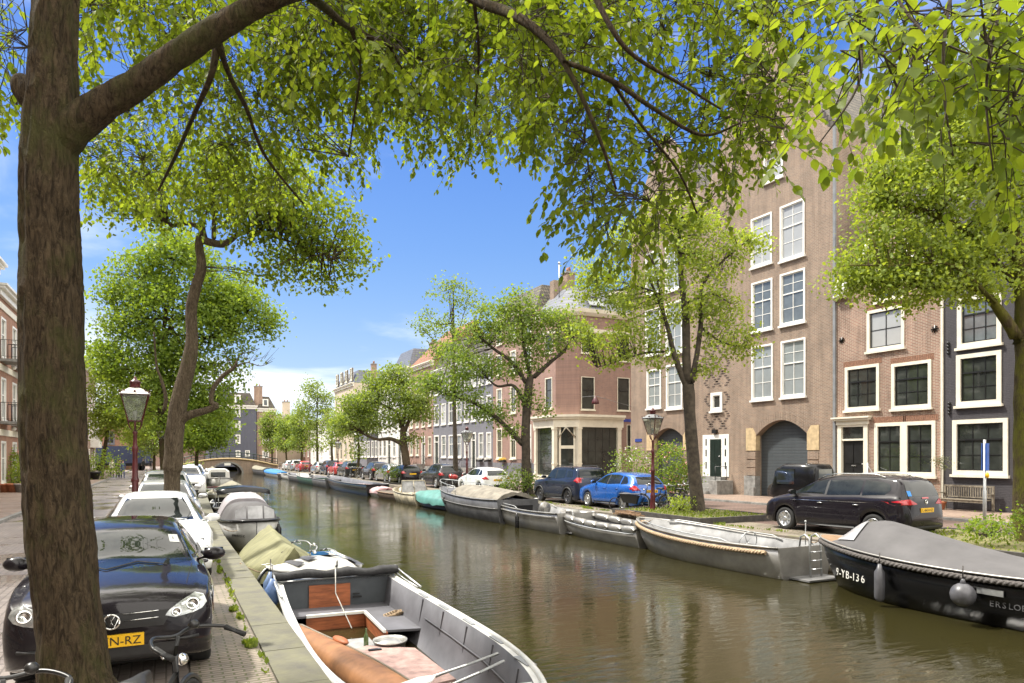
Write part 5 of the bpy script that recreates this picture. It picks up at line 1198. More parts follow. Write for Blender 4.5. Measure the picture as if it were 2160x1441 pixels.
simple('dinghy','small white open boat with brown benches',597,616,1.7,.55,HWHITE,TEAK,rail=HWHITE)
simple('sloop','small dark boat just right of the blue covered boat',582,600,1.7,.6,HBLACK,GREYIN,rail=HWHITE)
simple('dinghy','boat under a bright blue and white tarpaulin near the bridge',562,586,1.9,.6,HWHITE,GREYIN,cov=(.0,.99,lambda t:.4*math.sin(PI*min(1,.1+t*.85)),TARPBL,.15,'dome'),bench=False)
simple('sloop','grey covered boat lying against the bridge foot',537,556,2.0,.8,HGREY,GREYIN,cov=(.0,.9,lambda t:.3,TARPG,.1,'dome'),bench=False)
# ---- near bank, bows towards the photographer
def nb(name,label,px,py,z,B,L,H,mat,matin,cov=None,**k):
    g=G(px,py,WZ+z); return simple(name,label,lq(g.y)+B/2+.12,g.y+L/2,B,H,mat,matin,side='L',cov=cov,hl_=L,**k)
ya=17.7
B=1.75; Lb=5.0; e=boat('cabin_sloop','pale grey sloop lettered on both bows with dark hood and clear vinyl windows',lq(23)+B/2+.1,24.7,DN)
fn=build_hull(e,Lb,B,.80,HWHITE,GREYIN,rail=HBLACK,railr=.04,tr=.9,p=3.4,bow=.18,rake=.2,q=2.4,N=30); b,sh,pt=fn
cover(e,fn,.05,.93,lambda t:.54*(1 if t<.86 else (1-((t-.86)/.14)**1.6))*(.85+.15*min(1,t/.1)),TARPD,'canvas_hood',.02,'box',30,.01,-.05,8)
for u0_,u1_ in ((-.86,-.40),(-.32,.32),(.40,.86)):
    P=[]
    for (u,v) in ((u0_,.10),(u1_,.10),(u1_,.58 if abs(u1_)<.6 else .40),(u0_,.58 if abs(u0_)<.6 else .40)):
        x=Lb*(.442-.035*v*1.4-.0*abs(u)); P.append(Vector((x+.17-(.16*abs(u)**2),u*(b(.90)),.90+v*.8)))
    m=MB(); m.add(P,[(0,1,2,3)]); m.build('hood_window',CLEARV,e)
cover(e,fn,.04,.46,lambda t:.80*(.8+.2*math.sin(PI*t)),pm('pale_grey_canvas',(.33,.31,.33),.7,0,.15,2,bump=.3,bscale=4),'aft_canopy',.02,'box',14,.02,-.02,4)
sidetext(e,fn,'eventic',.988,.50,.15,INK,1,'boat_name',.55); sidetext(e,fn,'eventic',.90,.50,.15,INK,-1,'boat_name',.55)
fender('black fender slung at the bow of the lettered grey sloop',world(e,pt(.93,b(.93)+.10,.5)),.09,.45,mat=HBLACK)
B=1.6; e,fn,L_=simple('rowing_boat','small dark boat under a creased olive green tarpaulin peaked in the middle',lq(16)+B/2+.12,16.6,B,.45,HBLACK,HWOOD,side='L',hl_=3.6,bench=False,p=3,
   cov=(.0,.97,lambda t:.62*(1-.35*t)+.05,TARPK,.34,'tent'))
B=1.75; e=boat('runabout','white decked runabout with dark striped lettering and blue bow, behind the big open boat',lq(14)+B/2+.50,14.85,DN)
fn=build_hull(e,3.6,B,.60,HBLUE,HWHITE,rail=HWHITE,railr=.04,tr=.85,p=2.2,bow=.3,N=18); b,sh,pt=fn
m=MB(True); m.loft([[pt(s,(b(s)+.02)*q_,sh(s)+.02+.22*(1-q_*q_)*min(1,(s-.35)/.25)) for q_ in (-1,-.6,-.2,.2,.6,1)] for s in [.35+.65*i/12 for i in range(13)]],False,False); m.build('foredeck',WHITE,e)
m=MB()
for i,(s,y0,y1,k_) in enumerate(((.50,-.66,-.54,.12),(.50,-.36,-.18,.0),(.48,-.02,.16,.12),(.50,.34,.46,.10),(.55,.56,.70,-.05))):
    for (sa,sb) in ((s,s+.34),):
        q=lambda s_,y: pt(s_,y,sh(s_)+.075+.22*(1-min(1,(y/b(s_))**2))*min(1,(s_-.35)/.25))
        m.add([q(sa,y0),q(sa,y1),q(sb,y1+k_),q(sb,y0+k_)],[(0,1,2,3)])
m.build('deck_lettering',GREYIN,e)
nb_=[('sloop','dark sloop with long black sun awning on posts',30.9,2.0,5.4,.75,HBLACK,None,0),
     ('sloop','open boat with clutter and white gunwale by the mossy quay',36.6,2.1,4.6,.6,HBLACK,None,0),('barge','wide boat under a brown green peaked tarpaulin',43.0,2.5,6.4,.7,HBLACK,TARPG,.75),
     ('runabout','white pointed speedboat near the far trees',50.5,2.0,5,.6,HWHITE,None,0),('cabin_boat','white cabin boat with rounded wheelhouse near the bridge',63,2.4,6.5,.9,HWHITE,None,0),
     ('barge','rust brown covered boat beside the bridge',76,2.4,6.5,.9,HWOOD,TARPG,.9),('dinghy','little red trimmed white boat before the cabin boat',56.5,1.8,3.2,.5,HWHITE,None,0)]
for nm,lb,y,B,L2,H,mt,tp,hh in nb_:
    e,fn,L_=simple(nm,lb,lq(y)+B/2+.12,y,B,H,mt,GREYIN,side='L',hl_=L2,rail=HWHITE if mt is HBLACK else HRED if 'red' in lb else ALU,bench=not tp,
        cov=((.03,.95,(lambda t,h=hh:h*(.6+.4*math.sin(PI*t))),tp,.2,'tent') if tp else None))
    b,sh,pt=fn
    if 'awning' in lb:
        m=MB(True); m.loft([[Vector((x,y_*.98,1.50+dz_+.12*(1-(y_)**2)-(.12 if abs(y_)>.99 else 0))) for y_ in (-1,-.985,-.6,0,.6,.985,1)] for x,dz_ in ((-1.62,-.16),(-1.6,0),(-.5,.03),(0,.03),(.6,.03),(1.4,0),(1.42,-.16))],False,False); m.build('awning',HBLACK,e)
        for x in (-.9,1.3):
            for y_ in (-1,1): m=MB(True); m.tube([(x*.8,y_*.90,.7),(x,y_*.94,1.5)],.018,6); m.build('awning_post',STEEL,e)
    if 'wheelhouse' in lb:
        m=MB(True); m.loft([[Vector((x,y_*w_,z_)) for y_,z_ in ((-1,.9),(-.95,1.6),(-.7,1.8),(.7,1.8),(.95,1.6),(1,.9))] for x,w_ in ((-1.6,.9),(.6,.95),(1.2,.75))],True,True,None,False); m.build('wheelhouse',WHITE,e)
        m=MB(); m.box((1.12,-.55,1.15),(1.22,.55,1.55)); m.build('windscreen',PANE,e)
# ---- the big open boat in the foreground
BX,BY=2.53,8.95; FB=7.9; e=boat('open_steel_boat','large open grey boat with orange canoe, plywood benches and folded black canopy beside the quay',BX,BY,DN-R(2.6))
fn=build_hull(e,FB,2.2,.68,HWHITE,GREYIN,floor=-.05,wall=.09,N=40,rail=HWHITE,railr=.035,tr=.88,p=2.6,bow=.10,q=2.0,sm=.55,rake=.1); b,sh,pt=fn
xs=lambda yw: BY-yw      # world y -> local x
bk=xs(12.35)
m=MB(); m.box((bk-.04,-.93,.1),(bk,.93,.74)); m.build('bulkhead',pm('blue_grey_panel',(.075,.085,.095),.6,var=.15),e)
m=MB(); m.box((bk+.001,-.48,.20),(bk+.03,.22,.64)); dd=m.build('hatch',PLY,e); m=MB(); m.box((bk+.031,.26,.38),(bk+.05,.42,.41)); m.box((bk+.031,.26,.44),(bk+.05,.38,.46)); m.build('hinge',BLACKP,dd)
m=MB(); m.box((bk-.70,-.98,.70),(bk-.0,.98,.745)); m.build('stern_deck',HWHITE,e)
m=MB(True); n=34; rings=[]
for i in range(n+1):
    y_=-1.06+2.12*i/n; r_=.075+.018*mnoise.noise(Vector((y_*3,0,0))); c_=Vector((bk+.0+.05*math.sin(y_*2),y_,.83+.015*math.sin(y_*9)))
    rings.append([c_+Vector((math.cos(a)*r_*1.35,0,math.sin(a)*r_+.012*mnoise.noise(Vector((y_*9,a*2,1))))) for a in [2*PI*j/10 for j in range(10)]])
m.loft(rings,True,True); m.build('folded_canopy',pm('folded_black_canvas',(.028,.028,.03),.8,var=.3,scale=6,bump=.7,bscale=12),e)
m=MB(True); m.tube([(bk+.06,-1.0,.74),(bk+.06,1.0,.76)],.018,6)
for y_ in (-1.05,1.05):
    m.tube([(bk-.1,y_,.88),(bk+.6,y_*1.03,.80),(bk+1.5,y_*1.02,.76)],.018,6); m.tube([(bk-.1,y_*.97,.80),(bk+.7,y_,.74),(bk+1.4,y_*1.0,.74)],.014,6)
m.build('canopy_frame',STEEL,e)
m=MB(True); m.tube([(bk+.12,-.05,.92),(bk+.13,-.05,.5),(bk+1.0,.06,.08)],.009,5); m.build('tension_strap',WHITE,e)
# L-shaped bench: top and plywood front
m=MB(); m.box((bk+.01,-.90,.22),(bk+.62,.90,.255)); m.build('bench',GREYIN,e)
m=MB(); m.add([(bk+.62,.36,.255),(bk+.62,.93,.255),(bk+2.15,.95,.255),(bk+2.05,.40,.255),(bk+.62,.36,.22),(bk+.62,.93,.22),(bk+2.15,.95,.22),(bk+2.05,.40,.22)],[(0,1,2,3),(4,7,6,5),(0,4,5,1),(1,5,6,2),(2,6,7,3),(3,7,4,0)],None,False); m.build('bench',GREYIN,e)
m=MB(); m.box((bk+.56,-.60,-.04),(bk+.60,.38,.219)); m.build('bench_front',PLY,e); m=MB(); m.box((bk+.60,.36,-.04),(bk+2.05,.40,.219)); m.build('bench_front',PLY,e)
m=MB(); m.box((bk+.58,-.60,.221),(bk+.64,.36,.265)); m.box((bk+.62,.33,.222),(bk+2.07,.37,.267)); m.build('bench_edge',WHITE,e)
m=MB(); m.box((bk+.7,-.35,-.045),(bk+1.9,.30,-.01)); m.build('floor_board',GREYIN,e)
m=MB(); m.box((bk+1.75,-.40,.02),(bk+2.6,.18,.10)); m.build('floor_board',pm('grey_board',(.28,.28,.28),.8,var=.2,scale=5),e)
m=MB(); m.add([(bk+2.35,.02,.14),(bk+2.75,.62,.14),(bk+4.3,.70,.14),(bk+4.6,-.55,.14),(bk+2.7,-.55,.14),(bk+2.35,.02,.10),(bk+2.75,.62,.10),(bk+4.3,.70,.10),(bk+4.6,-.55,.10),(bk+2.7,-.55,.10)],[(4,3,2,1,0),(5,6,7,8,9),(0,1,6,5),(1,2,7,6),(2,3,8,7),(3,4,9,8),(4,0,5,9)],None,False); m.build('engine_hatch',DECKP,e)
m=MB(); m.box((bk+2.62,-.02,.141),(bk+2.68,.16,.16)); m.box((bk+2.52,.30,.141),(bk+2.60,.46,.16)); m.build('hinge',BLACKP,e)
m=MB(True); m.tube([pt(s,b(s)*.93-.08,.42) for s in (.35,.5,.65,.8)],.012,5); m.build('stringer',GREYIN,e)
m=MB(True)
for i in range(5): m.tube([pt(.32+i*.12,(b(.32+i*.12)-.1)*.92,.2),pt(.32+i*.12,b(.32+i*.12)-.105,.66)],.012,4)
m.build('rib',GREYIN,e)
DRUM=MB(True); dp=world(e,(bk+2.35,.36,-.04)); DRUM.lathe([(.20,0),(.22,.02),(.22,.20),(.25,.21),(.25,.235),(.22,.14),(.12,.225),(.01,.23)],24); tag(DRUM.build('drum','x' and pm('dented_tin',(.42,.42,.40),.4,.5,.2,6)),'round pale metal drum standing in the open boat','drum').location=dp
BT=MB(True); BT.lathe([(.034,0),(.036,.02),(.036,.15),(.014,.21),(.013,.27),(.015,.275)],12); o=tag(BT.build('bottle',pm('green_glass',(.10,.16,.06),.08,0,.2,spec=1)),'green glass bottle standing on the grey floor board of the boat','bottle'); o.location=world(e,(bk+2.3,.02,.10))
CB=MB(True)
for k_ in range(5): CB.tube([Vector((.14*math.cos(a)*(1-.1*k_)+.03*k_,.09*math.sin(a),.012*k_+.008*math.sin(a*3))) for a in [2*PI*i/14 for i in range(14)]],.010,5,close=True)
o=tag(CB.build('coiled_rope',ROPE),'small coil of pale rope on the grey side bench','rope'); o.location=world(e,(bk+1.1,.70,.26))
# canoe lying along the near side
ce=thing('canoe','orange fibreglass canoe lying along the inside of the open grey boat','canoe',(2.02,7.75,WZ+.40),DN+R(9))
CAN=pm('orange_gelcoat',(.31,.145,.06),.5,0,.3,3); rings=[]; n=36
for i in range(n+1):
    t=i/n; x=-2.55+5.1*t; w=.235*max(.03,math.sin(PI*t))**.62; zc=.10*(2*t-1)**4
    rings.append([Vector((x,math.cos(a)*w,zc+math.sin(a)*w*(.72 if math.sin(a)>0 else .8))) for a in [2*PI*j/18 for j in range(18)]])
m=MB(True); m.loft(rings,True,True); m.build('canoe_hull',CAN,ce)
m=MB(True)
for i in range(n): pass
m.tube([Vector((-2.5+5*i/n,math.cos(R(40))*.238*max(.03,math.sin(PI*(.01+.98*i/n)))**.62,math.sin(R(40))*.175*max(.03,math.sin(PI*(.01+.98*i/n)))**.62+.1*(2*i/n-1)**4)) for i in range(n+1)],.017,6)
m.build('seam_strip',pm('grey_strip',(.20,.17,.13),.6,var=.2),ce)
m=MB(True); m.blob((-1.2,.16,.13),(.22,.07,.04),12); m.build('canoe_seat_cover',PLY,ce)
def oar(label,a,b_):
    o=thing('oar',label,'oar',a,0); m=MB(True); d=Vector(b_)-Vector(a); m.tube([Vector((0,0,0)),d*.72],.018,7); m.build('shaft',STEEL,o)
    x,y,_=basis(d); m=MB(); m.add([d*.72-x*.03,d*.72+x*.03,d*.8+x*.09,d+x*.09,d-x*.09,d*.8-x*.09],[(0,1,2,3,4,5)]); m.prism([d*.72-x*.03,d*.72+x*.03,d*.8+x*.09,d+x*.09,d-x*.09,d*.8-x*.09],y*.012); m.build('blade',WHITE,o)
oar('white bladed oar laid over the bow thwart of the open boat',world(e,(2.0,.80,.72)),world(e,(2.75,-.45,.74)))
oar('steel oar laid furthest forward across the bow of the open boat',world(e,(2.35,.72,.74)),world(e,(3.1,-.30,.76)))
m=MB(True); m.loft([[pt(s,(b(s)-.02)*q_,sh(s)-.02+.02*(1-abs(q_))) for q_ in (-1,-.4,.4,1)] for s in (.87,.90,.94,.97,1)],False,False); m.build('foredeck',HWHITE,e)
for s in (.3,.42,.55,.68,.8):
    m=MB(); m.box((pt(s,0,0).x-.18,b(s)-.075,sh(s)+.003),(pt(s,0,0).x+.18,b(s)+.035,sh(s)+.014)); m.build('gunwale_stripe',LEAD,e)
for i,(s,cl,lb) in enumerate(((.03,(.16,.24,.42),'pale blue plastic fender squeezed between open boat and quay, furthest back'),(.12,(.13,.22,.45),'worn blue fender between open boat and quay, nearer one'))):
    w_=world(e,pt(s,-b(s)-.10,.62)); fender(lb,w_,.12,.34,mat=pm('blue_plastic',cl,.45,0,.2,6))
# ---------------------------------------------------------------- lamps, bicycles, people, street furniture
def lamp(label,loc,H=4.1,rz=0):
    e=thing('street_lamp',label,'street lamp',loc,rz,'crown lantern street lamps'); k=H/4.1
    m=MB(True); m.lathe([(.13,0),(.13,.12),(.11,.2),(.09,.65),(.10,.7),(.075,.78),(.068,1.6),(.085,1.62),(.085,1.68),(.062,1.72),(.05,2.3),(.065,2.33),(.065,2.42),(.045,2.46),(.038,2.72),(.06,2.75),(.03,2.8)],16,Matrix.Scale(k,4)); m.build('pole',WINE,e)
    z0=3.02*k;z1=3.62*k;a0=.135;a1=.27
    m=MB(True)
    for s in (-1,1): m.tube([(0,0,2.76*k),(s*.10,0,2.86*k),(s*.13,0,2.95*k),(s*a0,0,z0)],.016,6); m.tube([(0,0,2.76*k),(0,s*.10,2.86*k),(0,s*.13,2.95*k),(0,s*a0,z0)],.016,6)
    m.build('bracket',WINE,e)
    m=MB(True); cs=[(1,1),(-1,1),(-1,-1),(1,-1)]
    for i in range(4):
        (x,y),(x2,y2)=cs[i],cs[(i+1)%4]; m.tube([(x*a0,y*a0,z0),(x*a1,y*a1,z1)],.014,4); m.tube([(x*a0,y*a0,z0),(x2*a0,y2*a0,z0)],.016,4); m.tube([(x*a1,y*a1,z1),(x2*a1,y2*a1,z1)],.018,4)
    m.build('lantern_frame',WINE,e)
    m=MB(); g=.97; m.loft([[Vector((x*a0*g,y*a0*g,z0+.01)) for x,y in cs],[Vector((x*a1*g,y*a1*g,z1-.01)) for x,y in cs]],True,False,None,False)
    gm=bpy.data.materials.get('lantern_glass')
    if not gm:
        gm=pm('lantern_glass',(.55,.58,.50),.08,0,.2,6,spec=.8); p=gm.node_tree.nodes['Principled BSDF']; p.inputs['Transmission Weight'].default_value=.75; p.inputs['IOR'].default_value=1.05
    m.build('lantern_glass',gm,e)
    m=MB(); r=[[Vector((x*(a1+.035),y*(a1+.035),z1+.01)) for x,y in cs],[Vector((x*.12,y*.12,z1+.15)) for x,y in cs]]; m.loft(r,True,True,None,False); m.build('lantern_roof',WHITE if 'near' in label or 'nearest' in label else LEAD,e)
    m=MB(True); m.lathe([(.09,z1+.14),(.11,z1+.2),(.10,z1+.26),(.125,z1+.28),(.10,z1+.31),(.05,z1+.34),(.02,z1+.40),(.01,z1+.42)],12)
    for x,y in cs: m.tube([(x*a1,y*a1,z1+.01),(x*(a1+.03),y*(a1+.03),z1+.10)],[.022,.008],5); m.blob((x*.0+(x*(a1-.06)),y*(a1-.06),z1+.085),.024,6)
    for x,y in ((0,1),(0,-1),(1,0),(-1,0)): m.blob((x*.25,y*.25,z1+.07),.03,6)
    m.build('crown',WINE,e)
    m=MB(True); m.lathe([(.02,z0+.0),(.03,z0+.08),(.05,z0+.2),(.02,z0+.24)],8); m.build('bulb_holder',STEEL,e)
    return e
def bicycle(label,loc,rz,col=BLACKP,group='parked bicycles',lean=.06,basket=False,name='bicycle',crate=None,steer=0,bar=None):
    e=thing(name,label,'bicycle',loc,rz,group); e.rotation_euler=(lean,0,rz); MW[e.name]=Matrix.Translation(Vector(loc))@Matrix.Rotation(rz,4,'Z')@Matrix.Rotation(lean,4,'X')
    r=.34
    for x in (-.52,.55):
        m=MB(True); m.tube([(x+math.cos(a)*r,0,r+math.sin(a)*r) for a in [2*PI*i/28 for i in range(28)]],.019,7,close=True); t=m.build('wheel',RUBBER,e)
        m=MB(True); m.tube([(x+math.cos(a)*(r-.03),0,r+math.sin(a)*(r-.03)) for a in [2*PI*i/24 for i in range(24)]],.009,5,close=True)
        for i in range(14): a=2*PI*i/14; m.tube([(x,.02*(-1)**i,r),(x+math.cos(a)*(r-.03),0,r+math.sin(a)*(r-.03))],.0025,3)
        m.tube([(x,-.05,r),(x,.05,r)],.018,6); m.build('rim',STEEL,t)
        m=MB(True); m.tube([(x+math.cos(a)*(r+.035),0,r+math.sin(a)*(r+.035)) for a in [R(20)+R(150)*i/12 for i in range(13)]],.018,5); m.build('mudguard',col,e)
    bb=Vector((-.05,0,.29)); st=Vector((-.22,0,.78)); hd=Vector((.36,0,.80)); ht=Vector((.33,0,.92)); rw=Vector((-.52,0,r)); fw=Vector((.55,0,r))
    m=MB(True); m.tube([bb,st+Vector((-.03,0,.08))],.016,7); m.tube([bb,hd+Vector((.03,0,-.12))],.018,7); m.tube([st-Vector((-.03,0,.18)),hd],.016,7); m.tube([hd+Vector((.03,0,-.14)),ht],.02,7)
    for s in (-1,1): m.tube([bb,rw+Vector((0,s*.05,0))],.011,6); m.tube([st,rw+Vector((0,s*.05,0))],.010,6); m.tube([hd+Vector((.02,s*.03,-.12)),hd+Vector((.10,s*.05,-.25)),fw+Vector((0,s*.05,0))],.013,6)
    m.build('frame',col,e)
    hk=[]
    def hb_(m,nm,mt,par): 
        m.xf(Matrix.Translation(ht)@Matrix.Rotation(steer,4,'Z')@Matrix.Translation(-ht)); return m.build(nm,mt,par)
    m=MB(True); m.tube([ht,ht+Vector((-.02,0,.12))],.013,6); m.tube([p_ for p_,r_ in smooth_path([(Vector(q_),1) for q_ in ((.12,-.30,1.02),(.22,-.29,1.05),(.34,-.16,1.06),(.33,0,1.04),(.34,.16,1.06),(.22,.29,1.05),(.12,.30,1.02))],5)],.012,7); h=hb_(m,'handlebar',bar or STEEL,e)
    for s in (-1,1): m=MB(True); m.tube([(.06,s*.305,1.01),(.20,s*.292,1.045)],.019,8); hb_(m,'grip',RUBBER,h)
    m=MB(True); m.tube([(.22,.26,1.04),(.26,.2,1.0),(.16,.27,.99)],.007,5); hb_(m,'brake_lever',CHROME,h)
    m=MB(True); m.blob((.30,-.12,1.09),(.035,.035,.03),10); hb_(m,'bell',bar or CHROME,h)
    m=MB(True); sd=[]
    for t,w,z in ((0,.09,.0),(.15,.105,.012),(.4,.075,.01),(.65,.035,.012),(1,.022,.0)):
        x=-.36+.29*t; sd.append([Vector((x,y*w,.925+z+(.03*(1-y*y)-.025*(abs(y)>.9)))) for y in (-1,-.7,-.3,.3,.7,1)]+[Vector((x,y*w*.8,.885)) for y in (.8,-.8)])
    m.loft(sd,True,True); m.tube([st+Vector((-.03,0,.05)),(-.25,0,.90)],.013,6); m.build('saddle',pm('saddle_black',(.02,.018,.017),.45) if 'saddle_black' not in bpy.data.materials else bpy.data.materials['saddle_black'],e)
    m=MB(True); m.lathe([(.09,-.006),(.095,0),(.09,.006)],16,Matrix.Translation(bb+Vector((0,.04,0)))@Matrix.Rotation(R(90),4,'X')); m.tube([bb+Vector((0,.07,0)),bb+Vector((.12,.08,-.12)),bb+Vector((.12,.14,-.12))],.01,5); m.tube([bb+Vector((0,-.07,0)),bb+Vector((-.12,-.08,.12)),bb+Vector((-.12,-.14,.12))],.01,5); m.build('crank',STEEL,e)
    m=MB(True)
    for s in (-1,1): m.tube([(-.80,s*.06,.72),(-.25,s*.05,.74)],.007,5); m.tube([(-.70,s*.06,.72),(-.54,s*.06,r)],.006,5)
    for x in (-.75,-.6,-.45): m.tube([(x,-.06,.725),(x,.06,.725)],.006,4)
    m.build('carrier',col,e)
    m=MB(True); m.blob((.46,0,.86),(.05,.04,.04),8); m.build('headlight',CHROME,e)
    if basket:
        m=MB(); 
        for z in (.82,.90,.98,1.06): m.tube([(.42,-.18,z),(.70,-.18,z),(.70,.18,z),(.42,.18,z)],.008,4,close=True)
        for x in (.42,.51,.61,.70):
            for y in (-.18,.18): m.tube([(x,y,.80),(x,y,1.06)],.006,4)
        for y in (-.09,0,.09): m.tube([(.70,y,.80),(.70,y,1.06)],.006,4); m.tube([(.42,y,.81),(.70,y,.81)],.006,4)
        m.build('basket',crate or TEAK,e)
    return e
def person(label,loc,rz,H=1.72,top=(.05,.05,.06),legs=(.02,.02,.025),step=.18,arm=.2,hair=(.06,.04,.03),seated=False,group=None,long=False):
    e=thing('person',label,'person',loc,rz,group); k=H/1.75
    me=bpy.data.meshes.new('body'); V=[];E=[];Rr=[]
    def v(x,y,z,r): V.append((x*k,y*k,z*k)); Rr.append(r*k); return len(V)-1
    if seated: hz=.48
    else: hz=.92
    pel=v(0,0,hz,.13); wa=v(.0,0,hz+.2,.115); ch=v(.01,0,hz+.42,.135); nk=v(.015,0,hz+.57,.055); hb=v(.03,0,hz+.66,.075); hd=v(.03,0,hz+.78,.075)
    E+=[(pel,wa),(wa,ch),(ch,nk),(nk,hb),(hb,hd)]
    for s in (-1,1):
        hp=v(0,s*.09,hz-.06,.085)
        if seated: kn=v(.42,s*.10,hz-.02,.06); an=v(.42,s*.10,.08,.04); ft=v(.54,s*.10,.04,.035)
        else: kn=v(s*step*.55+.03,s*.09,.48,.058); an=v(s*step-.02,s*.085,.08,.038); ft=v(s*step+.13,s*.09,.035,.033)
        E+=[(pel,hp),(hp,kn),(kn,an),(an,ft)]
        sh_=v(0,s*.19,hz+.49,.055); el=v(-s*arm*.4,s*.24,hz+.22,.042); wr=v(-s*arm+.08,s*.24,hz-.02,.03); ha=v(-s*arm+.12,s*.24,hz-.10,.034)
        E+=[(ch,sh_),(sh_,el),(el,wr),(wr,ha)]
    me.from_pydata(V,E,[]); o=bpy.data.objects.new('body',me); C.objects.link(o)
    md=o.modifiers.new('skin','SKIN'); 
    for i,r in enumerate(Rr): me.skin_vertices[0].data[i].radius=(r,r)
    me.skin_vertices[0].data[0].use_root=True
    o.modifiers.new('ss','SUBSURF').levels=1
    bpy.context.view_layer.update(); dg=bpy.context.evaluated_depsgraph_get(); m2=bpy.data.meshes.new_from_object(o.evaluated_get(dg)); bpy.data.objects.remove(o)
    sk=pm('skin',(.50,.32,.23),.6,var=.1) if 'skin' not in bpy.data.materials else bpy.data.materials['skin']
    mt=pm('jacket_cloth',top,.85,var=.2,scale=8); ml=pm('trouser_cloth',legs,.85,var=.2,scale=8); sh2=pm('shoe_black',(.02,.02,.02),.5)
    m2.materials.clear(); [m2.materials.append(q) for q in (mt,ml,sk,sh2)]
    for f in m2.polygons:
        c=f.center/k; f.use_smooth=True
        f.material_index=2 if (c.z>hz+.60 or (abs(c.y)>.2 and c.z<hz-.04)) else 3 if c.z<.07 else 1 if c.z<hz-.0 else 0
    ob=bpy.data.objects.new('body',m2); C.objects.link(ob); ob.parent=e
    m=MB(True); m.blob((0,0,(hz+.79)*k),(.105*k,.095*k,.115*k),12); m.build('hair',pm('hair',hair,.7),e)
    if long: m=MB(True); m.lathe([(.17*k,(hz-.12)*k),(.16*k,hz*k),(.145*k,(hz+.3)*k),(.17*k,(hz+.48)*k),(.08*k,(hz+.55)*k)],12); m.build('coat',mt,e)
    return e
def garden_bench(label,loc,rz):
    e=thing('bench',label,'bench',loc,rz); W_=1.75; gw=pm('weathered_teak',(.21,.18,.135),.85,0,.25,8,bump=.2)
    for s in (-1,1):
        m=MB(); m.box((-.03,s*W_/2-.035,0),(.04,s*W_/2+.035,.62)); m.build('leg',gw,e)
        m=MB(); m.box((-.55,s*W_/2-.035,0),(-.48,s*W_/2+.035,.95)); m.build('leg',gw,e)
        m=MB(); m.box((-.50,s*W_/2-.045,.62),(.08,s*W_/2+.045,.66)); m.build('armrest',gw,e)
    m=MB()
    for x in (-.42,-.32,-.22,-.12,-.02): m.box((x,-W_/2+.02,.41),(x+.075,W_/2-.02,.44))
    m.box((.0,-W_/2+.036,.33),(.03,W_/2-.036,.409)); m.build('seat',gw,e)
    m=MB(); m.box((-.535,-W_/2+.036,.88),(-.49,W_/2-.036,.95)); m.box((-.535,-W_/2+.036,.48),(-.49,W_/2-.036,.53))
    for i in range(19): y=-W_/2+.1+(W_-.2)*i/18; m.box((-.525,y-.02,.53),(-.50,y+.02,.88))
    m.build('backrest',gw,e); return e
def pot(label,loc,r=.18,h=.3,mat=None,group='plant pots'):
    e=thing('plant_pot',label,'plant pot',loc,0,group); m=MB(True); m.lathe([(r*.65,0),(r*.92,h*.8),(r*1.08,h*.82),(r*1.08,h),(r*.95,h),(r*.9,h*.86),(.01,h*.85)],16); m.build('pot',mat or pm('terracotta',(.42,.16,.08),.8,0,.2,6),e); return e
# ---------------------------------------------------------------- trees and plants
import numpy as np
RNG=np.random.default_rng(5)
class Leaves:
    def __init__(s): s.P=[];s.D=[];s.N=[];s.S=[]
    def add(s,p,d,n,sz): s.P.append(tuple(p)); s.D.append(tuple(d)); s.N.append(tuple(n)); s.S.append(sz)
    def addn(s,P,D,N,Sz): s.P.extend(map(tuple,P)); s.D.extend(map(tuple,D)); s.N.extend(map(tuple,N)); s.S.extend(Sz)
    def build(s,name,mat,parent,fine=False):
        P=np.array(s.P,float);D=np.array(s.D,float);N=np.array(s.N,float);Z=np.array(s.S,float)[:,None]
        D/=np.linalg.norm(D,axis=1)[:,None]+1e-9; X=np.cross(D,N); X/=np.linalg.norm(X,axis=1)[:,None]+1e-9; N=np.cross(X,D)
        if fine:
            prof=[(0,0,0),(.22,.27,.05),(.55,.33,.07),(.82,.16,.03),(1,0,-.05),(.82,-.16,.03),(.55,-.33,.07),(.22,-.27,.05),(.3,0,0),(.62,0,-.01)]
            F=[(0,8,1),(0,7,8),(8,9,2,1),(8,7,6,9),(9,4,3,2),(9,6,5,4)]
        else:
            prof=[(0,0,0),(.45,.36,.06),(1,0,-.03),(.45,-.36,.06)]; F=[(0,2,1),(0,3,2)]
        k=len(prof); V=np.empty((len(P),k,3))
        for i,(a,b,c) in enumerate(prof): V[:,i]=P+D*Z*a+X*Z*b+N*Z*c
        V=V.reshape(-1,3)
        if parent is not None: V=V-np.array(MW[parent.name].translation)
        me=bpy.data.meshes.new(name); n=len(P)
        base=(np.arange(n)*k)[:,None]; flat=np.concatenate([np.array(f) for f in F]); cnt=np.array([len(f) for f in F])
        idx=(base+flat[None,:]).ravel(); tot=np.tile(cnt,n); st=np.concatenate([[0],np.cumsum(tot)[:-1]])
        me.vertices.add(len(V)); me.vertices.foreach_set('co',V.ravel()); me.loops.add(len(idx)); me.loops.foreach_set('vertex_index',idx.astype(np.int32))
        me.polygons.add(len(tot)); me.polygons.foreach_set('loop_start',st.astype(np.int32)); me.polygons.foreach_set('loop_total',tot.astype(np.int32))
        me.update(calc_edges=True); me.materials.append(mat)
        o=bpy.data.objects.new(name,me); C.objects.link(o); o.parent=parent; return o
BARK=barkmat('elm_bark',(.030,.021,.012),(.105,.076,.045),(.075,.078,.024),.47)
BARKG=barkmat('grey_bark',(.06,.045,.03),(.16,.125,.085),(.10,.10,.04),.58)
BARKM=barkmat('mossy_bark',(.05,.038,.02),(.12,.09,.05),(.16,.165,.02),.42)
BARKD=pm('dark_bark',(.065,.052,.038),.95,0,.35,5,bump=.6)
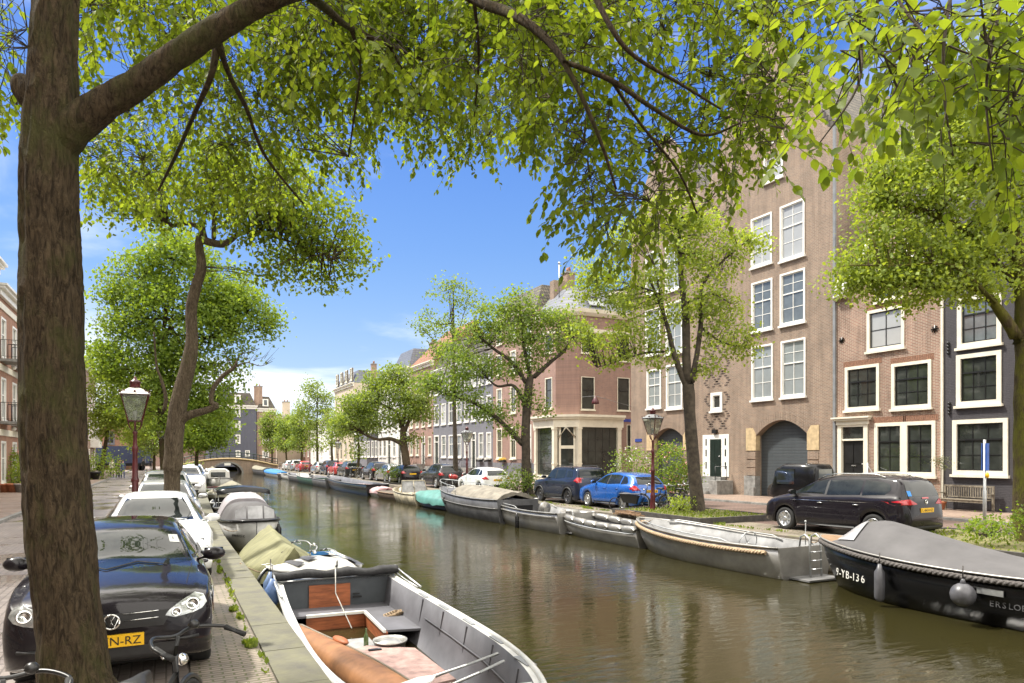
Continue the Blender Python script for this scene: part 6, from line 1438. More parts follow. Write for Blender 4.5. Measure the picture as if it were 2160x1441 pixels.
LF_A=leafmat('elm_leaf',(.085,.135,.022),(.19,.25,.04),.55); LF_B=leafmat('mid_leaf',(.11,.18,.032),(.21,.29,.05),.45); LF_Y=leafmat('lime_leaf',(.165,.23,.045),(.28,.35,.075),.45)
LF_G=leafmat('green_leaf',(.11,.175,.045),(.20,.275,.07),.45); LF_F=leafmat('far_leaf',(.13,.19,.05),(.22,.29,.08),.45)
def inpoly(x,y,P):
    c=False; j=len(P)-1
    for i in range(len(P)):
        if (P[i][1]>y)!=(P[j][1]>y) and x<(P[j][0]-P[i][0])*(y-P[i][1])/(P[j][1]-P[i][1])+P[i][0]: c=not c
        j=i
    return c
def smooth_path(pts,n=6):
    """Catmull-Rom through (Vector,radius)"""
    out=[]; P=[pts[0]]+list(pts)+[pts[-1]]
    for i in range(1,len(P)-2):
        for k in range(n):
            t=k/n; a,b,c,d=[P[i-1+q][0] for q in range(4)]
            v=.5*((2*b)+(c-a)*t+(2*a-5*b+4*c-d)*t*t+(-a+3*b-3*c+d)*t**3); out.append((v,P[i][1]+(P[i+1][1]-P[i][1])*t))
    out.append(pts[-1]); return out
def limb(mb,pts,n=8,k=5,rough=.06,ridge=0):
    s=smooth_path(pts,k); P=[p for p,r in s]; rr=[r for p,r in s]; b0=len(mb.v)
    mb.tube(P,rr,n,0)
    if rough:
        for i in range(b0,len(mb.v)):
            j=min(len(P)-1,(i-b0)//n); c=P[j]; v=mb.v[i]; d=v-c
            mb.v[i]=c+d*(1+rough*mnoise.noise(v*2.2)*2+rough*.5*mnoise.noise(v*9))
            if ridge:
                a_=mnoise.noise(Vector((v.x*13,v.y*13,v.z*1.9+.8*mnoise.noise(v*5)))); b_=mnoise.noise(Vector((v.x*30,v.y*30,v.z*7))); mb.v[i]+=d.normalized()*(ridge*(.5-abs(a_)*2.4)+ridge*.35*b_)
    return s
def pxl(lst,D,dz=0):
    """limb given as (px,py,width px[,D]) -> [(Vector,radius)]"""
    r=[]
    for q in lst:
        d=q[3] if len(q)>3 else D; r.append((W(q[0],q[1],d),q[2]/2*d/FP/math.sqrt(1+((q[0]-1080)/FP)**2)))
    return r
def clumps(Lv,c,rad,n,size,rng,per=11,spread=.32,shell=.55,mask=None,flat=.75):
    """leaf clumps through an ellipsoid, denser to its skin"""
    got=[]
    for _ in range(n):
        for _t in range(4):
            u=rng.normal(size=3); u/=np.linalg.norm(u); r=rng.random()**(1/3)
            if rng.random()<shell: r=.7+.35*rng.random()
            p=np.array(c)+u*r*np.array(rad)
            if max(rad)<1.2 or mnoise.noise(Vector(p)*.75)>-.10: break
        else: continue
        if mask and not mask(p): continue
        m=int(per*rng.uniform(.6,1.4)); Q=p+rng.normal(size=(m,3))*spread*np.array([1,1,.55]); D=rng.normal(size=(m,3))+np.array([0,0,-.45]); N=rng.normal(size=(m,3))*.8+np.array([0,0,flat*1.3])
        Lv.addn(Q,D,N,size*rng.uniform(.7,1.25,size=m)); got.append(Vector(p))
    return got
DENS=8.0
def tree(name,label,base,D,trunk,limbs,blobs,dens,leaf,mat,bark=None,depth=1.0,group='trees lining the canal',per=11,spread=.3,seed=1,twigs=True,cat='tree',shell=.5,extra=None):
    """blobs: px cx,cy,rx,ry[,dD]; dens: clumps per square metre of blob outline"""
    rng=np.random.default_rng(seed); e=thing(name,label,cat,base,0,group)
    mb=MB(True); nodes_=[]; s=limb(mb,trunk,12); nodes_+=[p for p,r in s[len(s)//2:]]
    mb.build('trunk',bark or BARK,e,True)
    mb=MB(True)
    for l_ in limbs: s=limb(mb,l_,7); nodes_+=[p for p,r in s]
    Lv=Leaves(); pc=[]
    for q in blobs:
        cx,cy,rx,ry=q[:4]; dd=D+(q[4] if len(q)>4 else 0); c=W(cx,cy,dd); ax=rx*dd/FP; az=ry*dd/FP
        n=int(dens*DENS*.6*PI*ax*az)+2; pc+=clumps(Lv,c,(ax,ax*depth,az),n,leaf,rng,per*1.65,spread*.85,shell)
    if twigs:
        rr=random.Random(seed)
        for p in pc:
            if rr.random()>.45: continue
            q=min(nodes_,key=lambda w_:(w_-p).length_squared+ (4 if w_.z>p.z+.5 else 0)); m_=q.lerp(p,.5)+Vector((rr.uniform(-.2,.2),rr.uniform(-.2,.2),rr.uniform(0,.3)))*((p-q).length*.3)
            L_=(p-q).length; mb.tube([q,m_,p],[.012+.008*L_,.008+.004*L_,.004],4)
    if extra: extra(mb,Lv)
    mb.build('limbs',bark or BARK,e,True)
    if Lv.P: Lv.build('crown',mat,e)
    return e
def bush(name,label,c,rad,n,leaf,mat,group=None,flowers=None,per=12,seed=3,cat='shrub',stems=True,spread=.12):
    rng=np.random.default_rng(seed); e=thing(name,label,cat,(c[0],c[1],c[2]),0,group); Lv=Leaves()
    cc=(c[0],c[1],c[2]+rad[2]); pc=clumps(Lv,cc,rad,n,leaf,rng,per,spread,.5)
    if stems:
        mb=MB(True); rr=random.Random(seed)
        for p in pc[::3]: mb.tube([Vector((c[0]+rr.uniform(-.3,.3)*rad[0],c[1]+rr.uniform(-.3,.3)*rad[1],c[2])),p],[.012,.004],4)
        if mb.v: mb.build('stems',BARKD,e,True)
    Lv.build('foliage',mat,e)
    if flowers:
        L2=Leaves(); clumps(L2,cc,[q*1.02 for q in rad],max(4,n//3),leaf*.8,rng,5,.08,1); L2.build('flowers',flowers,e)
    return e
LF_FLY=pm('yellow_petals',(.75,.5,.02),.6); LF_FLW=pm('white_petals',(.75,.73,.68),.6); LF_FLP=pm('pink_petals',(.6,.25,.25),.6)
# ================================================================ placing everything
# ---- near canopy helpers
def spray(Lv,mb,p,d,L,size,rng,n=9,droop=.5):
    d=Vector(d).normalized(); pts=[Vector(p)]; seg=6
    for i in range(seg):
        d=(d+Vector((rng.uniform(-.22,.22),rng.uniform(-.22,.22),rng.uniform(-.15,.15)-droop*.25))).normalized(); pts.append(pts[-1]+d*L/seg)
    mb.tube(pts,[.0032-.0004*i for i in range(seg+1)],4)
    for i in range(n):
        t=(i+.5)/n*seg; k=min(seg-1,int(t)); q=pts[k].lerp(pts[k+1],t-k); ax=(pts[k+1]-pts[k]).normalized()
        sd=ax.cross(Vector((0,0,1))); sd=sd.normalized() if sd.length>.05 else Vector((1,0,0)); sd=sd*(1 if i%2 else -1)
        dr=ax*.7+sd*rng.uniform(.5,1.0)+Vector((rng.uniform(-.2,.2),rng.uniform(-.2,.2),-.35+rng.uniform(-.35,.2)))
        nn=Vector((rng.uniform(-.6,.6),rng.uniform(-.6,.6),1))
        Lv.add(q,dr+Vector((rng.uniform(-.35,.35),rng.uniform(-.35,.35),rng.uniform(-.3,.35))),nn,size*rng.uniform(.5,1.28))
    Lv.add(pts[-1],d+Vector((0,0,-.2)),Vector((rng.uniform(-.5,.5),rng.uniform(-.5,.5),1)),size)
def canopy(Lv,mb,poly,D0,D1,count,size,nodes_,rng,nl=9,th=-.25,L=(.35,.65),connect=True,grad=0,holes=()):
    xs=[q[0] for q in poly]; ys=[q[1] for q in poly]; made=0; tries=0
    while made<count and tries<count*12:
        tries+=1; x=rng.uniform(min(xs),max(xs)); y=rng.uniform(min(ys),max(ys))
        if not inpoly(x,y,poly): continue
        if any(inpoly(x,y,h) for h in holes): continue
        t=(y-min(ys))/(max(ys)-min(ys)); D=D0+(D1-D0)*(rng.random()*(1-grad)+grad*t); p=W(x,y,D)
        if mnoise.noise(p*.9)<th: continue
        if nodes_ and connect:
            q=min(nodes_,key=lambda w_:(w_-p).length_squared+(6 if w_.z<p.z-.3 else 0)); d=(p-q); 
            far=d.length
            if far>1e-3:
                m_=q.lerp(p,.55)+Vector((0,0,.12*far)); mb.tube([q,q.lerp(m_,.6)+Vector((rng.uniform(-.1,.1),rng.uniform(-.1,.1),.03)),m_,p],[.004+.0025*min(far,2),.0042,.0034,.0028],4)
            if rng.random()<.25: nodes_.append(p)
            d=d.normalized() if far>1e-3 else Vector((1,0,0))
        else: d=Vector((rng.uniform(-1,1),rng.uniform(-1,1),-.3))
        spray(Lv,mb,p,d*.6+Vector((rng.uniform(-.6,.6),rng.uniform(-.6,.6),-.2)),rng.uniform(*L),size,rng,nl); made+=1
# ---- 1. the great foreground tree
rr=random.Random(11)
e=thing('elm_tree','huge foreground tree trunk at left with thick limb and leafy canopy overhead','tree',G(162,1441,0)*0+Vector((-.62,5.55,0)),0,'trees lining the canal')
D0=4.95
tp=pxl([(190,1640,260),(172,1500,190),(160,1441,158),(150,1350,150),(135,1200,146),(118,1000,146),(112,850,143),(110,700,142),(108,560,134),(104,440,125),(104,330,126),(108,250,118),(112,120,104),(118,0,98),(125,-150,92),(135,-400,80),(150,-800,60)],D0)
m=MB(True); s=limb(m,tp,84,22,.028,.013)
for q_ in (pxl([(100,245,70),(70,205,78),(48,182,66),(36,172,44),(32,168,12)],D0),): limb(m,q_,40,10,.05,.010)
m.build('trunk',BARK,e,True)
m=MB(True); nodesA=[]
LB=[pxl([(105,360,50),(140,290,90),(180,250,84),(230,213,74),(300,170,64),(380,112,58),(450,66,54),(520,24,50),(600,-12,46),(700,-45,42,5.2),(850,-70,36,5.5),(1020,-70,32,5.6)],D0),
    pxl([(455,60,20),(480,150,12,5.4),(520,230,9,6),(560,330,7,6.6),(640,430,4,7.2)],5.2),pxl([(458,90,20),(445,160,14,5.3),(410,240,10,5.5),(370,330,8,6),(335,400,5,6.6)],5.3),
    pxl([(640,-20,26),(690,20,18,5.6),(740,60,12,6.2),(820,95,9,6.6),(900,130,5,7.2)],5.2),pxl([(740,60,9,6.2),(760,140,6,6.6),(745,260,4,7),(735,330,3,7.4)],6),
    pxl([(900,-60,26,5.5),(1000,0,20,5.4),(1080,30,22,5),(1150,80,18,4.8),(1200,150,12,4.7),(1260,280,8,4.7),(1300,400,5,4.8)],5),
    pxl([(1190,130,12,4.7),(1290,170,12,4.6),(1380,230,9,4.6),(1480,285,7,4.6),(1560,260,4,4.5)],4.7),pxl([(1290,170,8,4.6),(1350,260,6,4.8),(1430,360,5,5),(1470,450,4,5.2)],4.7),
    pxl([(1240,-40,16,4.4),(1290,60,12,4.3),(1340,120,9,4.3),(1440,180,6,4.4),(1520,230,4,4.4)],4.4),pxl([(820,95,7,6.6),(870,180,5,7.2),(940,260,3,8)],6.6),pxl([(1000,0,9,5.4),(1010,120,5,6),(1000,250,3,6.6)],6)]
for l_ in LB: s=limb(m,l_,48 if l_ is LB[0] else 8,14 if l_ is LB[0] else 5,.06,.008 if l_ is LB[0] else 0); nodesA+=[p for p,r in s]
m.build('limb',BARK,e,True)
nodesA=[n_ for n_ in nodesA if proj(n_)[0]>280]+[W(120,-150,5.2)]
Lv=Leaves(); m=MB(True)
canopy(Lv,m,[(160,-60),(640,-60),(640,250),(600,420),(520,450),(430,440),(300,430),(190,400),(165,330)],6,11,820,.078,nodesA,rr,10,-.22,grad=.6,holes=[[(225,30),(330,60),(300,150),(215,180)],[(160,170),(240,120),(260,185),(200,230)]])
canopy(Lv,m,[(-60,-60),(60,-60),(58,230),(30,245),(-60,230)],5.5,8,60,.085,[W(60,100,6)],rr,10,-.5)
canopy(Lv,m,[(600,-60),(1160,-60),(1140,290),(1060,290),(960,330),(900,320),(860,260),(800,270),(770,350),(690,370),(590,390)],6,11,1150,.075,nodesA,rr,10,-.22,grad=.7)
canopy(Lv,m,[(560,-80),(1200,-80),(1180,120),(980,170),(760,130),(560,90)],5.2,8,330,.072,nodesA,rr,10,-.4)
canopy(Lv,m,[(1120,-60),(1780,-60),(1735,120),(1680,220),(1620,280),(1580,350),(1530,400),(1500,460),(1430,490),(1380,510),(1320,530),(1270,500),(1220,490),(1190,400),(1190,330),(1130,290),(1080,220)],4.5,7.4,640,.070,nodesA,rr,10,-.15,(.3,.5),grad=.3,holes=[[(1690,0),(1800,0),(1780,120),(1720,80)]])
canopy(Lv,m,[(-500,-170),(1900,-170),(2300,-900),(-400,-900)],4.5,9,480,.12,nodesA,rr,12,-.4)   # the crown goes on above the picture
canopy(Lv,m,[(1540,-60),(1770,-60),(1735,190),(1650,320),(1560,300)],4.4,6.5,150,.07,nodesA,rr,10,-.5,(.3,.5))
m.build('twigs',BARKD,e,True); Lv.build('crown',LF_A,e,True)
# ---- 2. branch ends of the next tree, hanging in at top right
e=thing('elm_tree','branches with large close leaves hanging in at the top right from an unseen trunk','tree',(5.2,2.4,0),0,'trees lining the canal')
m=MB(True); tk=limb(m,[(Vector((5.6,1.0,0)),.28),(Vector((5.5,1.05,2.5)),.24),(Vector((5.3,1.2,5)),.18),(Vector((4.6,1.8,6.4)),.12)],14); 
nodesB=[]
LB=[pxl([(1990,-200,16,3.4),(1860,-60,11,3.3),(1820,60,9,3.3),(1810,180,6,3.2),(1730,300,3,3.2)],3.3),pxl([(2050,-180,14,3.2),(2000,20,9,3),(1990,180,7,3),(2010,330,4,3)],3),pxl([(2150,-180,14,3.1),(2100,60,8,2.9),(2080,200,6,2.9),(2095,360,4,2.9)],3),
    pxl([(2300,-100,12,3.2),(2190,100,8,2.8),(2130,230,5,2.8)],3),pxl([(1860,-60,8,3.3),(1940,60,6,3.1),(2060,120,5,3),(2160,150,4,2.9)],3.1),pxl([(2000,20,7,3),(1920,130,5,3),(1860,250,4,3)],3)]
LB.append([(Vector((4.6,1.8,6.4)),.1),(W(2250,-420,3.6),.05),(W(1990,-200,3.4),.02)]); LB.append([(Vector((4.6,1.8,6.4)),.08),(W(2300,-300,3.3),.03),(W(2150,-180,3.1),.015)])
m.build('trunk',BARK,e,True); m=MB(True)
for l_ in LB: s=limb(m,l_,6); nodesB+=[p for p,r in s]
nodesB=[n_ for n_ in nodesB if proj(n_)[1]>-150]
Lv=Leaves()
canopy(Lv,m,[(1760,-60),(2260,-60),(2260,330),(2150,340),(2100,290),(2060,190),(1990,200),(1960,250),(1900,190),(1850,140),(1790,210),(1745,240),(1735,190),(1790,120)],2.7,3.9,170,.072,nodesB,rr,9,-.6,(.25,.5),grad=0)
m.build('limbs',BARKD,e,True); Lv.build('crown',LF_A,e,True)
# ---- 3. the crooked tree behind the white car
DT=16.0; b0=G(362,1053,0); base=(W(362,1100,DT).x,W(362,1100,DT).y,0)
trunk=pxl([(360,1120,42),(362,1053,36),(363,1000,36),(364,988,42),(366,960,41),(370,900,40),(380,836,38),(398,770,33),(405,720,28),(403,653,25),(413,607,25),(425,563,21),(420,520,19),(424,500,20)],DT)
limbs=[pxl([(424,502,20),(440,510,19),(470,515,17),(486,507,14),(516,490,8),(580,500,6),(640,520,4),(700,545,3)],DT),pxl([(424,500,14),(423,484,12),(405,473,10),(385,472,9),(363,476,10),(355,470,4)],DT),pxl([(451,508,12),(451,470,9),(452,440,7),(440,390,5)],DT),pxl([(435,505,9),(430,470,6),(445,420,4)],DT),
       pxl([(375,890,26),(397,876,20),(433,866,17),(456,856,15),(446,848,12),(450,820,11),(470,793,10),(493,776,8),(500,760,3)],DT),pxl([(493,776,4),(520,765,2.5),(550,772,1.6),(575,762,1)],DT),pxl([(493,776,3),(505,750,2),(530,742,1.4),(548,735,.8)],DT),pxl([(490,778,3),(480,755,2),(470,740,1)],DT),
       pxl([(345,870,10),(350,840,9),(340,800,7),(330,770,5),(325,700,4)],DT+.5)]
def deadtw(mb,Lv):
    r_=random.Random(4)
    for i in range(14):
        a=W(505+r_.uniform(0,60),r_.uniform(755,772),DT); mb.tube([a,a+Vector((r_.uniform(-.1,.35),0,r_.uniform(.1,.4)))],[.008,.003],3)
tree('crooked_tree','crooked grey tree with bare twisted side branch behind the white car',base,DT,trunk,limbs,
     [(300,400,95,60,-1),(420,370,120,70),(540,380,110,75,-1),(620,420,90,70),(680,480,80,60),(730,545,50,42,1),(620,560,60,50,1),(480,440,80,40),(600,500,90,55),(690,590,30,28,1),(350,450,60,30),(250,440,40,30,-1),(560,580,35,25)],7.5,.105,LF_A,BARKG,.9,per=12,spread=.26,seed=21,extra=deadtw)
# ---- 4. trees further along the near bank
def stree(label,D,bx,by,topy,blobs,dens,leaf,mat,w=.4,bark=None,seed=1,limbs=None,depth=.9,per=10,spread=.35,z=0,lean=0,twigs=True,shell=.5):
    b_=W(bx,by,D); b_.z=0; t=W(bx+lean,topy,D); mid=b_.lerp(t,.5)+Vector((random.Random(seed).uniform(-.25,.25),0,0))
    tr=[(b_,w*.55),(b_.lerp(mid,.2),w*.42),(mid,w*.27),(t,w*.06)]
    L_=limbs
    if L_ is None:
        L_=[]; r_=random.Random(seed)
        for q in blobs:
            c=W(q[0],q[1],D+(q[4] if len(q)>4 else 0)); k_=.35+.5*r_.random(); s_=mid.lerp(t,k_) if c.z>mid.z else b_.lerp(mid,.8)
            L_.append([(s_,w*.14),(s_.lerp(c,.5)+Vector((0,0,-.15*(c-s_).length*.5)),w*.08),(c,w*.03)])
    return tree('tree',label,(b_.x,b_.y,0),D,tr,L_,blobs,dens,leaf,mat,bark,depth,seed=seed,per=per,spread=spread,twigs=twigs,shell=shell)
stree('round dense tree filling the space behind the crooked trunk',31,352,1020,600,[(380,560,80,64),(300,590,70,55),(450,600,80,60),(250,660,65,60),(360,670,100,70),(480,690,85,60),(300,760,90,60),(420,780,90,60),(240,760,50,45),(520,660,60,50),(500,640,60,45),(350,850,90,60),(450,850,50,45),(370,510,50,30),(560,690,26,24)],5.2,.15,LF_B,.45,seed=31,spread=.38,per=12)
stree('lower leafy tree leaning over the quay right of the crooked trunk',50,415,1010,880,[(430,880,45,45),(460,900,30,30),(420,915,60,32),(450,930,30,16),(390,900,50,45),(400,935,40,15)],4.5,.20,LF_B,.4,seed=32,spread=.45,lean=15)
stree('pale far left tree with dark forked limbs above the parked truck',72,212,995,830,[(215,760,28,40),(235,820,45,45),(260,870,50,40),(230,890,40,35),(290,900,40,30),(300,840,40,40),(320,790,30,30)],2.4,.26,LF_Y,.6,seed=33,spread=.6,lean=25)
stree('far tree in the middle of the near street',95,325,985,880,[(310,880,45,45),(340,860,40,40),(330,930,50,30),(290,920,25,25),(370,900,40,40)],1.8,.30,LF_F,.5,seed=34,spread=.7)
# ---- 5. trees on the far bank, near to far
DR=16.3
tree('tree','tall mossy tree at the right edge with wide layered lime green crown',(W(2152,1100,DR).x,W(2152,1100,DR).y,0),DR,
     pxl([(2172,1165,70),(2166,1120,58),(2162,1000,52),(2163,850,50),(2164,700,48),(2152,560,40),(2120,430,30),(2095,300,18),(2080,200,10)],DR),
     [pxl([(2150,720,34),(2105,650,24),(2060,610,16),(1960,605,12),(1890,600,8),(1820,590,4)],DR),pxl([(2140,600,26),(2050,500,16),(1960,450,11),(1860,420,6)],DR),pxl([(2120,430,20),(2050,350,12),(1980,270,8),(1900,230,4)],DR),pxl([(2146,560,26),(2190,480,18),(2240,380,10)],DR+.5),pxl([(2100,640,12),(2010,560,8),(1900,560,5),(1800,560,3)],DR-.6)],
     [(1850,575,75,42),(1920,610,95,40),(1870,500,80,45),(1960,540,95,45),(2050,600,80,40),(1920,400,90,55),(2020,450,90,60),(2100,520,70,60),(1860,350,55,40),(1980,320,85,55),(2080,340,80,60),(2040,230,90,60),(2130,250,70,70),(2160,420,60,70),(1800,560,40,26),(1830,420,45,34),(2100,140,80,60),(1950,220,50,40),(1980,560,60,40),(1800,600,40,24)],13,.10,LF_Y,BARKM,.9,seed=41,per=12,spread=.26)
DR=25.2
tree('tree','lime green tree with several upright stems in the grassy tree bed before the warehouse',(W(1471,1075,DR).x,W(1471,1075,DR).y,.2),DR,
     pxl([(1474,1090,38),(1471,1065,32),(1463,980,27),(1457,900,26),(1453,830,26),(1452,812,25)],DR),
     [pxl([(1452,820,18),(1437,790,14),(1420,740,12),(1408,690,9),(1392,640,8),(1370,590,4)],DR),pxl([(1450,815,20),(1448,740,19),(1446,660,16),(1437,590,12),(1434,520,8),(1430,430,4)],DR),pxl([(1458,812,16),(1468,760,12),(1478,690,11),(1480,610,8),(1515,560,5),(1580,505,3)],DR),pxl([(1415,720,8),(1400,660,7),(1392,620,5),(1380,560,3)],DR),
      pxl([(1405,742,7),(1360,745,5),(1310,760,3),(1260,775,2)],DR),pxl([(1478,690,6),(1520,720,4),(1570,735,2)],DR),pxl([(1446,640,7),(1500,620,4),(1540,640,2)],DR),pxl([(1392,620,5),(1330,600,3),(1260,590,2)],DR)],
     [(1300,600,70,34),(1240,610,45,26),(1340,700,70,34),(1280,740,60,34),(1230,700,36,24),(1420,560,80,50),(1500,560,70,42),(1560,520,50,30),(1420,460,80,45),(1330,500,60,40),(1520,640,60,34),(1530,710,60,34),(1440,640,80,40),(1570,740,34,18),(1380,750,50,28),(1480,480,60,40),(1330,640,60,30),(1250,560,50,26),(1600,510,28,18),(1490,770,30,22)],6.2,.12,LF_Y,BARKD,.9,seed=42,per=10,spread=.26)
DR=37
tree('tree','wide open crowned green tree with a long low limb before the corner building',(W(1112,1035,DR).x,W(1112,1035,DR).y,.0),DR,
     pxl([(1118,1052,30),(1113,1030,22),(1109,950,19),(1110,880,18),(1116,810,17),(1121,790,14)],DR),
     [pxl([(1109,945,12),(1060,893,10),(1010,855,8),(965,838,6),(925,825,3)],DR),pxl([(1110,860,9),(1085,815,7),(1050,815,5),(1030,800,3)],DR),pxl([(1114,815,10),(1080,765,8),(1040,735,6),(1000,700,4)],DR),pxl([(1121,800,11),(1160,765,8),(1190,740,6),(1205,715,3)],DR),pxl([(1119,795,10),(1107,740,7),(1100,680,5),(1095,630,3)],DR)],
     [(1090,640,42,32),(1040,665,42,28),(1140,670,40,28),(1180,680,36,28),(1215,700,30,24),(1090,700,60,34),(1010,700,44,28),(1150,725,46,28),(960,740,34,24),(1000,770,46,28),(940,800,46,28),(980,830,40,24),(1060,775,44,26),(900,810,30,22),(1040,870,34,20),(1110,840,24,22),(1075,905,22,16),(1000,870,26,14),(1150,860,14,14),(1120,760,26,24)],5.2,.15,LF_G,BARKD,.9,seed=43,per=10,spread=.34)
DR=46.5
stree('slender tall tree with sparse leaves left of the corner building',DR,962,1012,600,[(950,615,44,26),(905,680,34,24),(940,690,38,30),(985,640,28,22),(960,750,36,30),(920,740,26,20),(945,590,24,16),(885,690,18,14)],1.7,.17,LF_G,.42,BARKD,seed=44,spread=.4,lean=-6)
DR=55
tree('tree','broad tree with thick pale trunk and low spreading limbs over the parked cars',(W(862,1005,DR).x,W(862,1005,DR).y,0),DR,
     pxl([(864,1022,24),(860,1000,18),(855,960,17),(851,925,15),(850,900,12)],DR),
     [pxl([(853,940,11),(825,926,8),(795,927,6),(768,916,4)],DR),pxl([(852,915,9),(870,875,7),(905,845,4)],DR),pxl([(850,905,8),(835,870,6),(800,850,3)],DR),pxl([(850,900,8),(855,850,5),(850,810,3)],DR)],
     [(780,850,48,30),(830,825,50,30),(740,880,34,24),(880,825,44,30),(850,870,50,26),(800,890,40,20),(800,800,34,20),(720,900,24,18),(890,870,30,20),(870,925,18,14),(750,850,30,20),(840,790,30,16),(835,780,20,10)],4.0,.19,LF_F,BARKG,.9,seed=45,per=10,spread=.45)
for lb,D,x,by,ty,bl,sd in (('ivy clad tree beside the dark parked cars',69,753,1003,900,[(752,905,24,22),(730,890,26,20),(775,900,18,16),(754,965,6,28),(765,870,20,15)],46),
      ('tall upright tree before the white house wall',88,670,985,810,[(660,820,20,20),(680,850,24,24),(645,860,18,20),(690,900,18,18),(655,895,22,16),(665,940,14,12)],47),
      ('rounded tree in the far row, right of the bridge lamp',100,636,982,880,[(636,890,20,24),(628,930,18,22),(645,915,14,18)],48),
      ('rounded tree in the far row before the red brick house',112,606,980,890,[(606,890,20,22),(600,930,20,24),(615,915,16,20)],49),
      ('narrow tree nearest the far end of the bridge',122,574,978,880,[(575,890,18,24),(570,930,16,24),(585,910,14,20),(560,905,12,22)],50),
      ('tree peeping out behind the white house wall',80,702,985,870,[(705,880,22,16),(715,910,20,16),(700,930,16,14)],51)):
    stree(lb,D,x,by,ty,bl,2.2,.24 if D<90 else .3,LF_F,.4,seed=sd,spread=.55,per=10)
# ---- tree beds, shrubs, grass
BEDK=pm('dark_bed_kerb',(.06,.055,.05),.8,var=.3,scale=6); SOIL=pm('mossy_soil',(.12,.13,.035),.95,var=.4,scale=6,bump=.6,col2=(.22,.20,.08))
def bed(x0,x1,y0,y1,h=.16):
    m=MB(); m.box((x0,y0,0),(x1,y0+.12,h)); m.box((x0,y1-.12,0),(x1,y1,h)); m.box((x0,y0+.12,0),(x0+.12,y1-.12,h)); m.box((x1-.12,y0+.12,0),(x1,y1-.12,h)); struct('bed_kerb',m,BEDK)
    m=MB(); m.box((x0+.12,y0+.12,.0),(x1-.12,y1-.12,h-.03)); struct('tree_bed',m,SOIL)
t2=W(1471,1075,25.2); bed(14.95,18.3,t2.y-2.6,t2.y+2.2,.2)
t1=W(2152,1100,16.3); bed(15.4,19.2,t1.y-2.5,t1.y+2.6,.2)
t3=W(1112,1035,37); bed(15.5,18.0,t3.y-1.8,t3.y+1.8,.12); t5=W(862,1005,55); bed(15.6,18.2,t5.y-2,t5.y+2,.12)
GRASS=leafmat('grass_blade',(.09,.14,.02),(.20,.25,.05),.35)
def grass(label,spots,size=.10):
    Lv=Leaves(); r_=np.random.default_rng(8)
    for cx,cy,cz,rx,ry,n in spots:
        P=np.stack([cx+r_.uniform(-rx,rx,n),cy+r_.uniform(-ry,ry,n),np.full(n,cz)],1); D=r_.normal(size=(n,3))*.45+np.array([0,0,1]); N=r_.normal(size=(n,3)); Lv.addn(P,D,N,size*r_.uniform(.4,1.3,n))
    o=Lv.build('grass',GRASS,None); tag(o,label,'grass',None,'stuff')
sp=[(16.6,t2.y-.2,.17,1.5,2.2,1500),(17.2,t1.y,.17,1.6,2.3,900),(16.7,t3.y,.1,1,1.5,500)]
for i in range(90):
    y=3+i*.25+random.uniform(0,.2); sp.append((lq(y)-.46+random.uniform(-.03,.03),y,.012,.03,.12,random.choice([0,0,2,4,8,20])))
for i in range(60): y=5+i*.5; sp.append((rq(y)+.45+random.uniform(0,.5),y,.012,.12,.25,random.choice([0,10,30,60])))
for y in (24,30,33,40,44,52,60): sp.append((lq(y)-.55,y,.012,.15,1.6,260))
sp.append((.86,8.4,.012,.05,.12,130)); sp.append((.84,10.4,.012,.04,.1,60))
grass('grass tufts and moss growing in the paving joints and tree beds',sp,.07)
wx=lambda x,y,z=0:G(x,y,z)
def bpx(name,label,x,y,D,rx,rz,n,leaf,mat,**k):
    c=W(x,y,D); return bush(name,label,(c.x,c.y,c.z-rz),(rx,rx*.8,rz),n,leaf,mat,**k)
bpx('shrub','bright green leafy weeds at the foot of the mossy right tree',2085,1112,15.4,.62,.2,60,.07,LF_B,seed=61)
bpx('shrub','low green weeds right of the mossy tree trunk',2185,1095,15.4,.5,.3,50,.075,LF_B,seed=62)
bpx('shrub','tufted green weeds round the foot of the lime green tree',1440,1060,25.0,.5,.28,40,.09,LF_Y,seed=63)
bpx('shrub','feathery green bush at the foot of the low limbed tree',1080,1012,36.6,1.3,.65,90,.12,LF_G,seed=64,spread=.2)
bpx('shrub','small rounded bush at the foot of the thick pale trunk',833,995,54.5,1.5,.5,70,.14,LF_G,seed=65,spread=.22)
bpx('shrub','pale flowering shrub behind the blue car, left one',1335,985,31,1.0,.9,110,.10,LF_G,seed=66,flowers=LF_FLW,spread=.2)
bpx('shrub','large glossy shrub with pinkish flowers behind the lamp post',1410,990,30.5,1.25,1.15,190,.10,LF_B,seed=67,flowers=LF_FLP,spread=.2)
bpx('shrub','dark green shrub beside the warehouse plinth',1440,1005,30.5,.8,.8,90,.10,LF_B,seed=68,spread=.18)
bpx('shrub','round bush in a dark tub by the near houses',207,985,62,1.8,1.5,150,.16,LF_B,seed=69,spread=.3)
bpx('shrub','pink flowering bush against the near brick house',18,990,42,1.3,1.2,140,.13,LF_B,seed=70,flowers=LF_FLP,spread=.25)
bpx('shrub','yellow green bush right of the pink flowering one',45,1005,41,.8,.8,80,.12,LF_Y,seed=71,spread=.2)
bpx('shrub','quayside weeds between parked white car and the moored boats',408,1030,40,.5,.5,50,.12,LF_B,seed=72,spread=.2)
bpx('shrub','ivy and weeds hanging over the near quay further along',402,1000,60,.8,1.2,80,.16,LF_G,seed=73,spread=.3)
for i,(x,w_) in enumerate(((10,.22),(28,.2),(43,.2))):
    c=W(x,1030,39.5); pot(['brown pot leftmost against the near house','terracotta pot between two others at the near house','pale stone pot rightmost at the near house'][i],(c.x,c.y,.1),.32,.5,None if i<2 else STONE)
c=W(199,1015,61); pot('dark tub holding the round bush',(c.x,c.y,.1),.5,.7,BLACKP)
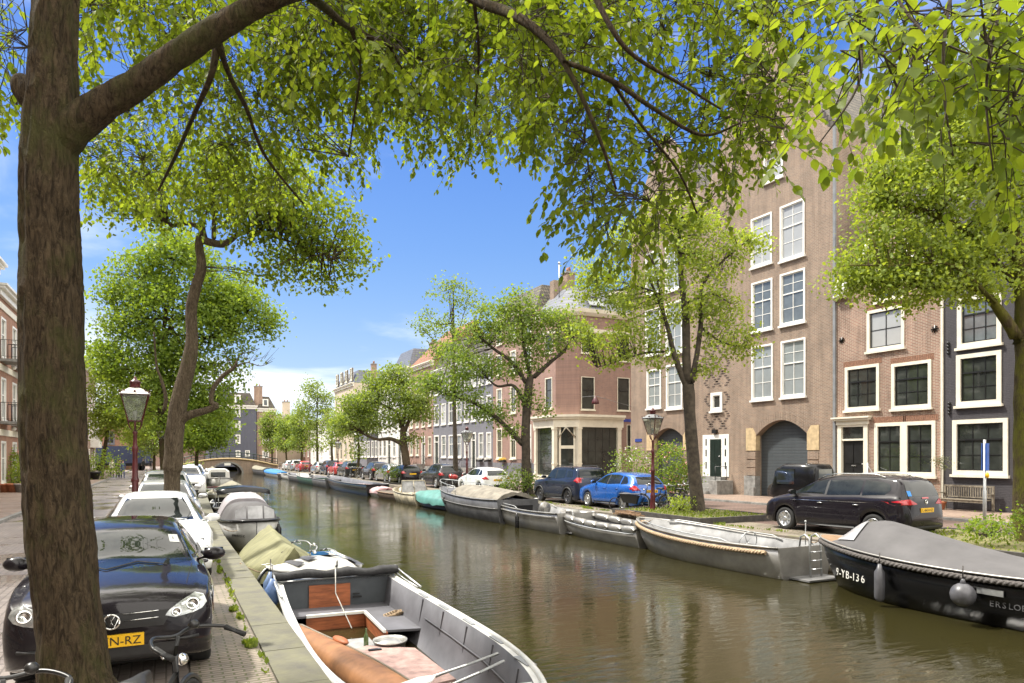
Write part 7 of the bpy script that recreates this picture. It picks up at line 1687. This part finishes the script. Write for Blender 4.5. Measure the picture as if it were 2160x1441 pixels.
# ---- cars
PB=paint('black_car_paint',(.010,.008,.011)); PN=paint('navy_car_paint',(.022,.03,.055),.4,.3); PBL=paint('blue_car_paint',(.006,.10,.42),.3,.25); PW=paint('white_car_paint',(.74,.75,.75)); PS=paint('silver_car_paint',(.5,.5,.5),.7,.3); PD=paint('dark_grey_car_paint',(.035,.035,.037),.4,.3); PR=paint('red_car_paint',(.42,.02,.02))
# foreground hatchback
GX,GY=-.44,9.4
e,bvh,cc=car('black hatchback facing the photographer behind the big trunk, yellow front plate','lowhatch',(GX,GY,0),R(-90),PB,plate=None,seam=True,hl_poly=[(.43,.655),(.52,.64),(.74,.675),(.80,.74),(.765,.815),(.69,.835),(.56,.775),(.46,.705)])
hx=2.1
def golf_front():
    m=MB(); h=bvh.ray_cast(Vector((6,0,.46)),Vector((-1,0,0)))[0]; x=h.x+.03; m.box((x-.03,-.26,.42),(x,.26,.53)); pl=m.build('number_plate',YELLOW,e)
    Mx=Matrix.Translation((x+.001,0,.475))@Matrix(((0,0,1,0),(1,0,0,0),(0,1,0,0),(0,0,0,1))); fit_text('61-XN-RZ',.47,.075,'plate_lettering',INK,pl,Mx)
    h=bvh.ray_cast(Vector((6,0,.655)),Vector((-1,0,0)))[0]; c=Vector((h.x+.05,0,.655)); m=MB(True); r=.064
    m.tube([c+Vector((0,math.cos(a)*r,math.sin(a)*r)) for a in [2*PI*i/28 for i in range(28)]],.0085,6,close=True)
    q=lambda y,z:c+Vector((.002,y*r,z*r))
    m.tube([q(-.42,.86),q(0,.10),q(.42,.86)],.0065,5); m.tube([q(-.86,.42),q(-.36,-.84),q(0,.0),q(.36,-.84),q(.86,.42)],.0065,5); m.build('badge',CHROME,e)
    m=MB(True); m.lathe([(r,-.02),(r,0),(.01,.0)],20,Matrix.Translation(c-Vector((.004,0,0)))@Matrix.Rotation(R(90),4,'Y')); m.build('badge_backing',BLACKP,e)
    for z in (.705,.645):
        for s in (-1,1):
            pts=[bvh.ray_cast(Vector((6,s*y,z-.0+.03*y)),Vector((-1,0,0)))[0]+Vector((.014,0,0)) for y in (.09,.2,.3,.38)]; m=MB(True); m.tube(pts,.005,5); m.build('grille_bar',CHROME,e)
    for s in (-1,1):
        for y,z,rr_ in ((.53,.69,.045),(.67,.745,.062)):
            h=bvh.ray_cast(Vector((6,s*y,z)),Vector((-1,0,0)))[0]; m=MB(True); m.lathe([(rr_,0),(rr_*.9,.006),(rr_*.55,-.012),(.005,-.004)],18,Matrix.Translation(h+Vector((.022,0,0)))@Matrix.Rotation(R(60 if s>0 else 60),4,'Y')); m.build('lamp_reflector',CHROME,e)
    for s in (-1,1):
        pts=[bvh.ray_cast(Vector((t_,s*.38+s*.0,6)),Vector((0,0,-1)))[0]+Vector((.012,0,.012)) for t_ in (.92,.9)]
    m=MB(True)
    for y0,y1 in ((.45,-.10),(-.1,-.6)):
        P=[]
        for i in range(7):
            y=y0+(y1-y0)*i/6; h=bvh.ray_cast(Vector((6,y,1.0+.03*(1-abs(2*i/6-1)))),Vector((-1,0,0)))[0]; P.append(h+Vector((.018,0,.01)))
        m.tube(P,.008,4)
    m.build('wiper',RUBBER,e)
    for s in (-1,1):   # bonnet edge seams
        P=[bvh.ray_cast(Vector((x_,s*(.60+.10*(2.0-x_)/1.1),6)),Vector((0,0,-1)))[0]+Vector((0,0,.002)) for x_ in (1.95,1.7,1.45,1.2,1.0)]; m=MB(True); m.tube(P,.004,4); m.build('bonnet_seam',UNDER,e)
    m=MB(); P=[bvh.ray_cast(Vector((6,y,z)),Vector((-1,0,0)))[0]+Vector((.010,0,0)) for y,z in ((.48,1.18),(.58,1.165),(.555,1.24),(.46,1.25))]; m.add(P,[(0,1,2,3)]); m.build('windscreen_sticker',PANEC,e)
    for s in (-1,1):
        P=[bvh.ray_cast(Vector((6,s*y,.44+.0*y)),Vector((-1,0,0)))[0]+Vector((.01,0,0)) for y in (.45,.6,.72)]; m=MB(True); m.tube(P,.018,5); m.build('bumper_trim',PLASTIC,e)
golf_front()
c0=dict(group='cars parked along the near quay')
car('glossy white saloon parked directly behind the black hatchback','saloon',(-.18,15.1,0),R(-90),PW,plate='',hl_poly=[(.50,.50),(.70,.52),(.84,.62),(.80,.66),(.62,.60)],**c0)
car('silver hatchback third in the near row, beyond the crooked trunk','hatch',(-.05,21.3,0),R(-90),PS,plate='',**c0)
car('silver estate with roof rails fourth in the near row','mpv',(.0,27.0,0),R(-90),PS,plate='',rail=CHROME,**c0)
car('white car with black bumper beside the grassy quay edge','suv',(.95,41.5,0),R(-90),PW,plate='',**c0)
car('white small car furthest away along the near quay','hatch',(2.0,62,0),R(-90),PW,plate='',detail=False,**c0)
car('grey car far along the near quay behind the white ones','hatch',(1.6,54,0),R(-90),PS,plate='',detail=False,**c0)
def rcar(label,kind,pf,pr,mat,X=16.05,**k):
    """pf, pr: pixel columns of front and rear wheel centres on the canal side"""
    c=CARS[kind]; yf=onX(pf,X)[0]; yr=onX(pr,X)[0]; yc=(yf+yr)/2-(c['fa']+c['ra'])/2
    k.setdefault('group','cars parked on the far bank'); return car(label,kind,(X+c['Wd']/2-.05,yc,0),R(90)+k.pop('yaw',0),mat,**k)
car('black people carrier with chrome side trim and blue disabled sticker','mpv',(17.2,(onX(1660,16.2)[0]+onX(1850,16.5)[0])/2+.1,0),R(92.0),PB,rail=CHROME,plate='L-843-HZ',spokes=7,twist=.35,strip_=1,group='cars parked on the far bank',taillamp=[(.36,.93),(.88,.90),(.90,1.04),(.60,1.06)])
rcar('navy compact off-roader with black wheel arches and roof rails','jeep',1141,1197,PN,cladding=True,rail=PLASTIC,rim=DARKALLOY,dbl=True,plate='N-757-ZK',taillamp=[(.62,.98),(.84,.98),(.84,1.20),(.62,1.20)])
rcar('bright blue small hatchback parked behind the navy off-roader','hatch',1243,1311,PBL,X=16.1,plate='27-XKP-8',spokes=7,dbl=True)
rcar('silver white hatchback with dark rear bumper left of the low limbed tree','hatch',974,1012,PW,plate='H-512-PD',darkrear=[(-.6,.30),(.6,.30),(.66,.52),(-.66,.52)])
rcar('dark grey crossover parked behind the red motorcycle','suv',891,919,PD,plate='')
rcar('tiny dark car tucked beside the thick pale trunk','hatch',824,841,PB,plate='',detail=False)
rcar('silver hatchback between two dark cars on the far bank','hatch',795,812,PS,plate='',detail=False)
rcar('dark estate car with red tail lights on the far bank','suv',766,780,PB,plate='',detail=False)
rcar('dark car with white roof reflections beside the bicycles','suv',712,728,PD,plate='',detail=False)
rcar('red small van seen far down the far bank','hatch',694,702,PR,plate='',detail=False)
rcar('dark blue van far down the far bank','jeep',676,686,PN,plate='',detail=False)
rcar('grey hatchback just beyond the dark blue van','hatch',657,665,PS,plate='',detail=False)
rcar('red car standing under the far trees','hatch',622,632,PR,plate='',detail=False)
rcar('silver car under the far trees left of the red one','suv',606,615,PS,plate='',detail=False)
rcar('white car furthest along the far bank near the bridge','hatch',595,602,PW,plate='',detail=False)
# blue stickers and badges on the people carrier
mpv=[o for o in bpy.data.objects if o.get('label','').startswith('black people carrier')][0]
BLU=pm('sticker_blue',(.02,.25,.75),.5); m=MB(); m.box((-2.02,.50,1.17),(-2.0,.62,1.29)); mb_=body_mesh(CARS['mpv'])[0]; bv=BVHTree.FromPolygons(mb_.v,mb_.f)
patch(bv,[(.50,1.14),(.63,1.14),(.63,1.27),(.50,1.27)],'B',.012,2,2).build('disabled_sticker',BLU,mpv); patch(bv,[(-.14,1.07),(.14,1.07),(.13,1.105),(-.13,1.105)],'B',.014,2,6).build('brake_light',REDL,mpv)
h=bv.ray_cast(Vector((-6,0,.985)),Vector((1,0,0)))[0]; m=MB(True); m.tube([h+Vector((-.012,math.cos(a)*.05,math.sin(a)*.05)) for a in [2*PI*i/20 for i in range(20)]],.007,5,close=True); m.tube([h+Vector((-.012,y*.05,z*.05)) for y,z in ((-.8,.4),(-.3,-.8),(0,0),(.3,-.8),(.8,.4))],.005,4); m.build('badge',CHROME,mpv)
# ---- three-wheeled black cab by the roller door
c=W(1692,1040,27.6); e=thing('auto_rickshaw','small black three wheeled cab with clear rear window parked before the roller door','vehicle',(c.x,c.y,.1),R(95))
m=MB(True); rings=[]
for x,zt,zb,w in ((-1.0,1.62,.42,.56),(-.9,1.72,.36,.6),(-.3,1.76,.34,.62),(.4,1.74,.34,.62),(.85,1.55,.36,.58),(1.05,1.0,.40,.5),(1.35,.85,.45,.38)):
    rings.append([Vector((x,y*w,z)) for y,z in ((-.9,zb),(-1,zb+.12),(-1,zb+(zt-zb)*.6),(-.93,zt-.12),(-.75,zt),(.75,zt),(.93,zt-.12),(1,zb+(zt-zb)*.6),(1,zb+.12),(.9,zb))])
m.loft(rings,True,True); m.build('body',HBLACK,e)
m=MB(); m.box((-1.02,-.40,1.05),(-.975,.40,1.55)); m.build('rear_window',PANEG,e); m=MB(); m.box((-1.03,-.30,.92),(-.99,-.18,1.04)); m.build('blue_sticker',pm('sticker_blue_small',(.02,.2,.7)),e); m=MB(); m.box((-1.03,.44,.95),(-.99,.52,1.10)); m.build('yellow_marker',YELLOW,e); m=MB(); m.box((-.1,.595,.95),(.7,.628,1.55)); m.build('side_opening',PANE,e)
for s in (-1,1): m=MB(); m.box((-1.06,s*.5-.06,.75),(-1.0,s*.5+.06,.87)); m.build('tail_light',REDL,e)
for p_ in ((-.6,.45,.26),(-.6,-.45,.26),(1.05,0,.26)): wheel_mesh(.26,5,0,None,.14,e,p_,1)
# ---- lorry far left, red motorcycle, cargo bike, bicycles
c=onY(250,118); e=thing('lorry','parked lorry with dark blue canvas sides at the far end of the near street','lorry',(c[0],118,0),R(160))
m=MB(); m.box((-4.2,-1.25,1.1),(2.6,1.25,3.6)); m.build('canvas_box',pm('navy_canvas',(.03,.045,.10),.6,0,.15,2),e)
m=MB(); m.box((2.7,-1.15,.6),(4.6,1.15,2.9)); m.build('cab',PW,e); m=MB(); m.box((-4.2,-1.2,.7),(4.0,1.2,1.08)); m.build('chassis',UNDER,e); m=MB(); m.box((4.58,-1.0,1.7),(4.63,1.0,2.6)); m.build('windscreen',CARGLASS,e)
for x in (-4.22,2.58):
    for y in (-1.26,1.26): m=MB(); m.cbox((x,y,2.35),(.08,.08,2.55)); m.build('frame_post',LEAD,e)
for p_ in ((-2.8,1.05,.5),(-2.8,-1.05,.5),(3.4,1.05,.5),(3.4,-1.05,.5)): wheel_mesh(.5,6,0,None,.3,e,p_,1 if p_[1]>0 else -1)
c=W(965,1030,47.3); e=thing('motorcycle','red motorcycle parked between the dark crossover and the silver white hatchback','motorcycle',(16.6,onX(962,16.6)[0],0),R(200))
for x in (-.62,.68):
    wheel_mesh(.31,6,.1,DARKALLOY,.13,e,(x,0,.31),1)
m=MB(True); m.tube([(-.62,0,.31),(-.1,0,.45),(.2,0,.45)],.04,6); m.tube([(.68,0,.31),(.42,0,.95)],.03,6); m.blob((-.05,0,.42),(.25,.16,.2),10); m.build('frame',BLACKP,e)
m=MB(True); m.blob((.14,0,.82),(.30,.15,.15),12); m.blob((-.6,0,.80),(.22,.10,.07),10); m.blob((.45,0,.86),(.12,.16,.16),10); m.build('tank_fairing',PR,e)
m=MB(True); m.blob((-.28,0,.80),(.30,.12,.06),10); m.build('seat',RUBBER,e); m=MB(True); m.tube([(.28,-.36,1.05),(.40,-.1,1.0),(.40,.1,1.0),(.28,.36,1.05)],.015,6); m.build('handlebar',BLACKP,e)
bc=W(1380,1062,26.6)
e=bicycle('black cargo bicycle with a covered box in front, before the lamp post',(bc.x,bc.y,0),R(115),name='cargo_bicycle')
m=MB(); m.loft([[Vector((x,y,z)) for x,y,z in ((.66,-.22,.30),(1.25,-.20,.34),(1.25,.20,.34),(.66,.22,.30))],[Vector((x,y,z)) for x,y,z in ((.58,-.30,.62),(1.38,-.28,.68),(1.38,.28,.68),(.58,.30,.62))]],True,True,None,False); m.build('cargo_box',BLACKP,e)
m=MB(True); m.loft([[Vector((x,y*.31,.65+.12*(1-abs(y))*math.sin(t*PI)+.02)) for y in (-1,-.5,0,.5,1)] for t,x in ((.1,.56),(.3,.75),(.6,1.05),(.9,1.40))],False,False); m.build('box_cover',TARPD,e)
m=MB(True); m.tube([(1.72+math.cos(a)*.25,0,.25+math.sin(a)*.25) for a in [2*PI*i/22 for i in range(22)]],.022,6,close=True); m.build('wheel',RUBBER,e)
for lb,x,y,D,rz,bk_ in (('black bicycle with red rear light leaning left of the lime green tree',1420,1055,26.2,110,False),('dark bicycle behind the lime green tree trunk, saddle left of the trunk',1448,1052,26.8,95,False),('white bicycle leaning by the shop front pillar',1148,1015,36.5,150,False),
      ('black bicycle by the steps behind the blue hatchback',1385,1035,28.6,80,True)):
    c=G(x,y) if False else W(x,y,D); bicycle(lb,(c.x,c.y,0.0 if c.x<23.5 else .1),R(rz),WHITE if 'white' in lb else BLACKP,basket=bk_)
for i,(px_,X) in enumerate(((738,16.2),(744,16.6),(750,16.9),(757,16.3),(733,17.2),(640,16.4),(646,16.8),(590,16.4))):
    lbs=['bicycle in the cluster left of the ivy clad tree, leftmost','second bicycle in the cluster by the ivy clad tree','bicycle right against the ivy clad trunk','bicycle at the right end of the cluster by the ivy clad tree','bicycle behind the cluster by the ivy clad tree','far bicycle standing between the grey and red cars','far bicycle leaning on its neighbour between the cars','small far bicycle near the white car']
    bicycle(lbs[i],(X,onX(px_,X)[0],0),R([80,110,70,95,140,60,100,80][i]))
# foreground bicycles, partly out of the picture
bicycle('black bicycle in the foreground, handlebar and bell in front of the number plate',(-.09,4.50,0),R(70),lean=.03,steer=R(66),bar=BLACKP)
bicycle('black bicycle at the bottom left edge, grip and saddle showing',(-.98,4.05,0),R(50),lean=.05,steer=R(40),bar=BLACKP)
rb=W(632,1180,14.6); bicycle('bicycle lying in the white runabout, chrome handlebar sticking up',(2.35,15.3,WZ-.02),R(30),STEEL,lean=.25)
rb=W(632,1180,14.6); bicycle('second bicycle wedged in the white runabout',(2.75,15.0,WZ-.12),R(15),STEEL,lean=.5)
# ---- lamps
c=W(285,1100,15.7); lamp('near wine red crown lantern post with white roof beside the crooked tree',(c.x,c.y,0),3.98)
c=W(346,1000,31); lamp('second crown lantern half hidden by the crooked tree trunk, near bank',(c.x,c.y,0),3.6)
c=W(1377,1062,25.9); lamp('dark crown lantern between the blue hatchback and the lime green tree',(c.x,c.y,0),4.0,R(20))
c=W(985,1010,44.2); lamp('dark crown lantern before the dark grey house',(c.x,c.y,0),4.1,R(10))
c=W(713,985,75); lamp('dark crown lantern before the beige turret house',(c.x,c.y,0),4.0); c=W(654,985,92); lamp('far crown lantern before the white house wall',(c.x,c.y,0),4.2)
# sign post with blue board by the right tree
c=W(2077,1090,19.3); e=thing('parking_sign_post','grey steel post with narrow blue sign boards before the bench','sign post',(c.x,c.y,0),R(0))
m=MB(True); m.lathe([(.045,0),(.045,1.2),(.035,1.22),(.034,2.6)],12); m.build('pole',STEEL,e); m=MB(); m.box((-.05,-.09,1.75),(.05,-.045,2.5)); m.box((-.05,.045,1.75),(.05,.06,2.5)); m.build('sign_board',pm('sign_blue_board',(.03,.10,.38),.5),e); m=MB(True); m.blob((0,-.07,1.62),(.05,.05,.08),8); m.build('yellow_tag',YELLOW,e)
c=W(1497,1000,44); 
# bench, potted tree, flower boxes
FRb=Fr('R',27.3); ub=(uof(2003)+uof(2102))/2
garden_bench('weathered wooden garden bench against the charcoal house',(26.55,ub,.1),R(180))
up=uof(1993); e=pot('terracotta pot with a slender olive standard tree left of the bench',(26.6,up-.3,.1),.17,.32)
m=MB(True); m.tube([(0,0,.25),(.02,.02,.9),(0,0,1.55)],.016,6); m.build('stem',BARKG,e); Lv=Leaves(); clumps(Lv,(26.6,up-.3,1.9),(.30,.30,.26),46,.05,np.random.default_rng(4),10,.09); Lv.build('foliage',leafmat('olive_leaf',(.08,.10,.06),(.15,.17,.10),.3),e)
for i,(px_,fl,lb) in enumerate(((1065,LF_FLY,'yellow flower box on the rose brick house sill'),(1015,LF_FLW,'white flower box under the left tall window of the dark grey house'),(1033,LF_FLW,'white flower box under the right tall window of the dark grey house'))):
    u=uof(px_); c=FRb.p(u,1.75,.25); e=thing('flower_box',lb,'flower box',c,0,'window flower boxes'); m=MB(); m.cbox((0,0,-.05),(.25,1.0,.22)); m.build('box',BLACKP,e); Lv=Leaves(); clumps(Lv,tuple(c+Vector((0,0,.12))),(.18,.55,.14),40,.07,np.random.default_rng(i),9,.07); Lv.build('flowers',fl,e)
# hanging street light on its wire between the buildings
e=thing('hanging_lamp','small dark red street lamp hanging on a wire before the corner building','lamp',W(1256,848,33),0)
m=MB(True); m.lathe([(.02,.28),(.06,.2),(.16,.05),(.18,-.06),(.17,-.1),(.02,-.1)],14); m.build('lamp_shade',WINE,e); m=MB(True); a=FRb.p(YC+1.5,0,0); o_=e.location
m.tube([Vector((XC0+.2,YC,zof(1190,836)))-o_,Vector((0,0,.28)),Vector((XR,uC-.2,W(1332,818,33).z))-o_],.012,4); m.build('wire',LEAD,e)
# ---- people
gp_='people in the near street'
for lb,x,y,D,rz,k in (('person in cream cardigan and black trousers walking on the near pavement',236,1008,68,-70,dict(top=(.6,.56,.46),hair=(.3,.2,.1))),('person in black walking in the middle of the group on the near pavement',249,1008,69,-75,dict(top=(.03,.03,.03))),('person in dark coat beside the one in denim',253,1009,68.5,-80,dict(top=(.10,.06,.04),hair=(.25,.15,.08))),('person in blue denim walking at the right of the group',259,1010,67,-75,dict(top=(.06,.09,.18),legs=(.05,.07,.14))),
    ('person in black coat walking far down the near street, left of two',302,990,100,-80,dict(top=(.02,.02,.02),long=True)),('person in dark clothes far down the near street, right of two',318,989,103,-90,dict(top=(.03,.03,.04))),('person standing far off beside the lamp post',296,989,104,100,dict(top=(.05,.05,.06)))):
    c=W(x,y,D); person(lb,(c.x,c.y,.1 if c.x<-4.6 else 0),R(rz),group=gp_,**k)
c=W(1362,1040,29.3); person('dark haired person in white top sitting behind the blue hatchback',(c.x,c.y,.1),R(200),top=(.6,.58,.56),seated=True,hair=(.02,.015,.015))
e=thing('wooden_bench','low wooden seat behind the blue hatchback under the sitting person','bench',(c.x,c.y,.1),R(200)); m=MB(); m.box((-.25,-.7,.36),(.2,.7,.41)); m.build('seat',TEAK,e)
for s in (-1,1): m=MB(); m.box((-.2,s*.55-.04,0),(.15,s*.55+.04,.36)); m.build('leg',TEAK,e)
# moored lines
def line(label,a,b,sag=.1,r=.012):
    a=Vector(a);b=Vector(b); e=thing('mooring_line',label,'rope',a,0,'mooring lines'); m=MB(True); m.tube([(b-a)*t+Vector((0,0,-sag*4*t*(1-t))) for t in [i/8 for i in range(9)]],r,5); m.build('rope',ROPE,e)
line('mooring line from the black sloop bow to the mossy quay',(13.3,onX(1735,13.4)[0],.25),(14.85,onX(1700,14.8)[0],.05)); line('mooring line from the aluminium sloop bow to the quay',(13.4,onX(1368,13.4)[0]-.2,.2),(14.85,onX(1345,14.8)[0],.05))
line('mooring line of the olive tarpaulin boat',(2.2,14.95,-.25),(1.3,14.7,.05)); line('mooring line of the lettered grey sloop',(2.1,22.6,.0),(1.5,21.9,.05))
# fallen wood and leaves on the far quay, behind the tender
e=thing('scrap_wood','flat pile of brown sticks and leaves on the far quay edge','debris',W(1325,1080,25)*1,0); e.location.z=.02
m=MB(); r_=random.Random(2)
for i in range(16): a=r_.uniform(-.4,.4); m.cbox((0,0,0),(1.1,.06,.04),None,Matrix.Translation((r_.uniform(-.3,.3),r_.uniform(-.4,.4),.03+.008*i))@Matrix.Rotation(R(90)+a,4,'Z'))
m.build('sticks',TEAK,e)
# wheelie bins, bollards at the far quay
